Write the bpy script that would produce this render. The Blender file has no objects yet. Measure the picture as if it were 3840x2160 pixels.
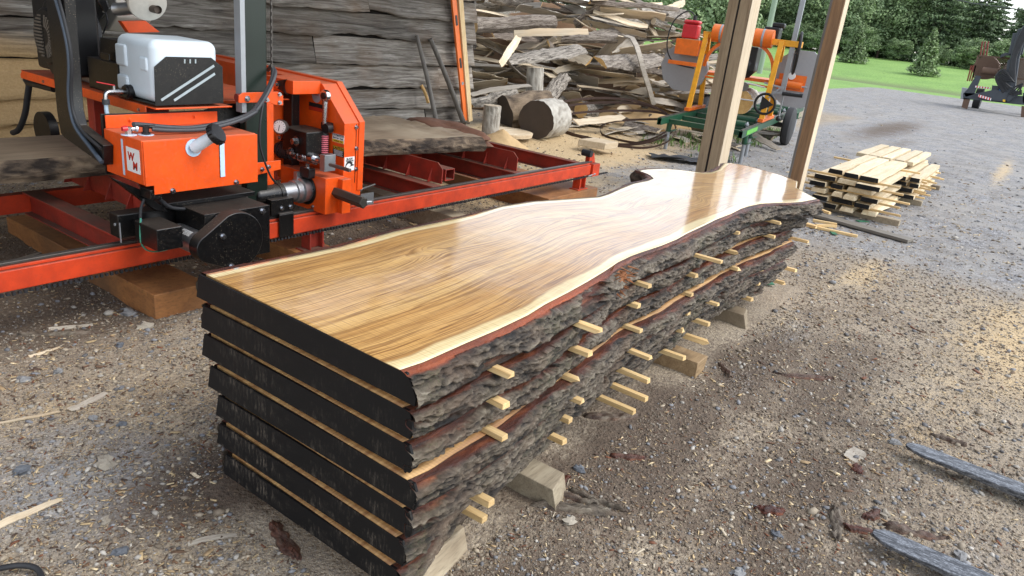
import bpy, bmesh, math, random
import numpy as np
from mathutils import Vector, Matrix, Euler, noise as mn
R = random.Random(7)
SC = bpy.context.scene
COL = SC.collection
PI = math.pi

# ---------------------------------------------------------------- camera
YAW, PIT, ROL = 0.5912753, 0.35246435, -0.11393257
FPX, CX, CY, CAMH = 1850 * 3840 / 2576., 1920., 1080., 1.65
_f = np.array([math.cos(YAW) * math.cos(PIT), math.sin(YAW) * math.cos(PIT), -math.sin(PIT)])
_r = np.array([math.sin(YAW), -math.cos(YAW), 0.])
_d = np.cross(_f, _r)
CM = np.array([math.cos(ROL) * _r + math.sin(ROL) * _d, -math.sin(ROL) * _r + math.cos(ROL) * _d, _f])
CAM = np.array([0, 0, CAMH])
def P(px, py, **k):
    """survey helper: the point of a world plane (x=, y= or z=) seen at a photograph position"""
    dd = CM.T @ np.array([px - CX, py - CY, FPX])
    a, v = list(k.items())[0]
    i = 'xyz'.index(a)
    return Vector(CAM + dd * (v - CAM[i]) / dd[i])
def Z1(a, b, **k): return P(a / 2.07, b / 2.07, **k)
def Z2(a, b, **k): return P(a / 2.07, 500 + b / 2.07, **k)
def Z3(a, b, **k): return P(850 + a / 2.07, 200 + b / 2.07, **k)
def Z4(a, b, **k): return P(1300 + a / 2.342, 300 + b / 2.342, **k)
def Z5(a, b, **k): return P(1700 + a / 2.415, b / 2.415, **k)
def Z6(a, b, **k): return P(2400 + a / 2.07, b / 2.07, **k)
def Z8(a, b, **k): return P(3000 + a / 1.61, b / 1.61, **k)
def Z9(a, b, **k): return P(2700 + a / 1.685, 1300 + b / 1.685, **k)
def ZL(a, b, **k): return P(a / 1.367, 1100 + b / 1.367, **k)
def ZM(a, b, **k): return P(1700 + a / 2.195, 1500 + b / 2.195, **k)

cd = bpy.data.cameras.new('camera')
cam = bpy.data.objects.new('camera', cd)
COL.objects.link(cam)
cam.matrix_world = Matrix(((CM[0][0], -CM[1][0], -CM[2][0], 0), (CM[0][1], -CM[1][1], -CM[2][1], 0), (CM[0][2], -CM[1][2], -CM[2][2], CAMH), (0, 0, 0, 1)))
cd.sensor_width = 36
cd.lens = 36 * FPX / 3840
cd.clip_start = .05
cd.clip_end = 2000
SC.camera = cam

# ---------------------------------------------------------------- objects
ORG = {}
def tag(o, label=None, cat=None, group=None, kind=None):
    if label: o['label'] = label
    if cat: o['category'] = cat
    if group: o['group'] = group
    if kind: o['kind'] = kind
    return o
def empty(name, loc, label, cat, group=None):
    o = bpy.data.objects.new(name, None)
    o.empty_display_size = .1
    COL.objects.link(o)
    o.location = loc
    ORG[o.name] = Vector(loc)
    return tag(o, label, cat, group)
def link(name, me, parent=None, loc=(0, 0, 0)):
    o = bpy.data.objects.new(name, me)
    COL.objects.link(o)
    o.location = loc
    if parent: o.parent = parent
    return o

class MB:
    def __init__(s): s.v = []; s.f = []; s.m = []; s.cm = 0; s.cuts = []
    def cut(s): s.cuts.append((len(s.v), len(s.f))); return s
    def add(s, vs, fs):
        n = len(s.v)
        s.v += [Vector(v) for v in vs]
        s.f += [[i + n for i in f] for f in fs]
        s.m += [s.cm] * len(fs)
        return s
    def box(s, c, d, M=None):
        x, y, z = d[0] / 2, d[1] / 2, d[2] / 2
        c = Vector(c)
        vs = [Vector((a * x, b * y, e * z)) for a in (-1, 1) for b in (-1, 1) for e in (-1, 1)]
        if M is not None: vs = [M @ v for v in vs]
        return s.add([c + v for v in vs], [(0, 1, 3, 2), (4, 6, 7, 5), (0, 4, 5, 1), (2, 3, 7, 6), (0, 2, 6, 4), (1, 5, 7, 3)])
    def bb(s, x0, x1, y0, y1, z0, z1): return s.box(((x0 + x1) / 2, (y0 + y1) / 2, (z0 + z1) / 2), (abs(x1 - x0), abs(y1 - y0), abs(z1 - z0)))
    def bar(s, a, b, w, h, up=(0, 0, 1)):
        a, b = Vector(a), Vector(b); t = (b - a); L = t.length; t.normalize()
        sd = t.cross(Vector(up))
        if sd.length < 1e-4: sd = t.cross(Vector((1, 0, 0)))
        sd.normalize(); u = sd.cross(t)
        M = Matrix((t, sd, u)).transposed()
        return s.box((a + b) / 2, (L, w, h), M)
    def prism(s, poly, ext):
        poly = [Vector(p) for p in poly]; e = Vector(ext); n = len(poly)
        nrm = Vector((0, 0, 0))
        for i in range(n): nrm += (poly[i] - poly[0]).cross(poly[(i + 1) % n] - poly[0])
        if nrm.dot(e) > 0: poly.reverse()
        return s.add(poly + [p + e for p in poly], [list(range(n)), list(range(2 * n - 1, n - 1, -1))] + [(i, i + n, (i + 1) % n + n, (i + 1) % n) for i in range(n)])
    def cyl(s, a, b, r, r2=None, n=16, caps=True):
        a, b = Vector(a), Vector(b); r2 = r if r2 is None else r2
        t = (b - a).normalized(); u = t.orthogonal().normalized(); w = t.cross(u)
        vs = []
        for c, q in ((a, r), (b, r2)):
            vs += [c + (u * math.cos(2 * PI * i / n) + w * math.sin(2 * PI * i / n)) * q for i in range(n)]
        fs = [(i, (i + 1) % n, (i + 1) % n + n, i + n) for i in range(n)]
        if caps: fs += [list(range(n - 1, -1, -1)), list(range(n, 2 * n))]
        return s.add(vs, fs)
    def lathe(s, a, d, prof, n=20):
        a, t = Vector(a), Vector(d).normalized(); u = t.orthogonal().normalized(); w = t.cross(u)
        vs = []; fs = []
        for h, q in prof:
            vs += [a + t * h + (u * math.cos(2 * PI * i / n) + w * math.sin(2 * PI * i / n)) * q for i in range(n)]
        for k in range(len(prof) - 1):
            fs += [(k * n + i, k * n + (i + 1) % n, (k + 1) * n + (i + 1) % n, (k + 1) * n + i) for i in range(n)]
        fs += [list(range(n - 1, -1, -1)), list(range((len(prof) - 1) * n, len(prof) * n))]
        return s.add(vs, fs)
    def tube(s, pts, r, n=8, smooth=4):
        pts = [Vector(p) for p in pts]
        if smooth and len(pts) > 2:
            q = []
            for i in range(len(pts) - 1):
                p0 = pts[max(i - 1, 0)]; p1 = pts[i]; p2 = pts[i + 1]; p3 = pts[min(i + 2, len(pts) - 1)]
                for k in range(smooth):
                    t = k / smooth
                    q.append(.5 * ((2 * p1) + (p2 - p0) * t + (2 * p0 - 5 * p1 + 4 * p2 - p3) * t * t + (3 * p1 - p0 - 3 * p2 + p3) * t ** 3))
            pts = q + [pts[-1]]
        N = len(pts); u = None; vs = []
        rr = r if callable(r) else (lambda t: r)
        for i, p in enumerate(pts):
            t = (pts[min(i + 1, N - 1)] - pts[max(i - 1, 0)]).normalized()
            u = t.orthogonal().normalized() if u is None else (u - t * u.dot(t)).normalized()
            w = t.cross(u)
            vs += [p + (u * math.cos(2 * PI * k / n) + w * math.sin(2 * PI * k / n)) * rr(i / (N - 1)) for k in range(n)]
        fs = [(i * n + k, i * n + (k + 1) % n, (i + 1) * n + (k + 1) % n, (i + 1) * n + k) for i in range(N - 1) for k in range(n)]
        fs += [list(range(n - 1, -1, -1)), list(range((N - 1) * n, N * n))]
        return s.add(vs, fs)
    def ribbon(s, pts, w, t=.002):
        """pts: centre points; w: width vectors (one or per point)"""
        pts = [Vector(p) for p in pts]; N = len(pts)
        vs = []
        for i, p in enumerate(pts):
            tg = (pts[min(i + 1, N - 1)] - pts[max(i - 1, 0)]).normalized()
            wv = Vector(w[i] if isinstance(w, list) else w)
            nn = tg.cross(wv).normalized() * t / 2
            vs += [p - wv / 2 - nn, p + wv / 2 - nn, p + wv / 2 + nn, p - wv / 2 + nn]
        fs = [(i * 4 + k, i * 4 + (k + 1) % 4, i * 4 + 4 + (k + 1) % 4, i * 4 + 4 + k) for i in range(N - 1) for k in range(4)]
        fs += [(0, 3, 2, 1), (N * 4 - 4, N * 4 - 3, N * 4 - 2, N * 4 - 1)]
        return s.add(vs, fs)
    def ell(s, c, rad, nu=14, nv=8, jit=0, seed=0):
        c = Vector(c); vs = [c + Vector((0, 0, -rad[2]))]; fs = []
        for j in range(1, nv):
            a = -PI / 2 + PI * j / nv
            for i in range(nu):
                b = 2 * PI * i / nu
                d = Vector((math.cos(a) * math.cos(b), math.cos(a) * math.sin(b), math.sin(a)))
                q = 1 + (jit * mn.noise(d * 1.7 + Vector((seed, 0, seed * 2))) if jit else 0)
                vs.append(c + Vector((d.x * rad[0], d.y * rad[1], d.z * rad[2])) * q)
        vs.append(c + Vector((0, 0, rad[2])))
        for i in range(nu): fs.append((0, 1 + (i + 1) % nu, 1 + i))
        for j in range(nv - 2):
            for i in range(nu):
                a = 1 + j * nu; fs.append((a + i, a + (i + 1) % nu, a + nu + (i + 1) % nu, a + nu + i))
        L = len(vs) - 1; a = 1 + (nv - 2) * nu
        for i in range(nu): fs.append((a + i, a + (i + 1) % nu, L))
        return s.add(vs, fs)
    def mesh(s, name, mats, org=None, smooth=None):
        me = bpy.data.meshes.new(name)
        o = Vector(org) if org is not None else Vector((0, 0, 0))
        me.from_pydata([tuple(v - o) for v in s.v], [], s.f)
        mats = mats if isinstance(mats, (list, tuple)) else [mats]
        for m in mats: me.materials.append(m)
        if len(mats) > 1: me.polygons.foreach_set('material_index', s.m)
        if smooth:
            me.polygons.foreach_set('use_smooth', [True] * len(me.polygons))
            me.set_sharp_from_angle(angle=math.radians(smooth))
        me.update()
        return me
    def build(s, name, mats, parent=None, bev=0, smooth=None, root=None, fix=True):
        if len(s.cuts) > 1 and (name in ('bolt', 'door_bolt', 'deck_bolt') or s.cuts[0] == (0, 0)):
            cs = s.cuts + [(len(s.v), len(s.f))]
            for (v0, f0), (v1, f1) in zip(cs[:-1], cs[1:]):
                q = MB(); q.v = s.v[v0:v1]; q.f = [[i - v0 for i in f] for f in s.f[f0:f1]]; q.m = s.m[f0:f1]
                o = q.build(name, mats, parent, bev, smooth, root, fix)
            return o
        if root is not None:
            org = Vector(root)
        elif parent is not None:
            org = ORG[parent.name]
        else:
            org = Vector((0, 0, 0))
        me = s.mesh(name, mats, org, smooth)
        if fix:
            b = bmesh.new(); b.from_mesh(me); bmesh.ops.recalc_face_normals(b, faces=b.faces); b.to_mesh(me); b.free()
        o = link(name, me, parent, (0, 0, 0) if parent is not None else org)
        ORG[o.name] = org
        if bev:
            md = o.modifiers.new('edge', 'BEVEL'); md.width = bev; md.segments = 2; md.limit_method = 'ANGLE'; md.angle_limit = math.radians(40)
            if not smooth:
                me.polygons.foreach_set('use_smooth', [True] * len(me.polygons)); md.harden_normals = True
        return o

def grid_mesh(name, V, nu, nv, mat, attrs=None, smooth=True, closed_u=False, org=None, flip=False):
    """V: (nu*nv,3) array, row-major u then v"""
    me = bpy.data.meshes.new(name)
    V = np.asarray(V, dtype=np.float32)
    if org is not None: V = V - np.array(org, dtype=np.float32)
    iu = np.arange(nu if closed_u else nu - 1)[:, None]; iv = np.arange(nv - 1)[None, :]
    iu2 = (iu + 1) % nu
    q = np.stack([iu * nv + iv, iu2 * nv + iv, iu2 * nv + iv + 1, iu * nv + iv + 1], -1).reshape(-1, 4)
    if flip: q = q[:, ::-1]
    raw_mesh(me, V, q)
    if mat: me.materials.append(mat)
    if smooth: me.polygons.foreach_set('use_smooth', np.ones(len(q), dtype=bool))
    for k, a in (attrs or {}).items():
        set_attr(me, k, a)
    me.update()
    return me
def raw_mesh(me, V, Q):
    Q = np.asarray(Q, dtype=np.int32); k = Q.shape[1]
    me.vertices.add(len(V)); me.vertices.foreach_set('co', np.ascontiguousarray(V, dtype=np.float32).ravel())
    me.loops.add(Q.size); me.loops.foreach_set('vertex_index', np.ascontiguousarray(Q).ravel())
    me.polygons.add(len(Q)); me.polygons.foreach_set('loop_start', np.arange(0, Q.size, k, dtype=np.int32))
    me.update(calc_edges=True)
def set_attr(me, k, a):
    a = np.asarray(a, dtype=np.float32)
    if a.ndim == 1:
        me.attributes.new(k, 'FLOAT', 'POINT').data.foreach_set('value', np.ascontiguousarray(a))
    else:
        if a.shape[1] == 3: a = np.concatenate([a, np.ones((len(a), 1), dtype=np.float32)], 1)
        me.attributes.new(k, 'FLOAT_COLOR', 'POINT').data.foreach_set('color', np.ascontiguousarray(a).ravel())

# ---------------------------------------------------------------- numpy value noise
def _hash(ix, iy, iz, s):
    h = (ix.astype(np.int64) * 374761393 + iy.astype(np.int64) * 668265263 + iz.astype(np.int64) * 2147483647 + s * 1274126177) & 0xffffffff
    h = ((h ^ (h >> 13)) * 1274126177) & 0xffffffff
    return ((h ^ (h >> 16)) & 0xffff) / 65535.
def vn(x, y, z=None, s=0):
    z = np.zeros_like(x) if z is None else z
    fx, fy, fz = np.floor(x), np.floor(y), np.floor(z)
    a, b, c = x - fx, y - fy, z - fz
    a = a * a * (3 - 2 * a); b = b * b * (3 - 2 * b); c = c * c * (3 - 2 * c)
    o = 0
    for i in (0, 1):
        for j in (0, 1):
            for k in (0, 1):
                o = o + _hash(fx + i, fy + j, fz + k, s) * (a if i else 1 - a) * (b if j else 1 - b) * (c if k else 1 - c)
    return o * 2 - 1
def fbm(x, y, z=None, s=0, o=4, g=.5):
    r = 0; A = 1; t = 0
    z = np.zeros_like(x) if z is None else z
    for i in range(o):
        r = r + A * vn(x * 2 ** i, y * 2 ** i, z * 2 ** i, s + i); t += A; A *= g
    return r / t
def sstep(a, b, x):
    t = np.clip((x - a) / (b - a), 0, 1); return t * t * (3 - 2 * t)
# ---------------------------------------------------------------- materials
def lin(r, g, b):
    return tuple((c / 255 / 12.92) if c / 255 <= .04045 else ((c / 255 + .055) / 1.055) ** 2.4 for c in (r, g, b)) + (1,)
class NT:
    def __init__(s, name):
        s.m = bpy.data.materials.new(name); s.m.use_nodes = True
        s.t = s.m.node_tree; s.b = s.t.nodes['Principled BSDF']
        s._co = None
    def n(s, typ, **k):
        o = s.t.nodes.new(typ)
        for a, v in k.items(): setattr(o, a, v)
        return o
    def l(s, a, b): s.t.links.new(a, b)
    def co(s, kind='Object'):
        if s._co is None: s._co = s.n('ShaderNodeTexCoord')
        return s._co.outputs[kind]
    def geo(s): return s.n('ShaderNodeNewGeometry')
    def map(s, sc=(1, 1, 1), src=None, loc=(0, 0, 0), rot=(0, 0, 0)):
        m = s.n('ShaderNodeMapping')
        m.inputs['Scale'].default_value = sc; m.inputs['Location'].default_value = loc; m.inputs['Rotation'].default_value = rot
        s.l(src or s.co(), m.inputs['Vector']); return m.outputs[0]
    def noise(s, scale, detail=4, rough=.55, vec=None, dist=0):
        o = s.n('ShaderNodeTexNoise'); o.inputs['Scale'].default_value = scale; o.inputs['Detail'].default_value = detail
        o.inputs['Roughness'].default_value = rough; o.inputs['Distortion'].default_value = dist
        s.l(vec or s.co(), o.inputs['Vector']); return o.outputs['Fac']
    def vor(s, scale, vec=None, feat='F1', out='Distance', rnd=1):
        o = s.n('ShaderNodeTexVoronoi', feature=feat); o.inputs['Scale'].default_value = scale; o.inputs['Randomness'].default_value = rnd
        s.l(vec or s.co(), o.inputs['Vector']); return o.outputs[out]
    def wave(s, scale, vec=None, dist=0, detail=2, ds=1, prof='SIN', ax='X'):
        o = s.n('ShaderNodeTexWave', wave_profile=prof, bands_direction=ax); o.inputs['Scale'].default_value = scale
        o.inputs['Distortion'].default_value = dist; o.inputs['Detail'].default_value = detail; o.inputs['Detail Scale'].default_value = ds
        s.l(vec or s.co(), o.inputs['Vector']); return o.outputs['Fac']
    def ramp(s, fac, stops, interp='LINEAR'):
        o = s.n('ShaderNodeValToRGB'); e = o.color_ramp.elements; o.color_ramp.interpolation = interp
        while len(e) < len(stops): e.new(.5)
        for i, (p, c) in enumerate(stops):
            e[i].position = p; e[i].color = c if hasattr(c, '__len__') else (c, c, c, 1)
        s.l(fac, o.inputs[0]); return o.outputs[0]
    def mix(s, fac, a, b, mode='MIX'):
        o = s.n('ShaderNodeMix', data_type='RGBA', blend_type=mode)
        for i, v in ((0, fac), (6, a), (7, b)):
            if hasattr(v, 'is_linked'): s.l(v, o.inputs[i])
            elif i == 0: o.inputs[0].default_value = v
            else: o.inputs[i].default_value = v
        return o.outputs[2]
    def math(s, op, a, b=0, c=None, clamp=False):
        o = s.n('ShaderNodeMath', operation=op, use_clamp=clamp)
        for i, v in enumerate((a, b) if c is None else (a, b, c)):
            if hasattr(v, 'is_linked'): s.l(v, o.inputs[i])
            else: o.inputs[i].default_value = v
        return o.outputs[0]
    def attr(s, name, out='Fac'):
        return s.n('ShaderNodeAttribute', attribute_name=name).outputs[out]
    def rnd(s): return s.n('ShaderNodeObjectInfo').outputs['Random']
    def bump(s, h, st=.5, d=.01, prev=None):
        o = s.n('ShaderNodeBump'); o.inputs['Strength'].default_value = st; o.inputs['Distance'].default_value = d
        s.l(h, o.inputs['Height'])
        if prev: s.l(prev, o.inputs['Normal'])
        return o.outputs[0]
    def out(s, col=None, rough=None, metal=None, nrm=None, spec=None, coat=None, **k):
        for key, v in (('Base Color', col), ('Roughness', rough), ('Metallic', metal), ('Normal', nrm), ('Specular IOR Level', spec), ('Coat Weight', coat)):
            if v is None: continue
            if hasattr(v, 'is_linked'): s.l(v, s.b.inputs[key])
            else: s.b.inputs[key].default_value = v
        for key, v in k.items(): s.b.inputs[key.replace('_', ' ')].default_value = v
        return s.m

def paint(name, col, dust=(lin(128, 104, 84), .55), rough=.38, dark=None, specks=0, gloss_noise=True):
    s = NT(name)
    n1 = s.noise(9, 5, .6); n2 = s.noise(70, 3, .6)
    base = s.mix(s.ramp(n1, [(.35, 0.), (.75, 1.)]), col, dark or tuple(c * .72 for c in col[:3]) + (1,))
    up = s.n('ShaderNodeSeparateXYZ'); s.l(s.geo().outputs['Normal'], up.inputs[0])
    upf = s.ramp(up.outputs[2], [(.35, 0.), (.85, 1.)])
    amt = s.math('MULTIPLY', upf, s.ramp(n1, [(.25, dust[1] * .6), (.7, dust[1])]))
    amt2 = s.math('MAXIMUM', amt, s.math('MULTIPLY', s.ramp(n2, [(.52, 0.), (.75, 1.)]), .16))
    c = s.mix(amt2, base, dust[0])
    if specks:
        v = s.vor(specks); w = s.noise(6, 3)
        k = s.math('MULTIPLY', s.ramp(v, [(.09, 1.), (.16, 0.)]), s.ramp(w, [(.46, 0.), (.64, 1.)]))
        c = s.mix(k, c, lin(176, 160, 138))
    r = s.math('ADD', s.math('MULTIPLY', amt2, .5), s.math('MULTIPLY_ADD', n2, .15, rough - .07))
    return s.out(c, r, nrm=s.bump(n2, .06, .003))
def plain(name, col, rough=.5, metal=0, var=.18, bump=0, scale=25, **k):
    s = NT(name)
    n1 = s.noise(scale, 4, .6)
    c = s.mix(n1, tuple(x * (1 - var) for x in col[:3]) + (1,), tuple(min(1, x * (1 + var)) for x in col[:3]) + (1,))
    return s.out(c, s.math('MULTIPLY_ADD', n1, .2, rough - .1), metal, s.bump(n1, bump, .004) if bump else None, **k)

m_orange = paint('orange_paint', lin(232, 84, 18), rough=.36)
m_bed = paint('red_orange_paint', lin(208, 66, 28), (lin(92, 62, 48), .8), .45, dark=lin(164, 50, 26))
m_bedin = paint('dull_red_paint', lin(160, 48, 32), (lin(92, 72, 58), .95), .55, dark=lin(112, 40, 30))
m_black = paint('black_paint', lin(13, 13, 14), (lin(70, 62, 54), .55), .3, dark=lin(8, 8, 9), specks=120)
m_blackclean = plain('black_plastic', lin(16, 16, 18), .42)
m_rubber = plain('black_rubber', lin(34, 35, 38), .6)
m_hose = plain('grey_hose', lin(58, 60, 64), .55, scale=120)
m_steel = plain('dusty_steel', lin(120, 118, 114), .42, .85)
m_chrome = plain('bright_zinc', lin(190, 192, 196), .25, 1., .08)
m_alu = plain('raw_aluminium', lin(170, 172, 174), .4, .9, .1)
m_track = plain('worn_rail_steel', lin(88, 84, 80), .45, .6, .3)
m_dirtyred = plain('rusty_red', lin(120, 40, 30), .6)
m_whitepl = plain('white_plastic', lin(204, 216, 224), .32, 0, .05, **{'Subsurface_Weight': .0})
m_bluewin = plain('pale_blue_plastic', lin(186, 208, 226), .35, 0, .05)
m_stick = plain('sticker_white', lin(222, 222, 220), .45, 0, .06)
m_stickb = plain('sticker_black', lin(28, 28, 30), .45)
m_sticky = plain('sticker_yellow', lin(222, 178, 40), .45, 0, .08)
m_sticks = plain('sticker_silver', lin(182, 172, 180), .4, .3, .1)
m_txt = plain('print_black', lin(22, 22, 22), .5)
m_txtr = plain('print_red', lin(178, 44, 24), .5)
m_txtw = plain('print_white', lin(210, 210, 210), .5)
m_redpl = plain('red_plastic', lin(190, 36, 44), .4)
m_pink = plain('pink_grip', lin(196, 104, 116), .55)
m_green = paint('dark_green_paint', lin(24, 78, 54), (lin(120, 104, 84), .3), .35)
m_decal = plain('lime_decal', lin(92, 170, 62), .45, 0, .5, scale=40)
m_yel = paint('yellow_orange_paint', lin(238, 166, 30), (lin(150, 130, 100), .3), .38)
m_tang = paint('bright_orange_paint', lin(236, 112, 22), (lin(150, 130, 100), .3), .36)
m_grey = plain('grey_panel_paint', lin(150, 150, 152), .4, 0, .1)
m_tyre = plain('tyre_rubber', lin(44, 44, 46), .75, 0, .25)
m_trailer = plain('slate_paint', lin(52, 58, 66), .5, 0, .25, scale=6)
m_rustmesh = plain('rusty_mesh_steel', lin(98, 76, 62), .8, 0, .3, scale=12)
m_galv = plain('galvanised_steel', lin(158, 162, 166), .45, .5, .12)
m_blade = plain('rusty_blade_steel', lin(70, 52, 44), .6, .4, .35, scale=40)
m_levelor = plain('orange_level_paint', lin(226, 110, 36), .4, 0, .1)
m_blue = plain('blue_paint', lin(46, 110, 178), .45)
m_tarp = plain('black_tarp', lin(52, 56, 60), .35, 0, .3, scale=8)
m_strap = plain('green_strap', lin(40, 106, 76), .55)

def wood(name, a, b, dark, st=(1.2, 22, 22), rough=.65, rnd=.25, bump=.25, fine=.5, dirt=None):
    """sawn timber, grain along local X"""
    s = NT(name)
    r = s.rnd()
    off = s.n('ShaderNodeCombineXYZ'); s.l(s.math('MULTIPLY', r, 37), off.inputs[0]); s.l(s.math('MULTIPLY', r, 11), off.inputs[2])
    v = s.n('ShaderNodeVectorMath', operation='ADD'); s.l(s.co(), v.inputs[0]); s.l(off.outputs[0], v.inputs[1])
    mp = s.map(st, v.outputs[0])
    n1 = s.noise(1, 4, .6, mp, .6); n2 = s.noise(5, 3, .6, mp)
    n3 = s.noise(2.2, 3, .5, v.outputs[0])
    c = s.mix(s.ramp(n1, [(.3, 0.), (.7, 1.)]), a, b)
    c = s.mix(s.math('MULTIPLY', s.ramp(n2, [(.5, 0.), (.72, 1.)]), fine), c, dark)
    hsv = s.n('ShaderNodeHueSaturation'); s.l(c, hsv.inputs['Color'])
    s.l(s.math('MULTIPLY_ADD', r, rnd * 2, 1 - rnd), hsv.inputs['Value'])
    c = hsv.outputs[0]
    if dirt: c = s.mix(s.ramp(n3, [(.45, 0.), (.7, .8)]), c, dirt)
    return s.out(c, rough, nrm=s.bump(n2, bump, .004))
m_pine = wood('fresh_sawn_pine', lin(222, 194, 142), lin(200, 164, 108), lin(150, 112, 68), (3, 60, 60), rnd=.18)
m_boardtop = wood('pale_board', lin(224, 210, 180), lin(202, 180, 142), lin(164, 134, 98), (2, 26, 26), rnd=.15)
m_oldtimber = wood('weathered_block', lin(176, 164, 140), lin(140, 126, 104), lin(92, 80, 64), (3, 30, 30), rnd=.15, dirt=lin(110, 94, 74))
m_sleeper = wood('brown_timber', lin(150, 104, 60), lin(112, 74, 42), lin(70, 46, 28), (10, 10, 24), rnd=.1, dirt=lin(82, 62, 46))
m_post = wood('brown_post_wood', lin(146, 112, 78), lin(112, 84, 58), lin(70, 50, 34), (26, 26, 1.1), rnd=.06)
m_postpale = wood('pale_post_face', lin(214, 198, 172), lin(190, 170, 140), lin(150, 126, 96), (26, 26, 1.1), rnd=.06)
m_greyplank = wood('grey_ground_plank', lin(122, 116, 106), lin(96, 90, 82), lin(62, 58, 52), (2, 30, 30))
m_lath = wood('pale_lath', lin(214, 192, 150), lin(190, 160, 112), lin(150, 116, 76), (30, 30, 1), rnd=.05)
m_rail = wood('roof_boards', lin(96, 74, 54), lin(70, 54, 40), lin(40, 32, 26), (1.5, 12, 12))
m_toolhandle = wood('grey_tool_handle', lin(112, 108, 102), lin(84, 80, 76), lin(60, 56, 52), (30, 30, 2))

def m_wood_top():
    s = NT('wet_slab_wood')
    fl = s.attr('flow'); dn = s.attr('dnear'); df = s.attr('dfar')
    sx = s.n('ShaderNodeSeparateXYZ'); s.l(s.co(), sx.inputs[0])
    cv = s.n('ShaderNodeCombineXYZ'); s.l(s.math('MULTIPLY', sx.outputs[0], .34), cv.inputs[0]); s.l(s.math('MULTIPLY', fl, 13), cv.inputs[1]); s.l(s.math('MULTIPLY', sx.outputs[2], 6), cv.inputs[2])
    vec = cv.outputs[0]
    broad = s.noise(.5, 3, .5, vec, .1)
    band = s.noise(1.9, 5, .65, vec, .12)
    fine = s.noise(6.5, 3, .7, vec)
    rc = s.math('ADD', s.math('MULTIPLY', fl, 80), s.math('MULTIPLY', s.noise(1.1, 4, .55, vec, .1), 15))
    ring_ = s.math('FRACT', rc)
    late = s.ramp(ring_, [(0., .15), (.45, .0), (.86, 1.), (.97, .75), (1., .15)])
    hue = s.noise(.9, 2, .5, vec)
    heart = s.mix(s.ramp(broad, [(.34, 0.), (.66, 1.)]), lin(226, 186, 122), lin(202, 154, 88))
    heart = s.mix(s.ramp(band, [(.48, 0.), (.66, .45)]), heart, lin(178, 124, 62))
    heart = s.mix(s.math('MULTIPLY', late, s.ramp(hue, [(.3, .35), (.7, .95)])), heart, lin(124, 82, 40))
    heart = s.mix(s.math('MULTIPLY', s.ramp(fine, [(.5, 0.), (.62, 1.)]), .6), heart, lin(120, 80, 40))
    sap = s.mix(s.ramp(band, [(.4, 0.), (.7, 1.)]), lin(236, 218, 170), lin(214, 188, 132))
    sap = s.mix(s.math('MULTIPLY', s.ramp(fine, [(.55, 0.), (.72, 1.)]), .25), sap, lin(160, 124, 80))
    e = s.math('MINIMUM', s.math('MULTIPLY', dn, 1.), s.math('MULTIPLY', df, 1.35))
    wob = s.noise(2.2, 3, .5)
    e = s.math('ADD', e, s.math('MULTIPLY_ADD', wob, .10, -.05))
    k = s.ramp(s.math('MULTIPLY', e, 5), [(.27, 0.), (.34, 1.)])
    c = s.mix(k, sap, heart)
    ring = s.ramp(s.math('MULTIPLY', e, 5), [(.28, 0.), (.32, 1.), (.35, 1.), (.41, 0.)])
    c = s.mix(s.math('MULTIPLY', ring, .35), c, lin(140, 96, 52))
    knot = s.attr('knot')
    c = s.mix(s.math('MULTIPLY', knot, .85, clamp=True), c, lin(70, 42, 20))
    # saw kerf marks across the board
    kv = s.n('ShaderNodeCombineXYZ'); s.l(sx.outputs[0], kv.inputs[0]); s.l(s.math('MULTIPLY', sx.outputs[1], .16), kv.inputs[1])
    kerf = s.wave(26, kv.outputs[0], 1.2, 2, .6)
    kerf2 = s.noise(60, 2, .6, s.map((1.6, .14, 1)))
    low = s.noise(3.2, 2, .5)
    h = s.math('ADD', s.math('MULTIPLY', kerf, .35), s.math('ADD', s.math('MULTIPLY', fine, .5), s.math('MULTIPLY', kerf2, .4)))
    b1 = s.bump(h, .10, .0015)
    c = s.mix(s.math('MULTIPLY', s.math('MULTIPLY', s.ramp(kerf, [(.55, 0.), (.9, 1.)]), s.ramp(kerf2, [(.4, 0.), (.6, 1.)])), .32), c, lin(120, 84, 46))
    b2 = s.bump(s.math('ADD', s.math('MULTIPLY', low, 8.), s.math('MULTIPLY', kerf2, .25)), .1, .0022, b1)
    rough = s.ramp(s.noise(5, 4, .6), [(.35, .3), (.62, .42)])
    s.out(c, rough, nrm=b1, coat=1.0)
    s.b.inputs['Coat Roughness'].default_value = .07
    s.b.inputs['Coat IOR'].default_value = 1.53
    s.l(b2, s.b.inputs['Coat Normal'])
    return s.m
m_slabtop = m_wood_top()
def m_slab_side():
    s = NT('dry_slab_wood')
    mp = s.map((1.2, 14, 30)); band = s.noise(1.5, 4, .6, mp, .4); fine = s.noise(9, 3, .6, mp)
    c = s.mix(s.ramp(band, [(.35, 0.), (.65, 1.)]), lin(200, 158, 100), lin(146, 102, 58))
    c = s.mix(s.math('MULTIPLY', s.ramp(fine, [(.45, 0.), (.7, 1.)]), .5), c, lin(104, 68, 38))
    kerf = s.wave(24, s.map((1, .2, 1)), 1.5, 2, .6)
    c = s.mix(s.math('MULTIPLY', kerf, .18), c, lin(84, 58, 36))
    return s.out(c, .55, nrm=s.bump(kerf, .15, .002))
m_slabdry = m_slab_side()
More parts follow.
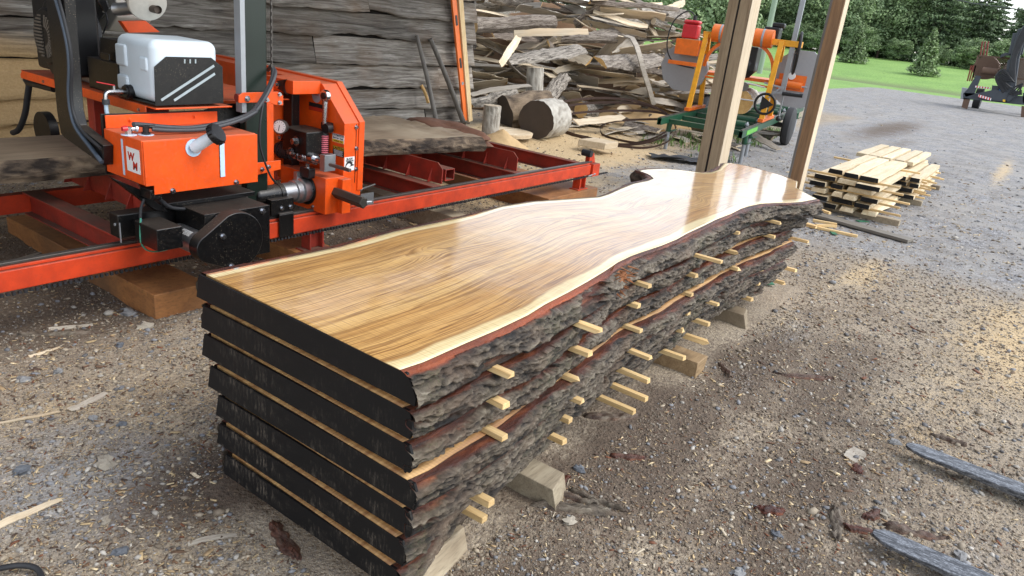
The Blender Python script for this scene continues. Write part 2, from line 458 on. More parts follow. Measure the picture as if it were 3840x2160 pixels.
def m_endpaint():
    s = NT('black_end_sealer')
    n = s.noise(5, 5, .7, s.map((1, 1, 2))); n2 = s.noise(80, 4, .75, s.map((1, 2.2, .35), None, (0, 0, 0), (.5, 0, 0)))
    k = s.math('MULTIPLY', s.ramp(n, [(.48, 0.), (.68, 1.)]), s.ramp(n2, [(.5, 0.), (.64, 1.)]))
    sz = s.n('ShaderNodeSeparateXYZ'); s.l(s.geo().outputs['Position'], sz.inputs[0])
    k = s.math('MULTIPLY', k, s.ramp(sz.outputs[2], [(.1, 1.), (.45, .55), (.72, .12)]))
    c = s.mix(s.math('MULTIPLY', k, .75), lin(15, 15, 17), lin(128, 118, 106))
    return s.out(c, .6, nrm=s.bump(n2, .15, .002), spec=.25)
m_end = m_endpaint()
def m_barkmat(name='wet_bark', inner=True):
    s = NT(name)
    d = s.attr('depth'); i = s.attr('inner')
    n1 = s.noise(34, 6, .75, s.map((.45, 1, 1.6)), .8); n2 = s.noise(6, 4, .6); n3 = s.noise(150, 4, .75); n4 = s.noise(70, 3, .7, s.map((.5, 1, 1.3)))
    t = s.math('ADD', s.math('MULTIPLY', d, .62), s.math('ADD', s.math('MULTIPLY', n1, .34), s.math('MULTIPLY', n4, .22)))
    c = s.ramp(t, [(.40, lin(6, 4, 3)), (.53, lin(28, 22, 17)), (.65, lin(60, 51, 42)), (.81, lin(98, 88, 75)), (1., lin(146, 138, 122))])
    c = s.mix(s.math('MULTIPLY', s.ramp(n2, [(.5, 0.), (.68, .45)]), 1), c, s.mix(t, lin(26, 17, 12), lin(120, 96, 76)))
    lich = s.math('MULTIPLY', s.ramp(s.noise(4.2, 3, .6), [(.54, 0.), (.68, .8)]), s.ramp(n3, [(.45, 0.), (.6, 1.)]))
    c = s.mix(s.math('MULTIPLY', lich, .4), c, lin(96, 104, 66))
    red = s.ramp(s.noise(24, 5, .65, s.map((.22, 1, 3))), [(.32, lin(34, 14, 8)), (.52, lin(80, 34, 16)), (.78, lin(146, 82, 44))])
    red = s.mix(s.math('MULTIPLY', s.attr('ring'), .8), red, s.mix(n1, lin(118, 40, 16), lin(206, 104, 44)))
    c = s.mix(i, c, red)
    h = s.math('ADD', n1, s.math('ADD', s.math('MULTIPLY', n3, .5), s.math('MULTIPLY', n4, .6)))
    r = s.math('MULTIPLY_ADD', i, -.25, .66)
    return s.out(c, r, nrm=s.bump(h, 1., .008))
m_bark = m_barkmat()
def m_offbark():
    s = NT('grey_offcut_bark')
    v = s.map((5, 26, 26)); n1 = s.noise(1.6, 5, .7, v, .8); n2 = s.noise(30, 3, .7); r = s.rnd()
    c = s.ramp(n1, [(.36, lin(48, 42, 37)), (.47, lin(130, 123, 113)), (.66, lin(188, 180, 168))])
    c = s.mix(s.math('MULTIPLY', s.ramp(r, [(.3, 0.), (.9, 1.)]), .55), c, s.mix(n1, lin(52, 38, 30), lin(118, 96, 78)))
    return s.out(c, .85, nrm=s.bump(s.math('ADD', n1, s.math('MULTIPLY', n2, .3)), .9, .02))
m_obark = m_offbark()
m_oface = wood('pale_offcut_face', lin(218, 204, 178), lin(188, 170, 142), lin(130, 110, 88), (1.5, 16, 16), rnd=.3, dirt=lin(188, 166, 134))
m_oweather = wood('grey_offcut_face', lin(178, 170, 156), lin(146, 136, 122), lin(98, 88, 78), (1.5, 16, 16), rnd=.25)
m_ofresh = wood('yellow_offcut_face', lin(216, 180, 118), lin(196, 152, 90), lin(150, 108, 62), (1.5, 16, 16), rnd=.15)

def m_barn():
    s = NT('weathered_barn_planks')
    r = s.attr('prand'); sx = s.n('ShaderNodeSeparateXYZ'); s.l(s.co(), sx.inputs[0])
    off = s.n('ShaderNodeCombineXYZ'); s.l(s.math('MULTIPLY', r, 40), off.inputs[0])
    v = s.n('ShaderNodeVectorMath', operation='ADD'); s.l(s.co(), v.inputs[0]); s.l(off.outputs[0], v.inputs[1])
    mp = s.map((.9, 1, 16), v.outputs[0])
    n1 = s.noise(1.5, 6, .65, mp, 1.2); n2 = s.noise(7, 4, .65, mp, .5); n3 = s.noise(1.4, 4, .6)
    c = s.ramp(n1, [(.3, lin(58, 52, 46)), (.46, lin(110, 104, 96)), (.62, lin(150, 145, 137)), (.8, lin(196, 192, 185))])
    c = s.mix(s.ramp(n2, [(.54, 0.), (.7, .6)]), c, lin(52, 46, 42))
    c = s.mix(s.ramp(n3, [(.48, 0.), (.7, .5)]), c, lin(112, 86, 60))
    hv = s.n('ShaderNodeHueSaturation'); s.l(c, hv.inputs['Color']); s.l(s.math('MULTIPLY_ADD', s.math('FRACT', s.math('MULTIPLY', r, 17)), .75, .62), hv.inputs['Value']); c = hv.outputs[0]
    d = s.attr('dust'); nd = s.noise(60, 4, .7)
    k = s.ramp(s.math('ADD', d, s.math('MULTIPLY_ADD', n1, .5, -.25)), [(.3, 0.), (.75, .95)])
    c = s.mix(k, c, s.mix(nd, lin(150, 118, 76), lin(206, 174, 124)))
    return s.out(c, .85, nrm=s.bump(s.math('ADD', n2, s.math('MULTIPLY', n1, .7)), .7, .012))
m_barnplank = m_barn()

def m_ground_mat():
    s = NT('gravel_and_sawdust')
    saw = s.attr('saw'); mud = s.attr('mud'); blue = s.attr('blue'); lawn = s.attr('lawn')
    co = s.co()
    a = s.noise(2.3, 5, .6, co); b = s.noise(38, 5, .7, co); c3 = s.noise(190, 3, .7, co)
    vd = s.vor(55, co); vc = s.vor(55, co, out='Color'); v2 = s.vor(150, co); v2c = s.vor(150, co, out='Color')
    sep = s.n('ShaderNodeSeparateColor'); s.l(vc, sep.inputs[0]); sep2 = s.n('ShaderNodeSeparateColor'); s.l(v2c, sep2.inputs[0])
    base = s.mix(s.ramp(a, [(.3, 0.), (.7, 1.)]), lin(178, 163, 140), lin(136, 120, 100))
    base = s.mix(s.ramp(b, [(.4, 0.), (.7, .8)]), base, lin(98, 88, 78))
    peb = s.ramp(sep2.outputs[0], [(0., lin(112, 106, 100)), (.4, lin(150, 146, 142)), (.7, lin(190, 178, 158)), (1., lin(216, 202, 174))])
    base = s.mix(s.math('MULTIPLY', s.ramp(v2, [(.3, 1.), (.5, 0.)]), .55), base, peb)
    gcol = s.ramp(sep.outputs[0], [(0., lin(104, 108, 116)), (.35, lin(140, 145, 154)), (.7, lin(168, 172, 178)), (1., lin(200, 200, 200))])
    gcol = s.mix(s.ramp(vd, [(.25, 0.), (.6, .7)]), gcol, lin(72, 70, 70))
    gcol = s.mix(s.ramp(s.noise(7, 5, .75, co), [(.42, 0.), (.66, .75)]), gcol, lin(100, 100, 102)); gcol = s.mix(s.ramp(s.noise(11, 4, .75, s.map((1, 1, 1), None, (7, 3, 0))), [(.5, 0.), (.7, .6)]), gcol, lin(208, 208, 210))
    gcol = s.mix(s.ramp(s.noise(1.1, 4, .7, s.map((.6, 1.3, 1))), [(.45, 0.), (.66, .6)]), gcol, lin(112, 106, 98))
    g2 = s.mix(s.ramp(a, [(.42, 0.), (.62, 1.)]), gcol, s.mix(b, lin(126, 122, 118), lin(168, 166, 162)))
    base = s.mix(s.ramp(s.math('ADD', blue, s.math('MULTIPLY_ADD', a, .6, -.3)), [(.3, 0.), (.7, .9)]), base, g2)
    sawc = s.mix(b, lin(212, 188, 146), lin(168, 142, 106))
    sawc = s.mix(s.ramp(c3, [(.5, 0.), (.7, .5)]), sawc, lin(240, 216, 170))
    mudc = s.mix(s.ramp(b, [(.35, 0.), (.7, 1.)]), lin(66, 54, 45), lin(112, 96, 80))
    km = s.ramp(s.math('ADD', mud, s.math('ADD', s.math('MULTIPLY_ADD', a, .8, -.4), s.math('MULTIPLY_ADD', b, .9, -.45))), [(.3, 0.), (.66, .92)])
    c = s.mix(km, base, mudc)
    ks = s.ramp(s.math('ADD', saw, s.math('ADD', s.math('MULTIPLY_ADD', s.noise(5, 6, .7, co), .9, -.45), s.math('MULTIPLY_ADD', c3, 1.2, -.6))), [(.32, 0.), (.68, .95)])
    c = s.mix(ks, c, sawc)
    gr = s.mix(s.noise(.35, 5, .6, co), lin(92, 132, 60), lin(148, 182, 94))
    gr = s.mix(s.ramp(s.noise(6, 4, .7, s.map((.6, 1.6, 1))), [(.45, 0.), (.7, .6)]), gr, lin(74, 106, 52))
    gr = s.mix(s.ramp(s.attr('ditch'), [(.3, 0.), (.8, .75)]), gr, lin(98, 104, 70))
    c = s.mix(s.ramp(lawn, [(.4, 0.), (.6, 1.)]), c, gr)
    h = s.math('ADD', s.math('MULTIPLY', s.ramp(vd, [(0., 1.), (.5, 0.)]), .6), s.math('ADD', s.math('MULTIPLY', b, .8), s.math('MULTIPLY', s.ramp(v2, [(0., 1.), (.5, 0.)]), .35)))
    wet = s.attr('wet')
    r = s.math('MULTIPLY_ADD', s.ramp(s.math('ADD', wet, s.math('MULTIPLY_ADD', a, .6, -.3)), [(.45, 0.), (.62, 1.)]), -.72, .86)
    return s.out(c, r, nrm=s.bump(h, .8, .012))
m_ground = m_ground_mat()
def m_colattr(name, rough=.85, bump=0):
    s = NT(name)
    c = s.attr('col', 'Color'); n = s.noise(90, 3, .6)
    c = s.mix(s.math('MULTIPLY', n, .5), c, (.04, .036, .03, 1))
    return s.out(c, rough, nrm=s.bump(n, bump, .004) if bump else None)
m_stones = m_colattr('gravel_stone', .8, .4)
m_chips = m_colattr('wood_chip', .85)
m_sawdust = plain('sawdust_heap', lin(196, 166, 122), .95, 0, .16, .5, 30)
m_heapcore = plain('heap_core_brown', lin(120, 94, 70), .95, 0, .25, .6, 30)
m_looseb = m_barkmat('loose_bark')
def m_dustbark():
    s = NT('dusty_brown_bark'); d = s.attr('depth'); n1 = s.noise(20, 6, .7, s.map((.4, 1, 2)), .8); n2 = s.noise(120, 3, .7)
    t = s.math('ADD', s.math('MULTIPLY', d, .5), s.math('MULTIPLY', n1, .5))
    c = s.ramp(t, [(.3, lin(40, 32, 26)), (.5, lin(92, 78, 64)), (.75, lin(142, 124, 102))])
    return s.out(c, .9, nrm=s.bump(s.math('ADD', n1, s.math('MULTIPLY', n2, .4)), .9, .012))
m_dbark = m_dustbark()
def m_leafmat(name, a, b, rough=.6):
    s = NT(name)
    c = s.mix(s.attr('tone'), a, b)
    c = s.mix(s.math('MULTIPLY', s.rnd(), .35), c, tuple(x * .7 for x in a[:3]) + (1,))
    return s.out(c, rough, spec=.25)
m_conif = m_leafmat('spruce_needles', (.06, .10, .055, 1), (.20, .28, .14, 1))
m_decid = m_leafmat('broad_leaves', (.11, .17, .08, 1), (.34, .45, .21, 1))
m_pineleaf = m_leafmat('young_pine_needles', (.14, .20, .10, 1), (.32, .42, .21, 1))
m_grass = m_leafmat('grass_blade', (.08, .15, .03, 1), (.22, .33, .09, 1))
m_trunk = plain('tree_trunk_bark', lin(78, 66, 56), .9, 0, .3, .5, 8)
m_fork = None
def _fork():
    s = NT('scuffed_fork_steel')
    n = s.noise(26, 5, .75, s.map((4, .7, 4))); n2 = s.noise(140, 3, .7)
    k = s.math('MULTIPLY', s.ramp(n, [(.42, 0.), (.68, 1.)]), s.ramp(n2, [(.36, .25), (.6, 1.)]))
    c = s.mix(k, lin(60, 62, 67), lin(164, 168, 174))
    return s.out(c, s.math('MULTIPLY_ADD', k, -.2, .5), .55, s.bump(n2, .2, .002))
m_fork = _fork()

m_gapshade = plain('gap_shade_black', lin(22, 18, 14), .95)
# ---------------------------------------------------------------- sky and sun
w = bpy.data.worlds.new('World'); SC.world = w; w.use_nodes = True
nt = w.node_tree; bg = nt.nodes['Background']
sky = nt.nodes.new('ShaderNodeTexSky'); sky.sky_type = 'NISHITA'; sky.sun_disc = False
SUN = Vector((.25, -.62, .80)).normalized()
sky.sun_elevation = math.asin(SUN.z); sky.sun_rotation = math.atan2(SUN.x, SUN.y)
sky.air_density = 1.0; sky.dust_density = .6; sky.ozone_density = 1.0
hs = nt.nodes.new('ShaderNodeHueSaturation'); hs.inputs['Saturation'].default_value = .34
nt.links.new(sky.outputs[0], hs.inputs['Color']); nt.links.new(hs.outputs[0], bg.inputs[0])
bg.inputs[1].default_value = .15
sl = bpy.data.lights.new('sun', 'SUN'); sl.energy = .9; sl.angle = math.radians(28); sl.color = (1, .96, .9)
so = bpy.data.objects.new('sun', sl); COL.objects.link(so); so.rotation_euler = SUN.to_track_quat('Z', 'Y').to_euler()
SC.view_settings.view_transform = 'Standard'; SC.view_settings.look = 'None'; SC.view_settings.gamma = 1
SC.view_settings.exposure = 1.38
SC.cycles.max_bounces = 6; SC.cycles.diffuse_bounces = 3; SC.cycles.glossy_bounces = 3; SC.cycles.transmission_bounces = 3
SC.cycles.use_denoising = True

# ---------------------------------------------------------------- ground
def axis(lo, hi, a, b, st, g=1.09):
    c = list(np.arange(a, b + st / 2, st)); s = st; x = b
    while x < hi: s *= g; x += s; c.append(x)
    s = st; x = a; pre = []
    while x > lo: s *= g; x -= s; pre.append(x)
    return np.array(pre[::-1] + c)
def gsum(x, y, L):
    o = np.zeros_like(x)
    for cx, cy, rx, ry, a in L: o = np.maximum(o, a * np.exp(-((x - cx) / rx) ** 2 - ((y - cy) / ry) ** 2))
    return o
def gz_base(x, y):
    x = np.asarray(x, float); y = np.asarray(y, float)
    z = 1.6 * sstep(50, 84, x) + .35 * sstep(90, 200, x) - .22 * np.exp(-((x - 57) / 3.0) ** 2)
    z = z + gsum(x, y, [(9.4, 6.6, 1.6, 1.1, .16), (12.5, 6.4, 3.0, 1.6, .10), (11.8, 4.9, 2.2, .6, .03), (4.5, 5.3, 3.5, .7, .06), (7.3, 6.0, 1.0, .9, .12)])
    z = z - .03 * np.exp(-((x - 2.8) / 1.6) ** 2 - ((y - .55) / .3) ** 2)
    return z
def gz(x, y):
    x = np.asarray(x, float); y = np.asarray(y, float)
    return gz_base(x, y) + .012 * fbm(x * 3, y * 3, s=3) + .006 * fbm(x * 16, y * 16, s=5)
def gzf(x, y): return float(gz(np.array([x]), np.array([y]))[0])
ax_, ay_ = axis(-6, 420, .2, 6.5, .03, 1.06), axis(-160, 260, -1.2, 4.2, .03, 1.07)
GX, GY = np.meshgrid(ax_, ay_, indexing='ij'); gx, gy = GX.ravel(), GY.ravel()
gzv = gz(gx, gy)
saw = gsum(gx, gy, [(9.0, 5.4, 2.3, 1.4, 1.1), (13.5, 6.3, 3.4, 1.2, 1.0), (7.2, 4.6, .9, 1.2, .8), (5.9, 4.3, 1.5, .9, .75), (5.6, -.28, 1.4, .5, .74), (4.3, .05, .8, .25, .42), (3.9, .1, 1.0, .3, .38), (15.8, .42, 3.0, .17, .62), (10.8, 2.45, .8, .22, .6), (6.4, .85, .9, .22, .6), (1.2, 2.7, 1.3, .55, .36), (6.3, 4.6, 1.2, .5, .9), (4.4, 5.2, 4, .6, .5), (12.2, 4.6, 3, .5, .4)])
mud = gsum(gx, gy, [(2.8, .4, 1.9, .7, .64), (1.75, .25, .8, .6, .50), (3.8, .5, 1.8, .4, .60), (21, 3.2, 5, .7, .7), (14.5, 1.5, 3, .3, .4), (17.5, 2.4, 2.5, .35, .45), (2.6, 1.0, 1.3, .36, .9), (3.8, .95, 1.2, .3, .8), (1.55, .92, .5, .28, .8), (1.35, 2.02, .5, .3, .85), (3, 4.5, 3.6, .95, 1.1), (1.6, 3.75, 1.2, .45, 1.0), (.9, 3.75, .9, .35, .9), (3.8, 2.6, 2.6, .55, .8), (5, .95, .6, .35, .5), (3.2, .2, .6, .3, .3), (4.2, 3.2, 1.6, .35, 1.0)])
blue = np.maximum(sstep(5.2, 8.5, gx) * sstep(5.2, 3.6, gy), sstep(20, 26, gx)) + .75 * np.exp(-((gx - .95) / .45) ** 2 - ((gy - 2.35) / .55) ** 2) + .45 * np.exp(-((gx - 2.6) / .6) ** 2 - ((gy + .2) / .3) ** 2)
wet = gsum(gx, gy, [(4.55, .93, .3, .13, 1.0), (3.55, .92, .25, .1, .8), (2.2, .95, .12, .05, .6)])
lawn = np.where(gy > 14, sstep(38, 39.5, gx + 1.5 * fbm(gx * .3, gy * .3)), sstep(49.2, 50.2, gx + .9 * fbm(gx * .4, gy * .6)))
lawn = np.maximum(lawn, sstep(8, 10, gy) * sstep(18, 20, gx))
ditch = np.exp(-((gx - 56.5) / 2.4) ** 2) * (gy < 26)
g = grid_mesh('ground', np.stack([gx, gy, gzv], 1), len(ax_), len(ay_), m_ground, dict(saw=saw, mud=mud, blue=blue, wet=wet, lawn=lawn, ditch=ditch))
tag(link('ground', g), kind='structure')

# ---------------------------------------------------------------- loose stones and chips on the ground
rs = np.random.RandomState(11)
def frame_keep(p):
    v = (p - CAM) @ CM.T
    u = CX + FPX * v[:, 0] / v[:, 2]; t = CY + FPX * v[:, 1] / v[:, 2]
    return (v[:, 2] > .3) & (u > -250) & (u < 4090) & (t > -100) & (t < 2450)
def scatter(n, rmin, rmax, a0=-22, a1=80):
    r = rmin * (rmax / rmin) ** rs.rand(n); a = np.radians(a0 + (a1 - a0) * rs.rand(n))
    x, y = r * np.cos(a), r * np.sin(a)
    p = np.stack([x, y, gz(x, y)], 1)
    return p[frame_keep(p)]
STACKBOX = lambda x, y: (x > 1.2) & (x < 5.5) & (y > 1.12) & (y < 2.0)
def rotm(n, flat=1.0):
    a = rs.rand(n) * 2 * PI; b = (rs.rand(n) - .5) * 2 * flat; c = (rs.rand(n) - .5) * 2 * flat
    ca, sa, cb, sb, cc, sc = np.cos(a), np.sin(a), np.cos(b), np.sin(b), np.cos(c), np.sin(c)
    Rz = np.zeros((n, 3, 3)); Rz[:, 0, 0] = ca; Rz[:, 0, 1] = -sa; Rz[:, 1, 0] = sa; Rz[:, 1, 1] = ca; Rz[:, 2, 2] = 1
    Ry = np.zeros((n, 3, 3)); Ry[:, 0, 0] = cb; Ry[:, 0, 2] = sb; Ry[:, 2, 0] = -sb; Ry[:, 2, 2] = cb; Ry[:, 1, 1] = 1
    Rx = np.zeros((n, 3, 3)); Rx[:, 1, 1] = cc; Rx[:, 1, 2] = -sc; Rx[:, 2, 1] = sc; Rx[:, 2, 2] = cc; Rx[:, 0, 0] = 1
    return Rz @ Ry @ Rx
def pal(n, cols, var=.2):
    c = np.array([x[:3] for x in cols])[rs.randint(0, len(cols), n)]
    return np.clip(c * (1 - var + 2 * var * rs.rand(n, 1)), 0, 1)
def scatter_mesh(name, base, faces, p, sc, rot, col, jit, mat):
    n, k = len(p), len(base)
    V = base[None] * (1 + jit * (rs.rand(n, k, 3) - .5)) * sc[:, None, :]
    V = np.einsum('nij,nkj->nki', rot, V) + p[:, None, :]
    Q = (faces[None] + (np.arange(n) * k)[:, None, None]).reshape(-1, faces.shape[1])
    me = bpy.data.meshes.new(name); raw_mesh(me, V.reshape(-1, 3), Q); me.materials.append(mat)
    set_attr(me, 'col', np.repeat(col, k, 0))
    return link(name, me)
ico = np.array([(0, 0, 1), (.9, 0, .35), (.25, .85, .4), (-.75, .5, .35), (-.7, -.55, .4), (.3, -.85, .3), (.7, .55, -.4), (-.3, .85, -.4), (-.9, 0, -.4), (-.25, -.85, -.4), (.75, -.5, -.4), (0, 0, -.9)])
icf = np.array([(0, 1, 2), (0, 2, 3), (0, 3, 4), (0, 4, 5), (0, 5, 1), (1, 6, 2), (2, 6, 7), (2, 7, 3), (3, 7, 8), (3, 8, 4), (4, 8, 9), (4, 9, 5), (5, 9, 10), (5, 10, 1), (1, 10, 6), (11, 7, 6), (11, 8, 7), (11, 9, 8), (11, 10, 9), (11, 6, 10)])
p = scatter(75000, 1.0, 34)
x, y = p[:, 0], p[:, 1]
msk = gsum(x, y, [(2.6, 1.0, 1.5, .4, .5), (3, 4.6, 3.6, 1.2, .97), (9.0, 5.6, 2.6, 1.6, .97), (14, 6.6, 4, 2, .97), (6, 4.5, 1.6, 1, .9), (5.7, -.25, 1, .4, .5)])
p = p[(rs.rand(len(p)) > msk) & ~STACKBOX(x, y) & (x < 45) & (rs.rand(len(p)) > sstep(7, 18, x) * .92)]
n = len(p); r = np.hypot(p[:, 0], p[:, 1])
sz = (.0026 + .0085 * rs.rand(n) ** 4.5) * np.clip((r / 2.2) ** .45, 1, 3.2) * np.where(rs.rand(n) < .008, 1.9, 1)
p[:, 2] += sz * .25
st_ = scatter_mesh('gravel', ico, icf, p, sz[:, None] * np.stack([.8 + .9 * rs.rand(n), .7 + .5 * rs.rand(n), .45 + .35 * rs.rand(n)], 1), rotm(n, .35),
    pal(n, [lin(126, 127, 131), lin(142, 143, 146), lin(108, 107, 108), lin(166, 160, 150), lin(178, 164, 142), lin(142, 127, 108), lin(190, 184, 174), lin(160, 147, 128), lin(132, 118, 100)]), .5, m_stones)
tag(st_, kind='stuff')
oco = np.array([(1, 0, 0), (-1, 0, 0), (0, 1, 0), (0, -1, 0), (0, 0, 1), (0, 0, -1.)])
ocf = np.array([(0, 2, 4), (2, 1, 4), (1, 3, 4), (3, 0, 4), (2, 0, 5), (1, 2, 5), (3, 1, 5), (0, 3, 5)])
p = scatter(120000, 1.0, 7)
p = p[~STACKBOX(p[:, 0], p[:, 1])]
n = len(p); r = np.hypot(p[:, 0], p[:, 1])
sz = (.0022 + .0042 * rs.rand(n) ** 2) * np.clip((r / 2.2) ** .6, 1, 2.2)
mk = np.clip(gsum(p[:, 0], p[:, 1], [(2.6, .7, 1.6, .5, 1), (3, 4.5, 3.6, .95, 1), (1.35, 2.0, .5, .3, .9)]), 0, 1)[:, None]
cr = pal(n, [lin(150, 138, 120), lin(126, 114, 98), lin(176, 164, 146), lin(104, 92, 80), lin(140, 132, 122)]) * (1 - mk) + pal(n, [lin(84, 70, 58), lin(62, 52, 44), lin(108, 94, 80), lin(130, 116, 98)]) * mk
tag(scatter_mesh('dirt_crumbs', oco, ocf, p, sz[:, None] * np.stack([.8 + .8 * rs.rand(n), .8 + .5 * rs.rand(n), .6 + .5 * rs.rand(n)], 1), rotm(n, .5), cr, .5, m_stones), kind='stuff')
bxv = np.array([(a, b, c) for a in (-.5, .5) for b in (-.5, .5) for c in (-.5, .5)])
bxf = np.array([(0, 1, 3, 2), (4, 6, 7, 5), (0, 4, 5, 1), (2, 3, 7, 6), (0, 2, 6, 4), (1, 5, 7, 3)])
p = scatter(110000, 1.0, 16)
x, y = p[:, 0], p[:, 1]
den = .38 + gsum(x, y, [(1.2, 2.8, 1.3, .8, 1), (1.0, 2.3, .8, .7, .9), (1.6, 2.5, .8, .5, .8), (2.8, .4, 1.2, .5, .25), (5.7, -.25, 1.2, .5, .8), (9, 5.4, 2.5, 1.6, .4), (7, .8, 3, .7, .55), (8.4, 1.3, 2, 1, .5), (13, 6.6, 3, 1.6, .6), (2.6, 1.0, 1.5, .4, .1)])
p = p[(rs.rand(len(p)) < den) & ~STACKBOX(x, y)]
n = len(p); r = np.hypot(p[:, 0], p[:, 1])
L = (.004 + .018 * rs.rand(n) ** 3.5) * np.clip((r / 2.2) ** .5, 1, 2.4) * np.where(rs.rand(n) < .03, 2.2, 1)
p[:, 2] += .003
ch = scatter_mesh('wood_chips', bxv, bxf, p, np.stack([L, L * (.12 + .25 * rs.rand(n)), L * .06 + .001], 1), rotm(n, .28),
    pal(n, [lin(222, 200, 160), lin(208, 182, 138), lin(190, 162, 122), lin(150, 120, 88), lin(112, 84, 62), lin(206, 192, 168), lin(86, 64, 50), lin(124, 76, 50)]), .6, m_chips)
tag(ch, kind='stuff')

m_midblock = wood('tan_block', lin(172, 146, 110), lin(138, 112, 80), lin(92, 70, 48), (3, 30, 30), rnd=.1)
m_stub = plain('torn_reddish_fibre', lin(132, 84, 50), .85, 0, .45, .8, 60)
# ---------------------------------------------------------------- the stack of slabs
near_p = [(1.244, 1.148), (1.32, 1.138), (1.499, 1.139), (1.641, 1.137), (1.806, 1.142), (1.928, 1.158), (2.085, 1.168), (2.243, 1.182), (2.422, 1.203), (2.55, 1.222), (2.673, 1.228), (2.739, 1.226), (2.944, 1.214), (3.1, 1.214), (3.247, 1.226), (3.488, 1.234), (3.658, 1.243), (3.866, 1.240), (4.05, 1.25), (4.173, 1.245), (4.304, 1.225), (4.42, 1.18), (4.52, 1.13), (4.64, 1.08), (4.858, 1.041)]
near_lo = near_p[:18] + [(4.05, 1.24), (4.25, 1.225), (4.45, 1.21), (4.7, 1.19), (4.858, 1.175)]
far_p = [(1.262, 2.018), (1.543, 2.005), (1.79, 1.992), (2.10, 2.018), (2.378, 2.008), (2.6, 2.004), (2.83, 2.028), (3.07, 2.0), (3.3, 1.925), (3.511, 1.858), (3.635, 1.866), (3.85, 1.90), (4.05, 1.925), (4.22, 1.915), (4.34, 1.93), (4.42, 2.0), (4.48, 2.11), (4.60, 2.10), (4.76, 2.045), (4.85, 1.93), (4.90, 1.83), (5.0, 1.80), (5.165, 1.812), (5.35, 1.86), (5.487, 1.895), (5.566, 1.87)]
end_p = [(4.858, 1.041), (4.954, 1.118), (5.10, 1.235), (5.36, 1.30), (5.497, 1.457), (5.596, 1.739), (5.566, 1.869)]
def ipl(P_, x):
    a = np.array(P_); return np.interp(x, a[:, 0], a[:, 1])
KN = [(2.12, 1.73, .06, .9), (1.96, 1.77, .04, .5), (3.02, 1.72, .09, .35), (3.35, 1.62, .1, .3), (3.75, 1.55, .07, .5), (4.25, 1.6, .09, .5)]
def slab(k, zt, zb, x0, nshift, fshift, seed, fine, topm, label):
    root = empty('slab', (x0, 1.55, zb), label, 'wood slab', 'live edge slabs stacked on stickers')
    nu, nv = (330, 56) if k == 0 else (150, 14)
    u = np.linspace(0, 1, nu); v = np.linspace(0, 1, nv)
    ex = 0 if k == 0 else (R.random() - .6) * .12
    nx = 1.244 + u * (4.858 - 1.244); fx = 1.262 + u * (5.566 - 1.262)
    ny = ipl(near_p, nx) if k < 1 else ipl(near_p, nx) * .5 + ipl(near_lo, nx) * .5 if k == 1 else ipl(near_lo, nx); fy = ipl(far_p, fx)
    if k:
        ny = ny + .035 * fbm(nx * 1.6, nx * 0 + seed, s=seed) ; fy = fy + .03 * fbm(fx * 1.6, fx * 0 + seed + 3, s=seed)
        fy = np.minimum(fy, 2.03)
    ny = ny + nshift; fy = fy + fshift
    ny = ny + (NC[k] - ny[0]) * np.exp(-((nx - 1.244) / .22) ** 2)
    nx = nx + (x0 - 1.25) * (1 - u) + ex * u; fx = fx + (x0 - 1.25) * (1 - u) + ex * u
    U, V = np.meshgrid(u, v, indexing='ij')
    X = nx[:, None] * (1 - V) + fx[:, None] * V; Y = ny[:, None] * (1 - V) + fy[:, None] * V
    e = np.array(end_p); t = np.linspace(0, 1, len(e)); ex_, ey_ = np.interp(v, t, e[:, 0]), np.interp(v, t, e[:, 1])
    lx, ly = e[0, 0] + v * (e[-1, 0] - e[0, 0]), e[0, 1] + v * (e[-1, 1] - e[0, 1])
    wgt = np.clip((U - .8) / .2, 0, 1) ** 2
    X = X + wgt * (ex_ - lx)[None]; Y = Y + wgt * (ey_ - ly)[None]
    Wd = np.hypot(fx - nx, fy - ny)[:, None]
    dn, df = V * Wd, (1 - V) * Wd
    flow = V * .86 + .02 * fbm(X * .9, Y * 2, s=seed + 9) + .5 * .035 * np.sin(X * 1.7 + seed)
    kn = np.zeros_like(X)
    for cx, cy, rr, a in KN:
        dx, dy = (X - cx) / (rr * 3.2), (Y - cy) / rr
        g_ = np.exp(-dx * dx - dy * dy)
        flow = flow + g_ * np.sign(Y - cy) * rr * .75 * np.exp(-np.abs(dy) * .3)
        kn = np.maximum(kn, a * np.exp(-(((X - cx) / .022) ** 2 + ((Y - cy) / .011) ** 2)))
    Z = np.full_like(X, zt)
    top = np.stack([X, Y, Z], -1).reshape(-1, 3)
    me = grid_mesh('board', top, nu, nv, topm, dict(flow=flow.ravel(), dnear=dn.ravel(), dfar=df.ravel(), knot=kn.ravel()), org=root.location, flip=False)
    # underside and edges as one skirt
    ring = [(i, 0) for i in range(nu)] + [(nu - 1, j) for j in range(1, nv)] + [(i, nv - 1) for i in range(nu - 2, -1, -1)] + [(0, j) for j in range(nv - 2, 0, -1)]
    b = bmesh.new(); b.from_mesh(me); b.verts.ensure_lookup_table()
    lay = [b.verts[i * nv + j] for i, j in ring]
    lo = [b.verts.new((q.co.x, q.co.y, q.co.z - (zt - zb))) for q in lay]
    me.materials.append(m_slabdry)
    for i in range(len(lay)):
        j = (i + 1) % len(lay); f = b.faces.new((lay[i], lo[i], lo[j], lay[j])); f.material_index = 1
    for i in range(nu - 1):
        a, c = i, i + 1; o1, o2 = (len(lay) - i) % len(lay), 0
        q = [lo[a], lo[c], lo[nu + nv - 2 + (nu - 1 - c)] if True else None, lo[nu + nv - 2 + (nu - 1 - a)]]
        try: f = b.faces.new(q); f.material_index = 1
        except ValueError: pass
    bmesh.ops.recalc_face_normals(b, faces=b.faces)
    b.to_mesh(me); b.free()
    link('board', me, root)
    # live edges
    th = zt - zb
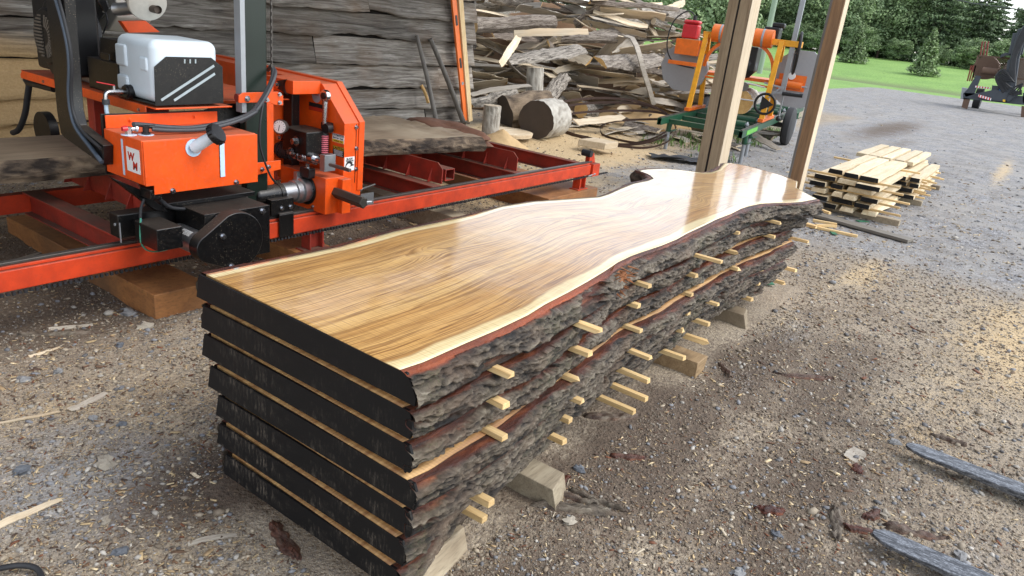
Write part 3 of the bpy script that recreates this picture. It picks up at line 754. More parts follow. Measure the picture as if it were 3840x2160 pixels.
    for side in (-1, 1):
        n2 = (900 if k < 3 else 640) if side < 0 else 140; m2 = 34 if side < 0 else 8
        uu = np.linspace(0, 1, n2)
        ex2 = np.interp(uu, u, nx if side < 0 else fx); ey2 = np.interp(uu, u, ny if side < 0 else fy)
        tx, ty = np.gradient(ex2), np.gradient(ey2)
        kz = np.ones(25) / 25; tx = np.convolve(np.pad(tx, 12, 'edge'), kz, 'valid'); ty = np.convolve(np.pad(ty, 12, 'edge'), kz, 'valid')
        L = np.hypot(tx, ty); tx, ty = tx / L, ty / L
        ox, oy = (ty, -tx) if side < 0 else (-ty, tx)
        lean = (.34 if k == 0 else .0) if side < 0 else .2     # how far the wane leans outward, top to bottom
        vv = np.linspace(0, 1, m2)
        UX, VV = np.meshgrid(uu, vv, indexing='ij')
        nt_ = 6 if side < 0 else 2
        tt = np.clip(VV * (m2 - 1) / nt_, 0, 1)                       # across the top of the bark
        ss = np.clip((VV * (m2 - 1) - nt_) / (m2 - 1 - nt_), 0, 1)    # down the side
        xx = ex2[:, None] + 0 * UX; py = ey2[:, None]
        wx = xx + .05 * fbm(xx * 4, ss * 2, s=seed + 40, o=2); wsn = ss + .22 * fbm(xx * 5, ss * 1.5, s=seed + 41, o=3)
        full = np.clip(.60 + 1.7 * fbm(xx * 2.6, xx * 0 + seed, s=seed + 20, o=3), 0, 1)   # 1 = bark whole at the top edge, 0 = broken away
        if k == 0: full = np.where(xx < 1.42, .9, np.where(xx < 2.45, .30 + .4 * full, full))
        wtop = .020 + .010 * full + .004 * fbm(xx * 14, xx * 0, s=seed + 4)
        lump = fbm(xx * 4.0, ss * 1.3 + 5, s=seed + 1, o=3)
        plate = np.clip(np.abs(fbm(wx * 5.5, wsn * 3.4, s=seed + 2, o=4, g=.55)) * 5.5, 0, 1)   # flat ridges cut by narrow furrows
        rid = 1 - np.abs(fbm(wx * 19, wsn * 6.5, s=seed + 5, o=4, g=.6)) * 2
        fin = fbm(xx * 60, ss * 13, s=seed + 3, o=4, g=.65)
        lost = fbm(xx * 3.2, ss * 1.2, s=seed + 6, o=3)
        bro = sstep(.02, .15, ss + .20 * fbm(xx * 9, ss * 3, s=seed + 9, o=4) + .34 * (full - .45)) * sstep(-.58, -.46, lost + .25 * fbm(xx * 14, ss * 5, s=seed + 10, o=3))
        low = sstep(1.0, .74, ss + .14 * fbm(xx * 11, ss * 0, s=seed + 8))
        amt = bro * (.12 + .88 * low)
        disp = amt * (.004 + .013 * plate + .010 * lump + .009 * rid + .006 * fin)
        outw = np.where(ss > 0, wtop * (1 - .45 * (1 - bro)) + lean * th * ss + disp, tt * wtop + .003 * fin * tt)
        zz = zt - .0015 - th * ss - .003 * tt * (1 - full) + np.where((ss > 0) & (ss < 1), .5 * disp * fbm(xx * 25, ss * 6, s=seed + 7), 0)
        if k == 0 and side < 0: zz = np.where(ss == 0, zt - .0005 - .006 * tt ** 3, zz)
        VX = xx + ox[:, None] * outw; VY = py + oy[:, None] * outw
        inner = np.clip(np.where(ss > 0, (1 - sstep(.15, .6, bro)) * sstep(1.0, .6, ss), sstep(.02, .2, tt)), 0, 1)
        depth = np.clip(.15 + .45 * plate + .28 * rid + .35 * fin + .2 * lump, 0, 1) * np.where(ss > 0, .35 + .65 * low, .5)  # lower recess darkened towards the gap, its shade put into the bark colour
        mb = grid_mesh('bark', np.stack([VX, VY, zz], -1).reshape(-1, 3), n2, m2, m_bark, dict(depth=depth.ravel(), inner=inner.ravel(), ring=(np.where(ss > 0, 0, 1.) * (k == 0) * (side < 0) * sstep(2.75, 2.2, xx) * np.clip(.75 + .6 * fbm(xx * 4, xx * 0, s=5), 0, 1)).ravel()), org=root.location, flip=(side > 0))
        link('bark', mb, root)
    # black sealed end
    z0, z1 = zb + .0012, zt - .0012
    E = MB(); yn = ny[0]; yf = fy[0]; slp = (.38 if k == 0 else .06) * th
    E.prism([(x0 - .006, yf + .012, z1), (x0 - .006, yn - .024, z1), (x0 - .006, yn - .034 - slp * .3, z1 - .3 * th), (x0 - .006, yn - .036 - slp * .75, z1 - .7 * th), (x0 - .006, yn - .026 - slp, z0), (x0 - .006, yf + .03, z0)], (.008, 0, 0))
    E.build('painted_end', m_end, root)
    # sawn far end, closing bark and wood
    return root
TOPS = [.780, .680, .577, .476, .377, .272, .166]
TH = .0835
ORD = ['topmost', 'second', 'third', 'fourth', 'fifth', 'sixth', 'bottom']
NS = [0, -.012, -.02, -.045, -.02, .025, .085]
NC = [1.148, 1.13, 1.125, 1.095, 1.11, 1.125, 1.14]; FS = [0, -.02, -.025, -.06, -.085, -.09, -.12]
X0S = [1.25, 1.248, 1.252, 1.247, 1.253, 1.25, 1.249]
LAB = ['wet varnished-looking walnut brown slab on top of the stack', 'second slab from the top of the stack, clean black end', 'third slab from the top, reddish inner bark showing below its edge',
       'middle slab of the stack, fourth from the top', 'fifth slab from the top with scuffed black end', 'sixth slab down with brown stained top showing in a wider gap', 'bottom slab of the stack resting on the timber blocks']
LAB[0] = 'glossy wet live edge slab on top of the stack'
for k in range(7):
    sr_ = slab(k, TOPS[k], TOPS[k] - TH, X0S[k], NS[k], FS[k], 31 + 7 * k, k < 3, m_slabtop if k == 0 else m_slabdry, LAB[k])

    if k == 0:
        top_slab = sr_
b = MB()
for i in range(46):
    a = Vector((2.47 + R.gauss(0, .035), 1.185 + R.uniform(-.01, .02), .765 + R.uniform(-.05, .008)))
    d = Vector((R.gauss(.1, .35), -R.uniform(.5, 1), R.gauss(-.15, .5))).normalized(); L = R.uniform(.03, .075)
    b.cyl(a, a + d * L, R.uniform(.004, .009), .0012, 5, False)
b.ell((2.47, 1.175, .745), (.05, .03, .03), 12, 8, .6, 4)
b.build('torn_branch_stub', m_stub, top_slab, fix=False)
# stickers: every stick between two slabs is a thing
NUM = ['first', 'second', 'third', 'fourth', 'fifth', 'sixth', 'seventh', 'eighth']
GAPN = ['gap under the top slab', 'second gap from the top', 'third gap from the top', 'fourth gap from the top', 'fifth gap from the top', 'lowest gap of the stack']
STK = [[(1.589, 1.03), (2.08, 1.0), (2.649, 1.10), (3.254, 1.02), (3.87, 1.16), (4.345, 1.09), (4.9, 1.02)],
       [(1.587, 1.02), (2.091, 1.045), (2.66, 1.125), (3.263, 1.12), (3.842, 1.135), (4.4, 1.1), (4.94, 1.0)],
       [(1.583, 1.025), (2.068, 1.06), (2.656, 1.095), (3.272, 1.13), (3.9, 1.12), (4.92, 1.03)],
       [(1.58, 1.045), (2.116, 1.04), (2.655, 1.045), (3.28, 1.13), (3.53, 1.09), (4.35, 1.125), (4.9, 1.10)],
       [(1.538, .995), (2.127, 1.09), (2.652, 1.03), (3.3, 1.14), (3.487, 1.1), (4.4, 1.13), (4.9, 1.05)],
       [(1.577, 1.06), (2.142, 1.12), (2.55, 1.02), (2.693, 1.03), (3.222, 1.10), (3.507, 1.10), (4.378, 1.14), (4.9, 1.10)]]
sk = []
for gi, row in enumerate(STK):
    ztop, zbot = TOPS[gi] - TH - .0006, TOPS[gi + 1] + .0006
    for si, (sx_, sy_) in enumerate(row):
        tl = R.uniform(-.05, .05)
        b = MB(); wdt = R.uniform(.025, .032); y1 = 1.92 - .06 * gi * .5
        L = y1 - sy_
        cy = (y1 + sy_) / 2
        pts = []
        n = 5
        for i in range(n + 1):
            t = i / n; pts.append((sx_ + tl * (t * L), sy_ + t * L, 0))
        # a slightly uneven sawn stick, with a splintered end on some
        jag = R.choice([.001, .003, .006, .014]); sy_ += R.uniform(0, .025)
        for i in range(n):
            pass
        b.add([(sx_ - wdt / 2 + R.uniform(-jag, 0), sy_ + R.uniform(0, jag), zbot), (sx_ + wdt / 2, sy_ + R.uniform(-jag, 0), zbot), (sx_ + wdt / 2, sy_ + R.uniform(0, jag), ztop), (sx_ - wdt / 2, sy_ + R.uniform(-jag, jag), ztop),
               (sx_ - wdt / 2 + tl * L, y1, zbot), (sx_ + wdt / 2 + tl * L, y1, zbot), (sx_ + wdt / 2 + tl * L, y1, ztop), (sx_ - wdt / 2 + tl * L, y1, ztop)],
              [(0, 1, 2, 3), (7, 6, 5, 4), (0, 4, 5, 1), (1, 5, 6, 2), (2, 6, 7, 3), (3, 7, 4, 0)])
        me = b.mesh('sticker', m_pine, (sx_, sy_, zbot))
        # grain runs along the stick: turn it so that its local X is its length
        M = Matrix.Rotation(-PI / 2, 4, 'Z'); me.transform(M)
        o = link('sticker', me, None, (sx_, sy_, zbot)); o.rotation_euler = (0, 0, PI / 2)
        bm = bmesh.new(); bm.from_mesh(me); bmesh.ops.recalc_face_normals(bm, faces=bm.faces); bm.to_mesh(me); bm.free()
        md = o.modifiers.new('edge', 'BEVEL'); md.width = .0012; md.segments = 1
        tag(o, 'pale sticker in the %s, %s from the black ends' % (GAPN[gi], NUM[si]), 'sticker', 'spacer sticks between the slabs')
# timber blocks under the stack
def block(x, y0, y1, wd, h, label, mat, slant=.03):
    b = MB(); b.prism([(x - wd / 2, y0 - slant, .0 - .01), (x + wd / 2, y0 + .01, -.01), (x + wd / 2 - .006, y0 + slant, h), (x - wd / 2 + .004, y0 + .004, h)], (0, y1 - y0, 0))
    o = b.build('timber_block', mat, bev=.004, root=(x, y0, 0))
    return tag(o, label, 'timber block', 'timber blocks carrying the slab stack')
block(1.475, 1.125, 2.0, .27, .081, 'pale timber block under the black end of the stack', m_oldtimber)
block(2.04, 1.05, 2.0, .13, .081, 'grey white timber block nearest the middle of the stack', m_oldtimber)
block(3.50, 1.10, 2.0, .14, .081, 'brown square timber block past the stack middle', m_midblock, .0)
block(4.40, 1.17, 2.0, .14, .081, 'pale timber block under the far end of the stack', m_oldtimber)
# ---------------------------------------------------------------- sawmill bed
bed = empty('sawmill_bed', (3.0, 4.1, .14), 'long orange red steel sawmill track bed behind the slab stack', 'sawmill bed')
b = MB()
b.bb(-.6, 6.36, 3.50, 3.56, .267, .365)
b.build('near_rail', m_bed, bed, bev=.006)
b = MB(); b.bb(-.6, 6.36, 3.513, 3.56, .366, .381); b.build('rail_lip', m_bed, bed, bev=.003)
b = MB(); b.bb(-.6, 6.41, 3.522, 3.555, .382, .396); b.build('track_strip', m_track, bed, bev=.003)
b = MB(); b.bb(-.6, 6.30, 4.68, 4.74, .267, .38); b.build('far_rail', m_bed, bed, bev=.006)
b = MB()
pts = [(-.6 + i * .012, 3.495, .258) for i in range(610)]
n = len(pts)
for i in range(0, n, 2):
    b.box(pts[i], (.013, .013, .017 if i % 4 else .012))
b.build('drive_chain', m_rubber, bed)
for x_, zt_, w_ in ((.65, .395, .1), (1.83, .395, .1), (4.15, .395, .10), (5.2, .395, .10), (6.2, .395, .08)):
    b = MB()
    b.bb(x_ - w_ / 2, x_ + w_ / 2, 3.565, 4.675, zt_ - .012, zt_); b.bb(x_ - .012, x_ + .012, 3.565, 4.675, .27, zt_ - .013)
    b.bb(x_ - w_ / 2, x_ + w_ / 2, 3.565, 4.675, .262, .2695)
    b.build('cross_beam', m_bedin, bed, bev=.003)
b = MB(); b.bb(4.42, 4.53, 3.72, 4.67, .37, .378); b.bb(4.42, 4.53, 3.72, 4.67, .455, .463); b.bb(4.42, 4.428, 3.72, 4.67, .379, .454); b.bb(4.522, 4.53, 3.72, 4.67, .379, .454)
b.build('box_tube', m_bedin, bed)
for x_, ya in ((2.1, 3.95), (4.22, 3.585), (5.22, 3.60)):
    b = MB(); yb = ya + 1.02
    b.prism([(x_, ya, .397), (x_, yb, .397), (x_, yb, .555), (x_, ya + .05, .555), (x_, ya, .51)], (.010, 0, 0))
    for q in (.1, .33, .58, .82):
        b.prism([(x_ - .001, ya + q, .398), (x_ - .001, ya + q, .505), (x_ - .045, ya + q, .398)], (0, .008, 0))
    b.build('bunk_plate', m_bedin, bed, bev=.002)
# end stop, bracket and chain anchor at the far end of the near rail
b = MB(); b.prism([(6.37, 3.48, .25), (6.37, 3.48, .372), (6.50, 3.48, .372), (6.50, 3.48, .25)], (0, .11, 0))
b.build('end_plate', m_bed, bed, bev=.004)
b = MB(); b.prism([(6.36, 3.53, .374), (6.48, 3.53, .374), (6.44, 3.53, .47), (6.36, 3.53, .47)], (0, .05, 0)); b.build('stop_bracket', m_bed, bed, bev=.004)
b = MB(); b.cyl((6.33, 3.50, .475), (6.33, 3.60, .475), .033, n=18); b.cyl((6.33, 3.499, .475), (6.33, 3.4985, .475), .018, n=12); b.build('rubber_bumper', m_rubber, bed, smooth=40)
b = MB(); b.cyl((6.30, 3.485, .262), (6.44, 3.485, .275), .006); b.cyl((6.40, 3.485, .27), (6.42, 3.485, .272), .012, n=6); b.build('tension_bolt', m_galv, bed)
for x_ in (6.22, 2.95, .4):
    for y_ in (3.53, 4.71):
        b = MB()
        b.bb(x_ - .09, x_ + .09, y_ - .05, y_ + .05, .138, .147)
        b.bb(x_ - .055, x_ - .045, y_ - .04, y_ + .04, .148, .262); b.bb(x_ + .045, x_ + .055, y_ - .04, y_ + .04, .148, .262)
        b.bb(x_ - .044, x_ + .044, y_ - .004, y_ + .004, .148, .262)
        b.prism([(x_ + .056, y_, .148), (x_ + .1, y_, .148), (x_ + .056, y_, .23)], (0, .006, 0))
        b.build('bed_foot', m_bed if x_ > 5 else m_bedin, bed)
# small clamp handle between the beams
b = MB(); b.tube([(3.42, 3.62, .43), (3.46, 3.66, .43), (3.56, 3.62, .465)], .007); b.cyl((3.38, 3.66, .43), (3.47, 3.66, .43), .016); b.build('clamp_handle', m_steel, bed, smooth=40)

def timber(x, y0, y1, w_, z1, label, mat, z0=-.05):
    b = MB(); b.bb(x - w_ / 2, x + w_ / 2, y0, y1, z0, z1)
    o = b.build('bed_timber', mat, bev=.006, root=(x, y0, 0)); return tag(o, label, 'timber', 'timbers under the sawmill bed')
m_bedtimber = wood('amber_timber', lin(164, 112, 64), lin(128, 84, 48), lin(84, 56, 34), (8, 8, 16), rnd=.05, dirt=lin(100, 78, 58))
timber(1.985, 3.40, 5.1, .30, .132, 'amber timber end under the orange rail beside the black ends', m_bedtimber)
timber(4.40, 3.42, 5.1, .16, .137, 'pale short timber half buried in sawdust under the orange rail', m_oldtimber)
timber(2.95, 3.46, 5.1, .26, .137, 'dark timber under the orange rail past the blade guard', m_bedtimber)
o_ = timber(6.02, 3.45, 5.1, .9, .137, 'wide brown timber under the far end of the orange rail', m_bedtimber, -.02)
timber(.4, 3.46, 5.1, .3, .137, 'timber under the orange rail at the left picture edge', m_sleeper)

# ---------------------------------------------------------------- cant lying on the bed
def cant():
    root = empty('sawn_cant', (3.2, 4.35, .556), 'dusty grey sawn log slab with bark edge on the sawmill bed', 'log slab')
    nx_ = 260; u = np.linspace(0, 1, nx_); x = .6 + u * (4.95 - .6)
    yn = np.interp(x, [.6, 1.5, 2.4, 3.4, 3.9, 4.3, 4.62, 4.8, 4.95], [4.30, 4.30, 4.22, 4.10, 4.05, 3.96, 3.88, 3.86, 3.80]) + .02 * fbm(x * 3, x * 0, s=77)
    yf = np.full_like(x, 4.86) + .02 * fbm(x * 3, x * 0 + 4, s=78)
    zb, zt = .557, .672
    m = 16; prof = np.linspace(0, 1, m)
    X, V = np.meshgrid(x, prof, indexing='ij')
    bul = .022 * np.sin(V * PI) + .025 * (1 - np.abs(fbm(X * 12, V * 3, s=80, o=5, g=.6)) * 2) * np.sin(V * PI * .9 + .1)
    Y = yn[:, None] - .03 * V - bul; Z = zt - (zt - zb) * V + 0 * X
    X2 = X + .02 * fbm(V * 4, X * 0, s=3) * (X > 4.8)
    dep = np.clip(.5 + fbm(X * 12, V * 3, s=80, o=5), 0, 1)
    link('bark', grid_mesh('bark', np.stack([X2, Y, Z], -1).reshape(-1, 3), nx_, m, m_dbark, dict(depth=dep.ravel(), inner=(.0 * dep).ravel()), org=root.location), root)
    V2 = np.linspace(0, 1, 12); Xg, W_ = np.meshgrid(x, V2, indexing='ij')
    Yg = yn[:, None] * (1 - W_) + yf[:, None] * W_
    Zg = zt + .004 * fbm(Xg * 5, Yg * 5, s=9) + .03 * sstep(4.35, 4.6, Xg) * np.clip(fbm(Xg * 9, Yg * 9, s=12) + .25, 0, 1) * (W_ > .02)
    link('sawn_face', grid_mesh('sawn_face', np.stack([Xg, Yg, Zg], -1).reshape(-1, 3), nx_, 12, m_canttop, org=root.location, flip=False), root)
    q = MB(); q.prism([(4.951, 3.80, zt), (4.951, 4.85, zt), (4.951, 4.85, zb), (4.951, 3.77, zb)], (.003, 0, 0)); q.prism([(4.94, 4.83, zt - .004), (4.94, 4.85, zb), (.6, 4.85, zb), (.6, 4.83, zt - .004)], (0, .004, 0))
    q.bb(.6, 2.6, 4.36, 4.84, zb - .001, zb + .002); q.bb(2.601, 4.94, 4.16, 4.84, zb - .001, zb + .002)
    q.build('end_grain', m_cantend, root)
    # rotten red brown lump on the far end
    e = MB(); e.ell((5.05, 4.25, .63), (.20, .42, .085), 40, 20, .5, 5.5)
    o = e.build('rotten_end', m_rotten, root, smooth=80)
    return root
m_canttop = wood('dusty_cant_face', lin(150, 134, 112), lin(126, 108, 88), lin(88, 74, 60), (1.2, 18, 18), rnd=.02, dirt=lin(168, 154, 132))
m_cantend = plain('cant_end_grain', lin(150, 122, 88), .8, 0, .3, .3, 14)
m_rotten = plain('rotten_brown_wood', lin(106, 74, 58), .9, 0, .4, 1., 22)
cant()

# ---------------------------------------------------------------- sawmill head
head = empty('bandsaw_carriage', (2.6, 4.0, .4), 'orange and black bandsaw mill head with white water tank on the track', 'sawmill')
def bolt(mb, p, d, r=.008, h=.008):
    mb.cut(); p, d = Vector(p), Vector(d).normalized(); mb.cyl(p, p + d * .003, r * 1.5, n=12); mb.cyl(p + d * .003, p + d * (h + .003), r, n=6)
def text(body, size, right, up, org, mat, parent, name='lettering', ext=.0006, shear=0, bold=0, ax='CENTER'):
    c = bpy.data.curves.new(name, 'FONT'); c.body = body; c.size = size; c.extrude = ext; c.shear = shear; c.offset = bold
    c.align_x = ax; c.align_y = 'CENTER'; c.space_character = 1.0
    c.materials.append(mat)
    o = bpy.data.objects.new(name, c); COL.objects.link(o)
    r_, u_ = Vector(right).normalized(), Vector(up).normalized(); n_ = r_.cross(u_)
    M = Matrix((r_, u_, n_)).transposed().to_4x4(); M.translation = Vector(org) - ORG[parent.name]
    me = bpy.data.meshes.new_from_object(o); bpy.data.objects.remove(o)
    if not me.materials: me.materials.append(mat)
    o = bpy.data.objects.new(name, me); COL.objects.link(o)
    o.parent = parent; o.matrix_local = M
    return o
NX, NY = Vector((-1, 0, 0)), Vector((0, -1, 0))
# coolant tank box
b = MB(); b.bb(1.77, 2.38, 3.304, 3.64, .728, .937); box = b.build('coolant_box', m_orange, head, bev=.004)
b = MB(); b.prism([(1.775, 3.298, .933), (2.384, 3.298, .933), (2.384, 3.298, .681), (1.815, 3.298, .681), (1.815, 3.298, .725), (1.775, 3.298, .725)], (0, .005, 0)); front = b.build('front_plate', m_orange, head, bev=.0015)
b = MB(); b.bb(1.776, 2.37, 3.625, 3.632, .938, 1.0)
for px_ in (1010, 1510):
    q = Z1(px_, 905 if px_ > 1200 else 930, y=3.624); bolt(b, q, NY, .007)
b.build('flange', m_orange, head, bev=.0015)
b = MB()
for pz in ((1340, 445), (1833, 378)): bolt(b, Z2(*pz, y=3.297), NY, .009, .012)
b.build('bolt', m_chrome, front)
b = MB()
c = Z1(1505, 1148, y=3.2955); b.cyl(c + Vector((0, .002, 0)), c, .043, n=28); b.build('tank_opening', m_bluewin, front)
a0, a1 = Z1(1703, 1080, y=3.297), Z1(1748, 1370, y=3.297)
b = MB(); b.bb(a0.x, a1.x, 3.2965, 3.2975, a1.z, a0.z); b.build('level_window', m_bluewin, front)
b = MB(); b.bb(a0.x - .003, a0.x, 3.2955, 3.2975, a1.z - .003, a0.z + .003); b.bb(a0.x - .003, a1.x + .003, 3.2955, 3.2975, a0.z, a0.z + .003); b.build('window_rim', m_blackclean, front)
a0, a1 = Z1(937, 1075, x=1.769), Z1(972, 1360, x=1.769)
b = MB(); b.bb(1.7685, 1.7695, a1.y, a0.y, a1.z, a0.z); b.build('level_window', m_bluewin, box)
# neck and cap
ca = c + Vector((.052, -.10, .078)); dv = (ca - c).normalized()
b = MB(); b.cyl(c, ca, .030, .026, n=24); b.build('filler_neck', m_whitepl, front, smooth=50)
b = MB(); b.lathe(ca - dv * .012, dv, [(0, .046), (.004, .05), (.03, .05), (.036, .045), (.037, .03)], 30)
for i in range(16):
    u_ = dv.orthogonal().normalized(); w_ = dv.cross(u_); a = 2 * PI * i / 16
    b.box(ca + dv * .004 + (u_ * math.cos(a) + w_ * math.sin(a)) * .05, (.006, .006, .024), Matrix((u_, w_, dv)).transposed())
b.build('filler_cap', m_blackclean, front, smooth=40)
# logo sticker on the side of the box
p00, p10, p11, p01 = [Z1(*q, x=1.769) for q in ((978, 1133), (1080, 1168), (1085, 1355), (990, 1305))]
ycen = (p00.y + p10.y) / 2; zcen = (p00.z + p11.z) / 2
b = MB(); b.bb(1.7675, 1.7695, p10.y, p00.y, p11.z, p00.z); st = b.build('logo_sticker', m_stick, head)
text('W', .052, (0, -1, 0), (0, 0, 1), (1.7668, ycen + .017, zcen + .014), m_txtr, st, shear=.1, bold=.002)
text('M', .052, (0, -1, 0), (0, 0, 1), (1.7668, ycen - .015, zcen - .026), m_txtr, st, shear=.1, bold=.002)
# black back plate and its raised right end
b = MB(); b.bb(1.765, 2.40, 3.641, 3.652, .715, 1.004)
pl = [Z1(*q, y=3.638) for q in ((1585, 852), (1715, 806), (1950, 799), (1985, 835), (1990, 1030))]
b.prism(pl + [Vector((2.2, 3.638, .9))], (0, .003, 0)); bolt(b, Z1(1905, 825, y=3.637), NY, .012, .014)
b.build('back_plate', m_black, head, bev=.0015)
# hoses across the box
def hz(a, q, y): return Z1(a, q, y=y)
b = MB(); b.tube([hz(1035, 965, 3.45), hz(1120, 970, 3.46), hz(1330, 990, 3.44), hz(1500, 990, 3.42), hz(1700, 960, 3.42), hz(1880, 910, 3.42), hz(1987, 855, 3.44), Z3(100, 520, y=3.46), Z3(200, 455, y=3.47), Z3(290, 330, y=3.48), Z3(345, 220, y=3.5), Z3(362, 140, y=3.54), Z3(345, 105, y=3.62), Z3(320, 130, y=3.7)], .0115, 10, 5)
b.build('hose', m_hose, head, smooth=60)
b = MB(); b.tube([hz(1180, 1002, 3.42), hz(1330, 1012, 3.40), hz(1560, 1005, 3.39), hz(1760, 965, 3.395), hz(1900, 915, 3.40), hz(1990, 865, 3.42), Z3(110, 530, y=3.44), Z3(215, 460, y=3.455), Z3(305, 330, y=3.465), Z3(357, 225, y=3.485), Z3(378, 150, y=3.52), Z3(360, 112, y=3.6)], .0105, 10, 5)
b.build('hose', m_hose, head, smooth=60)
b = MB()
q0 = hz(995, 965, 3.45); b.cyl((q0.x, 3.45, .938), (q0.x, 3.45, .975), .016, n=6); b.cyl((q0.x - .01, 3.45, .965), (q0.x + .035, 3.45, .965), .009)
q1 = hz(1133, 1030, 3.43); b.cyl((q0.x + .03, 3.45, .965), (q0.x + .04, 3.45, .965), .015)
b.build('hose_fitting', m_chrome, head)
b = MB(); b.cyl((q0.x - .03, 3.45, .967), (q0.x - .008, 3.45, .967), .011, .014, n=12); b.build('red_cap', m_redpl, head)
b = MB(); q1 = Vector((q1.x, 3.43, .938)); b.lathe(q1, (0, 0, 1), [(0, .02), (.012, .02), (.013, .014), (.036, .014), (.037, .018), (.043, .018)], 16); b.cyl(q1 + Vector((0, 0, .036)), q1 + Vector((.045, 0, .036)), .009); b.build('hose_elbow', m_blackclean, head, smooth=40)
b = MB(); b.cyl(q1 + Vector((-.0, 0, -.0005)), q1 + Vector((0, 0, .002)), .035, n=20); b.cyl((q0.x, 3.45, .9375), (q0.x, 3.45, .940), .035, n=20); b.build('tank_top_opening', m_bluewin, head)
# black control arm rising past the top of the photograph
AX = 1.72
def arm(p, y0): return Vector((AX, p[0], p[1]))
b = MB()
poly = [(3.665, .83), (3.60, .70), (3.66, .70), (3.72, .74), (4.06, .86), (4.115, .92), (4.165, 1.50), (4.16, 2.4), (4.04, 2.4), (4.045, 1.5), (4.02, .985), (3.96, .955)]
poly = [(Z1(*q, x=AX).y, Z1(*q, x=AX).z) for q in ((800, 1285), (800, 1130), (600, 975), (570, 860), (545, 560), (500, 0))]
top_r = Z1(500, 0, x=AX); 
left = [(Z1(*q, x=AX).y, Z1(*q, x=AX).z) for q in ((355, 0), (412, 560), (440, 860), (470, 1035), (500, 1070))]
prof = poly + [(top_r.y - .02, 2.4), (top_r.y + .12, 2.4)] + left
b.prism([(AX, y_, z_) for y_, z_ in prof], (.05, 0, 0)); b.build('control_arm', m_black, head, bev=.004)
b = MB(); b.tube([Z1(*q, x=AX - .012) for q in ((430, -20), (480, 150), (525, 350), (540, 520), (535, 700), (548, 850), (590, 990), (700, 1140), (790, 1260))], .0105, 10, 4); b.build('cable_sleeve', plain('blue_grey_sleeve', lin(62, 72, 84), .6), head, smooth=60)
b = MB(); b.tube([Z1(*q, x=AX - .008) for q in ((455, -20), (500, 160), (545, 380), (556, 560), (552, 720), (572, 880), (640, 1020), (780, 1150))], .008, 8, 4); b.build('cable_sleeve', m_rubber, head, smooth=60)
# deck
b = MB(); b.prism([(2.0, 3.575, 1.034), (2.0, 5.05, 1.034), (2.95, 5.05, 1.034), (2.95, 3.76, 1.034), (2.43, 3.76, 1.034), (2.43, 3.575, 1.034)], (0, 0, -.008)); b.prism([(2.0, 3.66, 1.034), (2.0, 5.02, 1.034), (2.0, 5.05, 1.01), (2.0, 5.05, .985), (2.0, 3.66, .985)], (-.006, 0, 0))
deck = b.build('deck', m_orange, head, bev=.004)
b = MB()
for y_ in (4.75, 4.42, 3.72): bolt(b, (1.993, y_, 1.005), NX, .006, .005)
b.build('deck_bolt', m_chrome, deck)
b = MB(); b.bb(2.28, 2.42, 4.18, 4.30, .40, 1.02); b.build('carriage_post', m_bedin, head, bev=.004)
b = MB(); b.bb(2.2, 2.28, 4.62, 4.70, .40, 1.02); b.build('carriage_post', m_bedin, head, bev=.004)
b = MB(); b.tube([Z1(*q, x=2.05) for q in ((200, 620), (225, 650), (212, 760), (195, 880), (150, 1000), (100, 1030))], .018, 10, 4); b.build('exhaust_hose', m_rubber, head, smooth=60)
b = MB(); b.tube([Z1(*q, x=2.03) for q in ((215, 640), (300, 660), (420, 690))], .02, 10, 3); b.build('frame_tube', m_blackclean, head, smooth=60)
b = MB(); c = Z1(350, 1010, x=2.4); b.cyl((2.38, c.y, c.z), (2.44, c.y, c.z), .13, n=32); b.build('idle_wheel', m_blackclean, head, smooth=40)
# engine
eng = []
c = Vector((1.90, 4.52, 1.262))
b = MB()
oc = [(c.y + .175 * math.cos(a) * 1.0, c.z + .215 * math.sin(a)) for a in [PI / 8 + i * PI / 4 for i in range(8)]]
b.prism([(1.965, y_, z_) for y_, z_ in oc], (.2, 0, 0))
b.bb(1.99, 2.13, 4.33, 4.80, 1.08, 1.78)
b.bb(2.13, 2.26, 4.72, 5.0, 1.08, 1.78)
shroud = b.build('engine_shroud', m_blackclean, head, bev=.02)
b = MB(); c = Vector((1.955, 4.52, 1.275))
b.lathe(c, NX, [(0, .15), (.012, .15), (.024, .138), (.025, .1)], 30)
fan = b.build('fan_guard', m_blackclean, head, smooth=40)
b = MB()
for i in range(13):
    z_ = -.105 + i * .0175; hw = math.sqrt(max(.0, .118 ** 2 - z_ * z_))
    b.bb(1.922, 1.929, c.y + .025, c.y + hw, c.z + z_ - .0045, c.z + z_ + .0045)
    a = PI / 2 + (i - 6) * PI / 14
    b.bar((1.925, c.y - .05 * math.sin(a), c.z - .05 * math.cos(a)), (1.925, c.y - .112 * math.sin(a), c.z - .112 * math.cos(a)), .009, .007, up=(1, 0, 0))
b.build('fan_slats', plain('dusty_grille', lin(96, 88, 78), .7), fan)
m_engsil = plain('dusty_cast_alloy', lin(186, 182, 172), .45, .15, .2, 0, 30)
b = MB()
b.prism([Z1(*q, x=2.33) for q in ((620, -30), (620, 130), (690, 235), (840, 235), (905, 130), (895, -30))], (.22, 0, 0))
b.bb(2.24, 2.55, 4.40, 4.86, 1.08, 1.27)
b.build('engine_block', m_engsil, head, bev=.012)
b = MB()
for i in range(9):
    b.bb(2.225, 2.238, 4.42, 4.84, 1.09 + i * .02, 1.099 + i * .02)
b.build('cooling_fins', m_steel, head)
b = MB(); b.bb(2.1, 2.45, 4.34, 4.86, 1.036, 1.078); b.build('engine_base', m_alu, head, bev=.01)
b = MB(); b.prism([Z1(*q, x=2.322) for q in ((690, 20), (700, 130), (790, 150), (860, 70), (830, -10))], (-.012, 0, 0)); b.build('rocker_cover', m_alu, head, bev=.006)
b = MB()
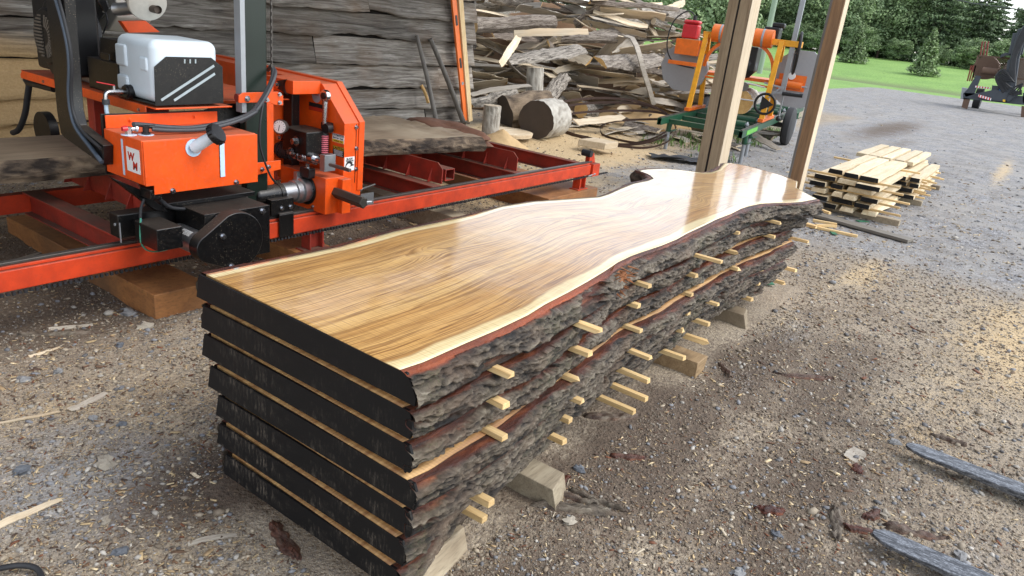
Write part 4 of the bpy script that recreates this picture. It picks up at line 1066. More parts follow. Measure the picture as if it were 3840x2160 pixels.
for q in ((680, 140), (740, 145)): c_ = Z1(*q, x=2.30); b.box(c_, (.03, .035, .05))
b.build('spark_connector', m_blackclean, head, bev=.004)
b = MB()
for L_ in (((680, 165), (690, 220), (740, 270)), ((745, 170), (745, 240), (790, 285)), ((820, 100), (835, 170), (800, 260))):
    b.tube([Z1(*q, x=2.29) for q in L_], .005, 6, 4)
for i in range(4):
    b.tube([Z1(660 + i * 14, 250, x=2.27), Z1(690 + i * 16, 320, x=2.25), Z1(730 + i * 16, 400, x=2.24)], .004, 6, 3)
b.build('engine_wiring', m_rubber, head, smooth=60)
b = MB(); b.tube([Z1(735, -20, x=2.28), Z1(775, 40, x=2.28), Z1(805, 90, x=2.28)], .008, 8, 2); b.build('choke_rod', m_chrome, head, smooth=60)
# muffler
mc = Z1(1148, 30, y=3.82)
b = MB(); b.lathe(mc, (.22, .85, .35), [(-.012, .05), (0, .088), (.012, .094), (.03, .088), (.17, .088), (.18, .06)], 32); mf = b.build('muffler', m_engsil, head, smooth=30)
b = MB(); p_ = Z1(1195, 70, y=3.80); q_ = Z1(1228, 76, y=3.755); b.cyl(p_ + Vector((0, .02, 0)), q_, .018, .020, 18, caps=False); b.cyl(p_, p_ + (q_ - p_) * .6, .017, n=16); b.build('muffler_outlet', plain('sooty_steel', lin(84, 74, 66), .6, .5), mf, smooth=40)
b = MB(); b.tube([Z1(895, 72, y=4.2), Z1(960, 70, y=4.15), Z1(1050, 60, y=4.05)], .033, 14, 3); b.build('exhaust_pipe', m_alu, head, smooth=50)
b = MB(); b.prism([Z1(*q, y=4.3) for q in ((940, 165), (1130, 160), (1245, 250), (1000, 255))], (0, .04, 0)); b.build('engine_cover_plate', m_orange, head, bev=.003)
# battery
b = MB(); b.bb(2.03, 2.30, 3.97, 4.29, 1.036, 1.20)
b.prism([(2.06, 3.98, 1.2), (2.06, 4.22, 1.2), (2.06, 4.19, 1.31), (2.06, 4.0, 1.31)], (.22, 0, 0))
b.bb(2.024, 2.031, 4.04, 4.13, 1.205, 1.24); b.build('battery_box', m_black, head, bev=.008)
# white water tank with its black guard
b = MB(); b.bb(2.004, 2.365, 3.585, 3.94, 1.052, 1.358)
tk = b.build('water_tank', m_whitepl, head, bev=.045)
tk.modifiers[0].segments = 5
b = MB(); b.cut(); b.bb(1.992, 2.02, 3.82, 3.92, 1.20, 1.31); b.cut(); b.bb(1.992, 2.02, 3.82, 3.92, 1.08, 1.16); b.cut(); b.bb(1.994, 2.02, 3.63, 3.70, 1.20, 1.27); b.build('tank_moulding', m_whitepl, tk, bev=.018)
gp = [Z1(*q, y=3.578) for q in ((1208, 815), (1198, 520), (1290, 440), (1640, 448), (1728, 520), (1735, 795))]
b = MB(); b.prism(gp, (0, .004, 0)); b.prism([gp[0], gp[5], gp[5] + Vector((0, .36, -.002)), gp[0] + Vector((0, .36, -.002))], (0, 0, -.004))
gd = b.build('tank_guard', m_black, head)
b = MB()
for A, B in (((1252, 778), (1662, 510)), ((1352, 780), (1668, 572))): b.bar(Z1(*A, y=3.5768), Z1(*B, y=3.5768), .012, .0016, up=(0, 1, 0))
for q in (1434, 1476, 1518): b.bar(Z1(q, 460, y=3.5768), Z1(q, 492, y=3.5768), .007, .0016, up=(0, 1, 0))
b.build('guard_slot', plain('slot_grey', lin(158, 170, 174), .4), gd)
c = Z1(1010, 712, x=2.0)
b = MB(); b.lathe(c, NX, [(-.005, .036), (.02, .036), (.022, .030), (.03, .030)], 24); b.build('outlet_cap', m_blackclean, tk, smooth=40)
b = MB(); b.cyl(c + NX * .03, c + NX * .08, .011); b.cyl(c + NX * .055, c + NX * .105 , .014, n=12); e_ = c + NX * .10; b.tube([e_, e_ + Vector((-.02, 0, -.005)), e_ + Vector((-.025, 0, -.035))], .012, 10, 4); b.cyl(c + NX * .08, c + NX * .08 + Vector((0, 0, .03)), .008)
b.build('ball_valve', m_chrome, tk, smooth=50)
b = MB(); b.bar(c + NX * .075 + Vector((0, 0, .032)), c + NX * .15 + Vector((0, .03, .045)), .018, .005); b.build('valve_lever', m_redpl, tk, bev=.002)
b = MB(); b.cyl(e_ + Vector((-.025, 0, -.035)), e_ + Vector((-.025, 0, -.06)), .018, n=12); b.build('hose_nut', m_hose, tk)
b = MB(); b.tube([e_ + Vector((-.025, 0, -.06)), e_ + Vector((-.025, 0, -.10)), e_ + Vector((-.01, -.01, -.16))], .010, 10, 3); b.build('clear_tube', m_bluewin, tk, smooth=50)
# mast
b = MB(); b.bb(2.50, 2.645, 3.56, 3.62, .42, 2.6); b.build('mast', plain('black_green_paint', lin(22, 34, 28), .3, 0, .3, 0, 4), head, bev=.012)
b = MB(); b.bb(2.468, 2.497, 3.545, 3.60, 1.0, 2.6); b.build('slide_strip', m_galv, head, bev=.002)
b = MB()
for i in range(80): b.box((2.672, 3.56, 1.16 + i * .018), (.010 if i % 2 else .005, .006 if i % 2 else .012, .019))
b.build('lift_chain', m_track, head)
# orange brackets round the mast
b = MB(); b.cut(); b.prism([Z3(*q, y=3.53) for q in ((95, 385), (95, 330), (125, 305), (400, 298), (440, 330), (440, 405), (380, 400), (330, 380))], (0, .008, 0)); b.cut(); b.prism([Z3(*q, y=3.53) for q in ((238, 945), (238, 850), (420, 830), (420, 900))], (0, .008, 0))
brk = b.build('mast_bracket', m_orange, head, bev=.002)
b = MB()
for q, r_ in (((160, 352), .011), ((410, 318), .008), ((410, 382), .008), ((312, 360), .009), ((325, 880), .009), ((275, 900), .009)): bolt(b, Z3(*q, y=3.529), NY, r_, .010)
b.build('bolt', m_chrome, brk)
b = MB(); c = Z3(75, 345, y=3.56); b.cyl(c, c + Vector((.05, 0, 0)), .022, n=16); b.build('guide_roller', m_dirtyred, head, smooth=40)
b = MB(); b.bb(2.70, 2.79, 3.70, 3.79, .50, 1.12); b.build('upright_channel', m_orange, head, bev=.003)
b = MB(); b.bb(2.80, 3.11, 3.90, 3.91, .60, 1.12); b.build('back_sheet', m_orange, head)
b = MB(); b.bb(3.0, 3.06, 3.80, 3.885, .60, 1.06); b.build('guide_slot', m_black, head, bev=.004)
b = MB(); b.tube([Z3(285, 385, y=3.5), Z3(262, 520, y=3.48), Z3(255, 680, y=3.48), Z3(275, 780, y=3.48), Z3(310, 880, y=3.48), Z3(345, 960, y=3.5), Z3(385, 1010, y=3.55)], .006, 8, 4); b.build('cable', m_rubber, head, smooth=60)
# blade housing
hp = [(3.455, .462), (3.455, .927), (3.667, 1.136), (4.95, 1.152), (4.95, .86), (4.2, .80), (4.1, .462)]
b = MB(); b.prism([(3.12, y_, z_) for y_, z_ in hp], (.15, 0, 0)); hs_ = b.build('blade_housing', m_orange, head, bev=.003)
rim = [(3.447, .50), (3.447, .933), (3.665, 1.148), (4.95, 1.164), (4.95, 1.150), (3.67, 1.134), (3.456, .925), (3.456, .50)]
b = MB(); b.prism([(3.235, y_, z_) for y_, z_ in rim], (.045, 0, 0)); b.build('housing_door_rim', m_orange, head, bev=.002)
b = MB()
for q in ((1005, 573), (1005, 737), (1003, 898)): bolt(b, Z3(*q, y=3.454), NY, .009, .009)
b.build('door_bolt', m_chrome, hs_)
b = MB(); b.bb(3.215, 3.219, 3.453, 3.456, .55, .92); b.build('door_seam', m_black, hs_)
# roller block
b = MB(); p0, p1 = Z3(515, 320, y=3.68), Z3(635, 215, y=3.68)
b.bb(p0.x, 3.12, 3.68, 3.95, p0.z, p1.z + .0); rb = b.build('top_block', m_orange, head, bev=.003)
b = MB(); c = Z3(490, 262, x=p0.x - .001); c1 = Z3(405, 250, x=p0.x - .001)
c.y = max(c.y, 3.72); b.prism([(p0.x - .012, c.y + .035 * math.cos(a), c.z + .045 * math.sin(a)) for a in [i * PI / 8 for i in range(-4, 5)]] + [(p0.x - .012, c.y + .0, c.z + .045), (p0.x - .012, c.y + .10, c.z + .02), (p0.x - .012, c.y + .10, c.z - .02)], (.012, 0, 0)); b.build('pulley_cover', m_black, rb)
b = MB(); bolt(b, (p0.x - .013, c.y + .09, c.z), NX, .012, .016); b.build('bolt', m_chrome, rb)
# stickers on the housing face
def face_sticker(name, c0, c1, mat, X=3.1195):
    a, e = Z3(*c0, x=X), Z3(*c1, x=X)
    b = MB(); b.bb(X - .0012, X, e.y, a.y, e.z, a.z); o = b.build(name, mat, head); return o, Vector((X - .0016, (a.y + e.y) / 2, (a.z + e.z) / 2)), abs(a.y - e.y), abs(a.z - e.z)
c = Z3(697, 330, x=3.119); b = MB()
pts = []
for i in range(80): 
    a = 2 * PI * i / 80; r_ = .043 if i % 2 else .039; pts.append((3.1195, c.y + r_ * math.cos(a), c.z + r_ * math.sin(a)))
b.prism(pts, (-.0015, 0, 0)); so_ = b.build('round_saw_sticker', m_sticks, head)
text('SAWMILL', .013, (0, -1, 0), (0, 0, 1), (3.1178, c.y, c.z + .005), m_txtr, so_)
text('* * *', .008, (0, -1, 0), (0, 0, 1), (3.1178, c.y, c.z - .014), m_txt, so_)
o, c, w_, h_ = face_sticker('data_plate', (640, 375), (752, 462), m_stickb)
b = MB(); b.bb(c.x, c.x + .0002, c.y - w_ * .48, c.y + w_ * .48, c.z - h_ * .48, c.z - h_ * .02)
b.build('red_band', m_txtr, o)
o, c, w_, h_ = face_sticker('arrow_sticker', (632, 588), (707, 710), m_stick)
b = MB()
for sgn in (1, -1):
    zz = c.z + sgn * h_ * .22
    b.bb(c.x - .0004, c.x, c.y + w_ * .3, c.y + w_ * .34, zz - h_ * .12, zz + h_ * .12)
    b.prism([(c.x - .0004, c.y + w_ * .24, zz + sgn * h_ * .1), (c.x - .0004, c.y + w_ * .40, zz + sgn * h_ * .1), (c.x - .0004, c.y + w_ * .32, zz + sgn * h_ * .2)], (.0003, 0, 0))
    for i in range(10):
        a = i * PI * 1.5 / 10; b.box((c.x - .0003, c.y - w_ * .1 + .014 * math.cos(a), zz + .014 * math.sin(a) * sgn), (.0004, .006, .006))
for i in range(8): b.bb(c.x - .0004, c.x, c.y - w_ * .45 + i * w_ * .11, c.y - w_ * .38 + i * w_ * .11, c.z - .0015, c.z + .0015)
b.build('arrow_symbols', m_txt, o)
o, c, w_, h_ = face_sticker('tension_chart_sticker', (822, 617), (911, 706), m_stick)
b = MB(); b.bb(c.x, c.x + .0003, c.y - w_ * .48, c.y + w_ * .48, c.z + h_ * .22, c.z + h_ * .48); b.build('black_band', m_stickb, o)
b = MB(); b.bb(c.x, c.x + .0003, c.y - w_ * .48, c.y + w_ * .48, c.z - h_ * .48, c.z - h_ * .16); b.build('yellow_band', m_sticky, o)
text('Blade Tension', .017, (0, -1, 0), (0, 0, 1), (c.x - .0004, c.y, c.z + h_ * .34), m_txtw, o)
text('Blade Type   Range', .0115, (0, -1, 0), (0, 0, 1), (c.x - .0004, c.y, c.z + h_ * .04), m_txt, o)
text('All Blades   PSI', .0115, (0, -1, 0), (0, 0, 1), (c.x - .0004, c.y, c.z - h_ * .32), m_txt, o)
o, c, w_, h_ = face_sticker('caution_sticker', (826, 712), (911, 812), m_stickb)
b = MB(); b.bb(c.x, c.x + .0003, c.y - w_ * .48, c.y + w_ * .48, c.z + h_ * .17, c.z + h_ * .48); b.build('yellow_band', m_sticky, o)
text('CAUTION', .021, (0, -1, 0), (0, 0, 1), (c.x - .0004, c.y, c.z + h_ * .31), m_txt, o, bold=.0006)
b = MB()
for i in range(5): b.bb(c.x - .0003, c.x + .0001, c.y - w_ * (.40 - .05 * (i % 2)), c.y + w_ * .40, c.z + h_ * (.06 - i * .115) - .0016, c.z + h_ * (.06 - i * .115) + .0016)
b.build('warning_lines', m_txtw, o)
a, e = Z3(915, 808, y=3.4545), Z3(988, 905, y=3.4545)
b = MB(); b.bb(a.x, e.x, 3.4532, 3.4545, e.z, a.z); o = b.build('blade_tension_sticker', m_stick, head)
cx_, cz_ = (a.x + e.x) / 2, (a.z + e.z) / 2; hh = a.z - e.z
text('BLADE', .017, (1, 0, 0), (0, 0, 1), (cx_, 3.4527, cz_ + hh * .36), m_txt, o, bold=.0004)
text('TENSION', .015, (1, 0, 0), (0, 0, 1), (cx_, 3.4527, cz_ + hh * .2), m_txt, o, bold=.0004)
b = MB()
arc = []
for i in range(13):
    t = i / 12; ang = PI * 1.25 - t * PI * 1.05; arc.append((cx_ + .034 * math.cos(ang), cz_ - hh * .2 + .034 * math.sin(ang), .004 + .016 * t))
outer = [(x_ + 0, z_ + 0) for x_, z_, q in arc]; inn = [(cx_ + (x_ - cx_) * (1 - q * 28 / 1), cz_ - hh * .2 + (z_ - cz_ + hh * .2) * (1 - q * 28)) for x_, z_, q in arc]
for i in range(12): b.add([(outer[i][0], 3.4528, outer[i][1]), (outer[i + 1][0], 3.4528, outer[i + 1][1]), (inn[i + 1][0], 3.4528, inn[i + 1][1]), (inn[i][0], 3.4528, inn[i][1])], [(0, 1, 2, 3)])
b.prism([(cx_ + .045, 3.4528, cz_ - hh * .13), (cx_ + .02, 3.4528, cz_ - hh * .02), (cx_ + .0, 3.4528, cz_ - hh * .22)], (0, .0003, 0))
b.build('curved_arrow', m_txt, o)
# blade tensioner on the housing face, its axis towards the stack
ty0 = 2.98
def T(a_, q_): return Z3(a_, q_, x=ty0)
def seg(mb, A, B, r_, r2=None, n=16): mb.cyl(T(*A), T(*B), r_, r2, n)
ax_y = [T(385, 735), T(905, 882)]
zA = T(640, 808).z; 
def TY(px_): 
    # point on the tensioner's axis at a photograph column
    t = T(px_, 735 + (px_ - 385) * (882 - 735) / (905 - 385)); return Vector((ty0, t.y, zA))
def tc(mb, a_, e_, r_, r2=None, n=18): mb.cyl(TY(a_), TY(e_), r_, r2, n)
b = MB(); tc(b, 365, 400, .048, n=20); b.build('pressure_cap', m_whitepl, head, smooth=40)
b = MB()
tc(b, 402, 425, .044)
for i in range(6): tc(b, 428 + i * 15, 438 + i * 15, .055 - .002 * i); tc(b, 438 + i * 15, 443 + i * 15, .048)
b.build('rubber_bellows', m_rubber, head, smooth=40)
b = MB(); tc(b, 519, 731, .0115); tc(b, 520, 535, .034); tc(b, 570, 580, .040); tc(b, 640, 660, .030); tc(b, 660, 690, .034); tc(b, 690, 730, .019); tc(b, 535, 570, .016); b.build('tension_rod', m_chrome, head, smooth=40)
b = MB(); n_ = 60; b.tube([TY(575 + 70 * i / n_) + Vector((.030 * math.cos(i * 2 * PI * 6 / n_), 0, .030 * math.sin(i * 2 * PI * 6 / n_))) for i in range(n_ + 1)], .0045, 6, 0); b.build('compression_spring', m_chrome, head, smooth=60)
t0, t1 = TY(725), TY(822)
b = MB(); b.bb(ty0 - .035, ty0 + .05, t1.y + .03, t1.y + .075, zA - .05, zA + .05)
pa = b.build('aluminium_plate', m_alu, head, bev=.002)
b = MB(); b.cyl((ty0 - .02, t1.y, zA), (ty0 - .02, t1.y - .16, zA - .0), .0115, n=12); b.box((ty0 - .02, t1.y - .165, zA), (.018, .02, .018)); b.build('tension_screw', m_steel, head, smooth=40)
b = MB(); p0, p1 = Z3(430, 720, x=2.93), Z3(620, 615, x=2.93); b.bb(2.93, 3.11, p1.y, p0.y, p0.z - .02, p1.z)
b.build('tensioner_block', m_black, head, bev=.008)
b = MB()
q = Z3(492, 600, x=2.98); b.cyl(q - Vector((0, 0, .01)), q + Vector((0, 0, .015)), .025, n=12); b.cyl(q, q + Vector((0, 0, .045)), .016, n=6)
bolt(b, Z3(540, 682, x=2.925), NX, .02, .03); bolt(b, Z3(500, 762, x=2.92), NX, .018, .02); bolt(b, Z3(410, 655, x=2.925), NX, .012, .015)
b.build('bolt', m_chrome, head)
c = Z3(415, 570, x=2.86); d_ = Vector((-.85, -.5, .1)).normalized()
b = MB(); b.lathe(c - d_ * .035, d_, [(0, .040), (.03, .040), (.036, .045), (.042, .045), (.043, .038)], 28); b.build('gauge_case', m_steel, head, smooth=40)
b = MB(); b.cyl(c + d_ * .0085, c + d_ * .0095, .037, n=28); gf = b.build('gauge_dial', m_stick, head)
u_ = Vector((-.5, .85, 0)).normalized(); u_ = (u_ - d_ * u_.dot(d_)).normalized(); w_ = d_.cross(u_)
b = MB(); b.bar(c + d_ * .0102 - w_ * .01, c + d_ * .0102 + w_ * .026 + u_ * .006, .004, .0006, up=tuple(d_))
for i in range(11):
    a = PI * .75 + PI * 1.5 * i / 10; dd = u_ * math.cos(a) + w_ * math.sin(a)
    b.bar(c + d_ * .0102 + dd * .026, c + d_ * .0102 + dd * .033, .002, .0006, up=tuple(d_))
b.build('gauge_needle', m_txt, gf)
# lower drive guard with feed motor and handle
b = MB(); b.bb(2.95, 3.10, 3.42, 3.845, .384, .61)
lb = b.build('lower_guard', m_orange, head, bev=.003)
mcn = Z3(612, 1055, x=2.945)
b = MB(); b.cyl((2.948, mcn.y, mcn.z), (2.944, mcn.y, mcn.z), .095, n=28); b.bb(2.944, 2.949, mcn.y - .02, mcn.y + .06, mcn.z + .08, .612); b.build('guard_cutout', m_black, lb)
b = MB(); b.lathe((2.95, mcn.y, mcn.z), NX, [(0, .075), (.06, .080), (.065, .066), (.10, .066), (.105, .056), (.20, .056)], 28); b.box((2.90, mcn.y + .02, mcn.z + .085), (.035, .03, .05)); b.build('feed_motor', m_alu, head, smooth=40)
b = MB(); b.lathe((2.76, mcn.y, mcn.z), NX, [(0, .060), (.03, .060), (.032, .056), (.17, .056), (.19, .05), (.2, .035)], 28); b.build('motor_boot', m_black, head, smooth=40)
b = MB(); q = Z3(628, 900, x=2.93); b.box(q - Vector((0, 0, .02)), (.05, .09, .06)); b.build('solenoid', m_blackclean, head, bev=.006)
b = MB(); bolt(b, q + Vector((0, 0, .01)), (0, 0, 1), .012, .02)
for q in ((672, 1055), (670, 1190), (535, 1145)): bolt(b, Z3(*q, x=2.949), NX, .008, .008)
b.build('bolt', m_chrome, lb)
h0, h1 = Z3(795, 1135, y=3.42), Z3(1062, 1205, x=3.03)
h0 = Vector((3.03, 3.44, .515)); h1 = Vector((3.03, h1.y, .505))
b = MB(); b.prism([h0 + Vector((dx, 0, dz)) for dx, dz in ((-.034, .0), (-.012, .036), (.03, .026), (.034, -.016), (.0, -.036))], h1 - h0); b.build('push_handle', plain('black_worn_wood', lin(50, 46, 40), .55, 0, .4, .4, 20), head, bev=.004)
b = MB(); bolt(b, h1 + Vector((.03, .01, .0)), (1, -.4, 0), .009, .03); b.build('bolt', m_galv, head)
a = Z3(1040, 1092, y=3.40); e = Z3(1120, 1172, y=3.40); b = MB(); b.bb(a.x, e.x + .02, 3.398, 3.401, e.z, a.z); b.build('scraper_plate', m_alu, head)
b = MB(); b.bb(3.05, 3.12, 3.38, 3.46, .384, .60); b.build('guard_side', m_orange, head, bev=.003)
# lower feed gearbox hanging in front of the rail
b = MB(); b.bb(2.01, 2.385, 3.21, 3.47, .46, .575); b.bb(2.20, 2.388, 3.204, 3.212, .31, .575); gb = b.build('gearbox_bracket', m_black, head, bev=.003)
c = Z2(1850, 835, y=3.13); s_ = Z2(1640, 925, y=3.13); r1 = .148; r2 = .075
pts = []
for i in range(25):
    a = -PI * .62 + PI * 1.24 * i / 24; pts.append((c.x + r1 * math.cos(a), 3.13, c.z + r1 * math.sin(a)))
for i in range(11):
    a = PI * .62 + PI * .76 * i / 10; pts.append((s_.x + r2 * math.cos(a), 3.13, s_.z + .02 + r2 * math.sin(a)))
b = MB(); b.prism(pts, (0, .075, 0)); gc_ = b.build('gear_cover', m_black, head, bev=.006)
b = MB()
for q in ((1730, 800), (1798, 1033)): bolt(b, Z2(*q, y=3.129), NY, .011, .012)
b.build('bolt', m_chrome, gc_)
b = MB()
for q in ((1690, 658), (2038, 602)): bolt(b, Z2(*q, y=3.203), NY, .012, .012)
b.build('bolt', m_chrome, gb)
ms = Vector((s_.x + .0, 3.205, s_.z + .02))
b = MB(); b.lathe(ms, (0, 1, 0), [(0, .064), (.02, .064), (.021, .06), (.20, .06), (.22, .054), (.235, .04)], 28); mo = b.build('feed_gear_motor', m_alu, head, smooth=40)
b = MB()
for i in range(6):
    for j in range(5):
        a = PI * .62 + .09 * i; b.box(ms + Vector((.0608 * math.cos(a), .05 + j * .016, .0608 * math.sin(a))), (.002, .011, .003), Matrix.Rotation(0, 3, 'X'))
b.build('printed_label', m_stick, mo)
b = MB(); b.prism([Z2(*q, y=3.3) for q in ((1375, 770), (1470, 750), (1625, 810), (1600, 835))], (0, .02, 0)); b.bb(1.77, 1.90, 3.22, 3.42, .425, .535); b.build('motor_cover', m_black, head, bev=.006)
# carriage tube and cross shelf behind it
b = MB(); b.bb(1.72, 2.45, 3.475, 3.56, .432, .553); b.build('carriage_tube', m_black, head, bev=.008)
b = MB(); b.cyl((1.715, 3.5, .5), (1.722, 3.5, .5), .008, n=6); b.bb(1.716, 1.719, 3.45, 3.458, .42, .52); b.build('axle_bolt', m_galv, head)
b = MB(); b.bb(1.90, 2.44, 3.40, 3.60, .575, .60); b.prism([Z2(*q, y=3.40) for q in ((870, 345), (1100, 440), (1310, 610), (1210, 600))], (0, .05, 0)); b.bb(1.80, 1.86, 3.31, 3.40, .655, .70); b.build('support_arm', m_black, head, bev=.004)
b = MB(); b.tube([Z2(*q, y=3.38) for q in ((1240, 510), (1330, 575), (1500, 585), (1700, 570), (1870, 535))], .010, 8, 4); b.tube([Z2(*q, y=3.38) for q in ((1120, 510), (1095, 580), (1090, 660))], .007, 8, 4); b.build('motor_cable', m_rubber, head, smooth=60)
b = MB(); b.tube([Z2(*q, y=3.37) for q in ((1092, 660), (1088, 780), (1100, 860), (1150, 910), (1240, 915), (1370, 880))], .0042, 6, 5); b.build('green_wire', plain('green_wire', lin(70, 142, 118), .4), head, smooth=60)
b = MB(); b.tube([Z2(*q, y=3.385) for q in ((1092, 660), (1110, 720), (1160, 800), (1260, 855), (1365, 858))], .0042, 6, 5); b.build('blue_wire', plain('blue_wire', lin(58, 92, 132), .4), head, smooth=60)
a, e = Z3(410, 1255, y=3.485), Z3(522, 1412, y=3.485)
b = MB(); b.bb(a.x, e.x, 3.484, 3.495, e.z, a.z); b.bb(a.x, e.x, 3.484, 3.56, a.z - .002, a.z + .008); b.build('rail_clamp', m_black, head, bev=.005)
b = MB(); b.bb(2.62, 2.78, 3.50, 3.58, .405, .50)
b.build('lower_plate', m_black, head, bev=.003)
b = MB()
for q in ((430, 1203), (497, 1190)): bolt(b, Z3(*q, y=3.499), NY, .010, .008)
b.build('bolt', m_chrome, head)
# ratchet wrench clipped to the housing
rt = empty('ratchet_wrench', (3.07, 3.6, .75), 'chrome ratchet wrench with pink black grip clipped to the orange housing', 'wrench')
RX = 3.075
a0, a1, a2, a3 = Z3(765, 330, x=RX), Z3(770, 560, x=RX), Z3(772, 600, x=RX), Z3(774, 780, x=RX)
yy = a0.y; 
b = MB(); b.lathe((RX + .012, yy, a0.z), NX, [(0, .036), (.02, .037), (.026, .033)], 24); b.build('ratchet_head', m_chrome, rt, smooth=40)
b = MB(); b.cyl((RX - .0145, yy, a0.z), (RX - .019, yy, a0.z), .02, n=20); b.build('ratchet_dial', m_blackclean, rt)
b = MB(); b.cyl((RX, yy, a0.z - .02), (RX, yy, a2.z), .017, .0135, n=14); b.build('shaft', m_chrome, rt, smooth=40)
b = MB(); b.lathe((RX, yy, a2.z), (0, 0, -1), [(0, .020), (.03, .022), (.09, .027), (.13, .024), (.145, .027), (.16, .02)], 20); b.build('grip_core', m_blackclean, rt, smooth=50)
b = MB()
for i in range(9): b.lathe((RX - .004, yy - .004, a2.z - .03 - i * .0125), (0, 0, -1), [(0, .0225), (.004, .027), (.009, .0225)], 18)
b.build('grip_sleeve', m_pink, rt, smooth=50)
c = Z3(765, 565, x=RX); b = MB(); b.bb(RX - .005, 3.119, yy - .028, yy + .028, c.z - .02, c.z + .02); b.cyl((RX - .02, yy - .03, c.z - .01), (RX + .02, yy - .03, c.z - .01), .03, n=16); cl = b.build('tool_clip', m_blackclean, head, smooth=40)
# ---------------------------------------------------------------- barn
YB, XC = 6.6, 8.17
barn = empty('barn', (3, YB, 0), 'weathered grey barn wall of wide wavy planks behind the orange sawmill', 'barn')
V, Q, PR, DU = [], [], [], []
rows = []
zt = -.1
hts = [.26, .27, .24, .28, .30, .27, .25, .29, .27, .28, .26, .25, .28]
for ri, h in enumerate(hts):
    x = -5 - R.random() * 2
    while x < XC:
        L = R.uniform(2.6, 4.6); x1 = min(x + L, XC + R.uniform(-.04, .05))
        if XC - x1 < .5: x1 = XC + R.uniform(-.03, .05)
        n = max(6, int((x1 - x) / .05)); sd = R.random() * 100
        xs = np.linspace(x, x1 - .006, n)
        lo = zt + .062 * fbm(xs * 1.3, xs * 0 + sd, s=91) + .016 * fbm(xs * 9, xs * 0 + sd, s=92)
        hi = zt + h - .016 + .01 * fbm(xs * 2, xs * 0 + sd + 3, s=93)
        tilt = R.uniform(-.012, .012)
        m = 7
        for i in range(n):
            for j in range(m):
                t = j / (m - 1); z = lo[i] * (1 - t) + hi[i] * t
                out = .075 * (1 - t) + tilt * (xs[i] - x) / (x1 - x) + .006 * float(mn.noise((xs[i] * 1.2, z * 6, sd)))
                V.append((xs[i], YB - out - .012, z)); PR.append(sd / 100)
                DU.append(1.1 * sstep(4.6, 2.2, xs[i]) * sstep(1.35, .75, z) + .55 * sstep(5.8, 4.4, xs[i]) * sstep(.95, .5, z) + .3 * sstep(.35, .05, z))
        k0 = len(V) - n * m
        for i in range(n - 1):
            for j in range(m - 1): Q.append((k0 + i * m + j, k0 + (i + 1) * m + j, k0 + (i + 1) * m + j + 1, k0 + i * m + j + 1))
        # underside lip of the plank, and its ends
        for i in range(n): V.append((xs[i], YB + .01, float(lo[i]))); PR.append(sd / 100); DU.append(0)
        k1 = len(V) - n
        for i in range(n - 1): Q.append((k0 + i * m, k1 + i, k1 + i + 1, k0 + (i + 1) * m))
        x = x1
    zt += h
me = bpy.data.meshes.new('plank_siding'); raw_mesh(me, np.array(V), np.array(Q)); me.materials.append(m_barnplank)
set_attr(me, 'prand', PR); set_attr(me, 'dust', DU); me.transform(Matrix.Translation(-ORG['barn'])); link('plank_siding', me, barn)
b = MB(); b.bb(-6, XC - .02, YB + .012, YB + .06, -.2, 3.3); b.bb(XC - .08, XC - .02, YB + .061, YB + 5, -.2, 3.3); b.build('inner_wall', m_gapshade, barn)  # wall coloured near-black to stand for the shade behind the plank gaps
b = MB(); b.bb(XC - .015, XC + .03, YB - .0, YB + .12, -.1, 3.3); b.build('corner_board', m_toolhandle, barn, bev=.004)

# lean-to roof that shades the mill (seen mirrored in the wet slab)
rf = empty('lean_to_roof', (4, 4.2, 3.1), 'brown board roof of the lean-to carried by the timber posts', 'roof')
def rz(y): return 3.12 + (y - 1.5) * .07
b = MB(); b.prism([(-.6, 2.62, rz(2.62) + .15), (-.6, YB, rz(YB) + .15), (-.6, YB, rz(YB) + .19), (-.6, 2.62, rz(2.62) + .19)], (8.95, 0, 0)); b.build('roof_boards', m_rail, rf)
for i in range(7):
    x_ = -.4 + i * 1.38
    b = MB(); b.prism([(x_, 2.68, rz(2.68)), (x_, YB - .01, rz(YB)), (x_, YB - .01, rz(YB) + .148), (x_, 2.68, rz(2.68) + .148)], (.05, 0, 0)); b.build('rafter', m_rail, rf)
b = MB(); b.bb(7.95, 8.10, 1.6, YB - .02, 2.95, 3.115); b.build('header_beam', m_post, rf)

# posts
def post(name, label, x0, x1, y0, y1, tw, halves=None):
    root = empty(name, (x0, y0, 0), label, 'post', 'posts holding up the lean-to')
    H_ = 2.94
    if halves:
        for ya, yb in halves:
            b = MB(); n = 16
            vs = []
            for i in range(n + 1):
                z = -.05 + (H_ + .05) * i / n; wv = .006 * mn.noise((ya * 9, z * 1.4, 3)); w2 = .006 * mn.noise((yb * 9, z * 1.4, 8))
                vs += [(x0, ya + wv, z), (x0, yb + w2, z), (x1, yb + w2, z), (x1, ya + wv, z)]
            fs = [(i * 4 + k, i * 4 + (k + 1) % 4, i * 4 + 4 + (k + 1) % 4, i * 4 + 4 + k) for i in range(n) for k in range(4)] + [(3, 2, 1, 0), (n * 4, n * 4 + 1, n * 4 + 2, n * 4 + 3)]
            b.add(vs, fs); b.build('post_half', m_postdirt, root, bev=.004)
        b = MB(); b.bb(x0 + .02, x1 - .01, halves[0][1] - .01, halves[1][0] + .01, 0, H_ - .02); b.build('split_shade', m_blackclean, root)  # black strip standing for the shade between the two halves
    else:
        b = MB(); b.bb(x0, x1, y0, y1, -.05, H_); b.build('post_core', m_post, root, bev=.006)
        b = MB(); b.bb(x0 - .003, x0 + .02, y1 - .02, y1 + .003, 0, H_ - .01); b.build('wane_edge', m_toolhandle, root)
    b = MB(); b.bb(x0 + .004, x1 - .004, y0 - .0035, y0 - .0005, .0, H_ - .01); b.build('pale_sawn_face', m_postpale, root)
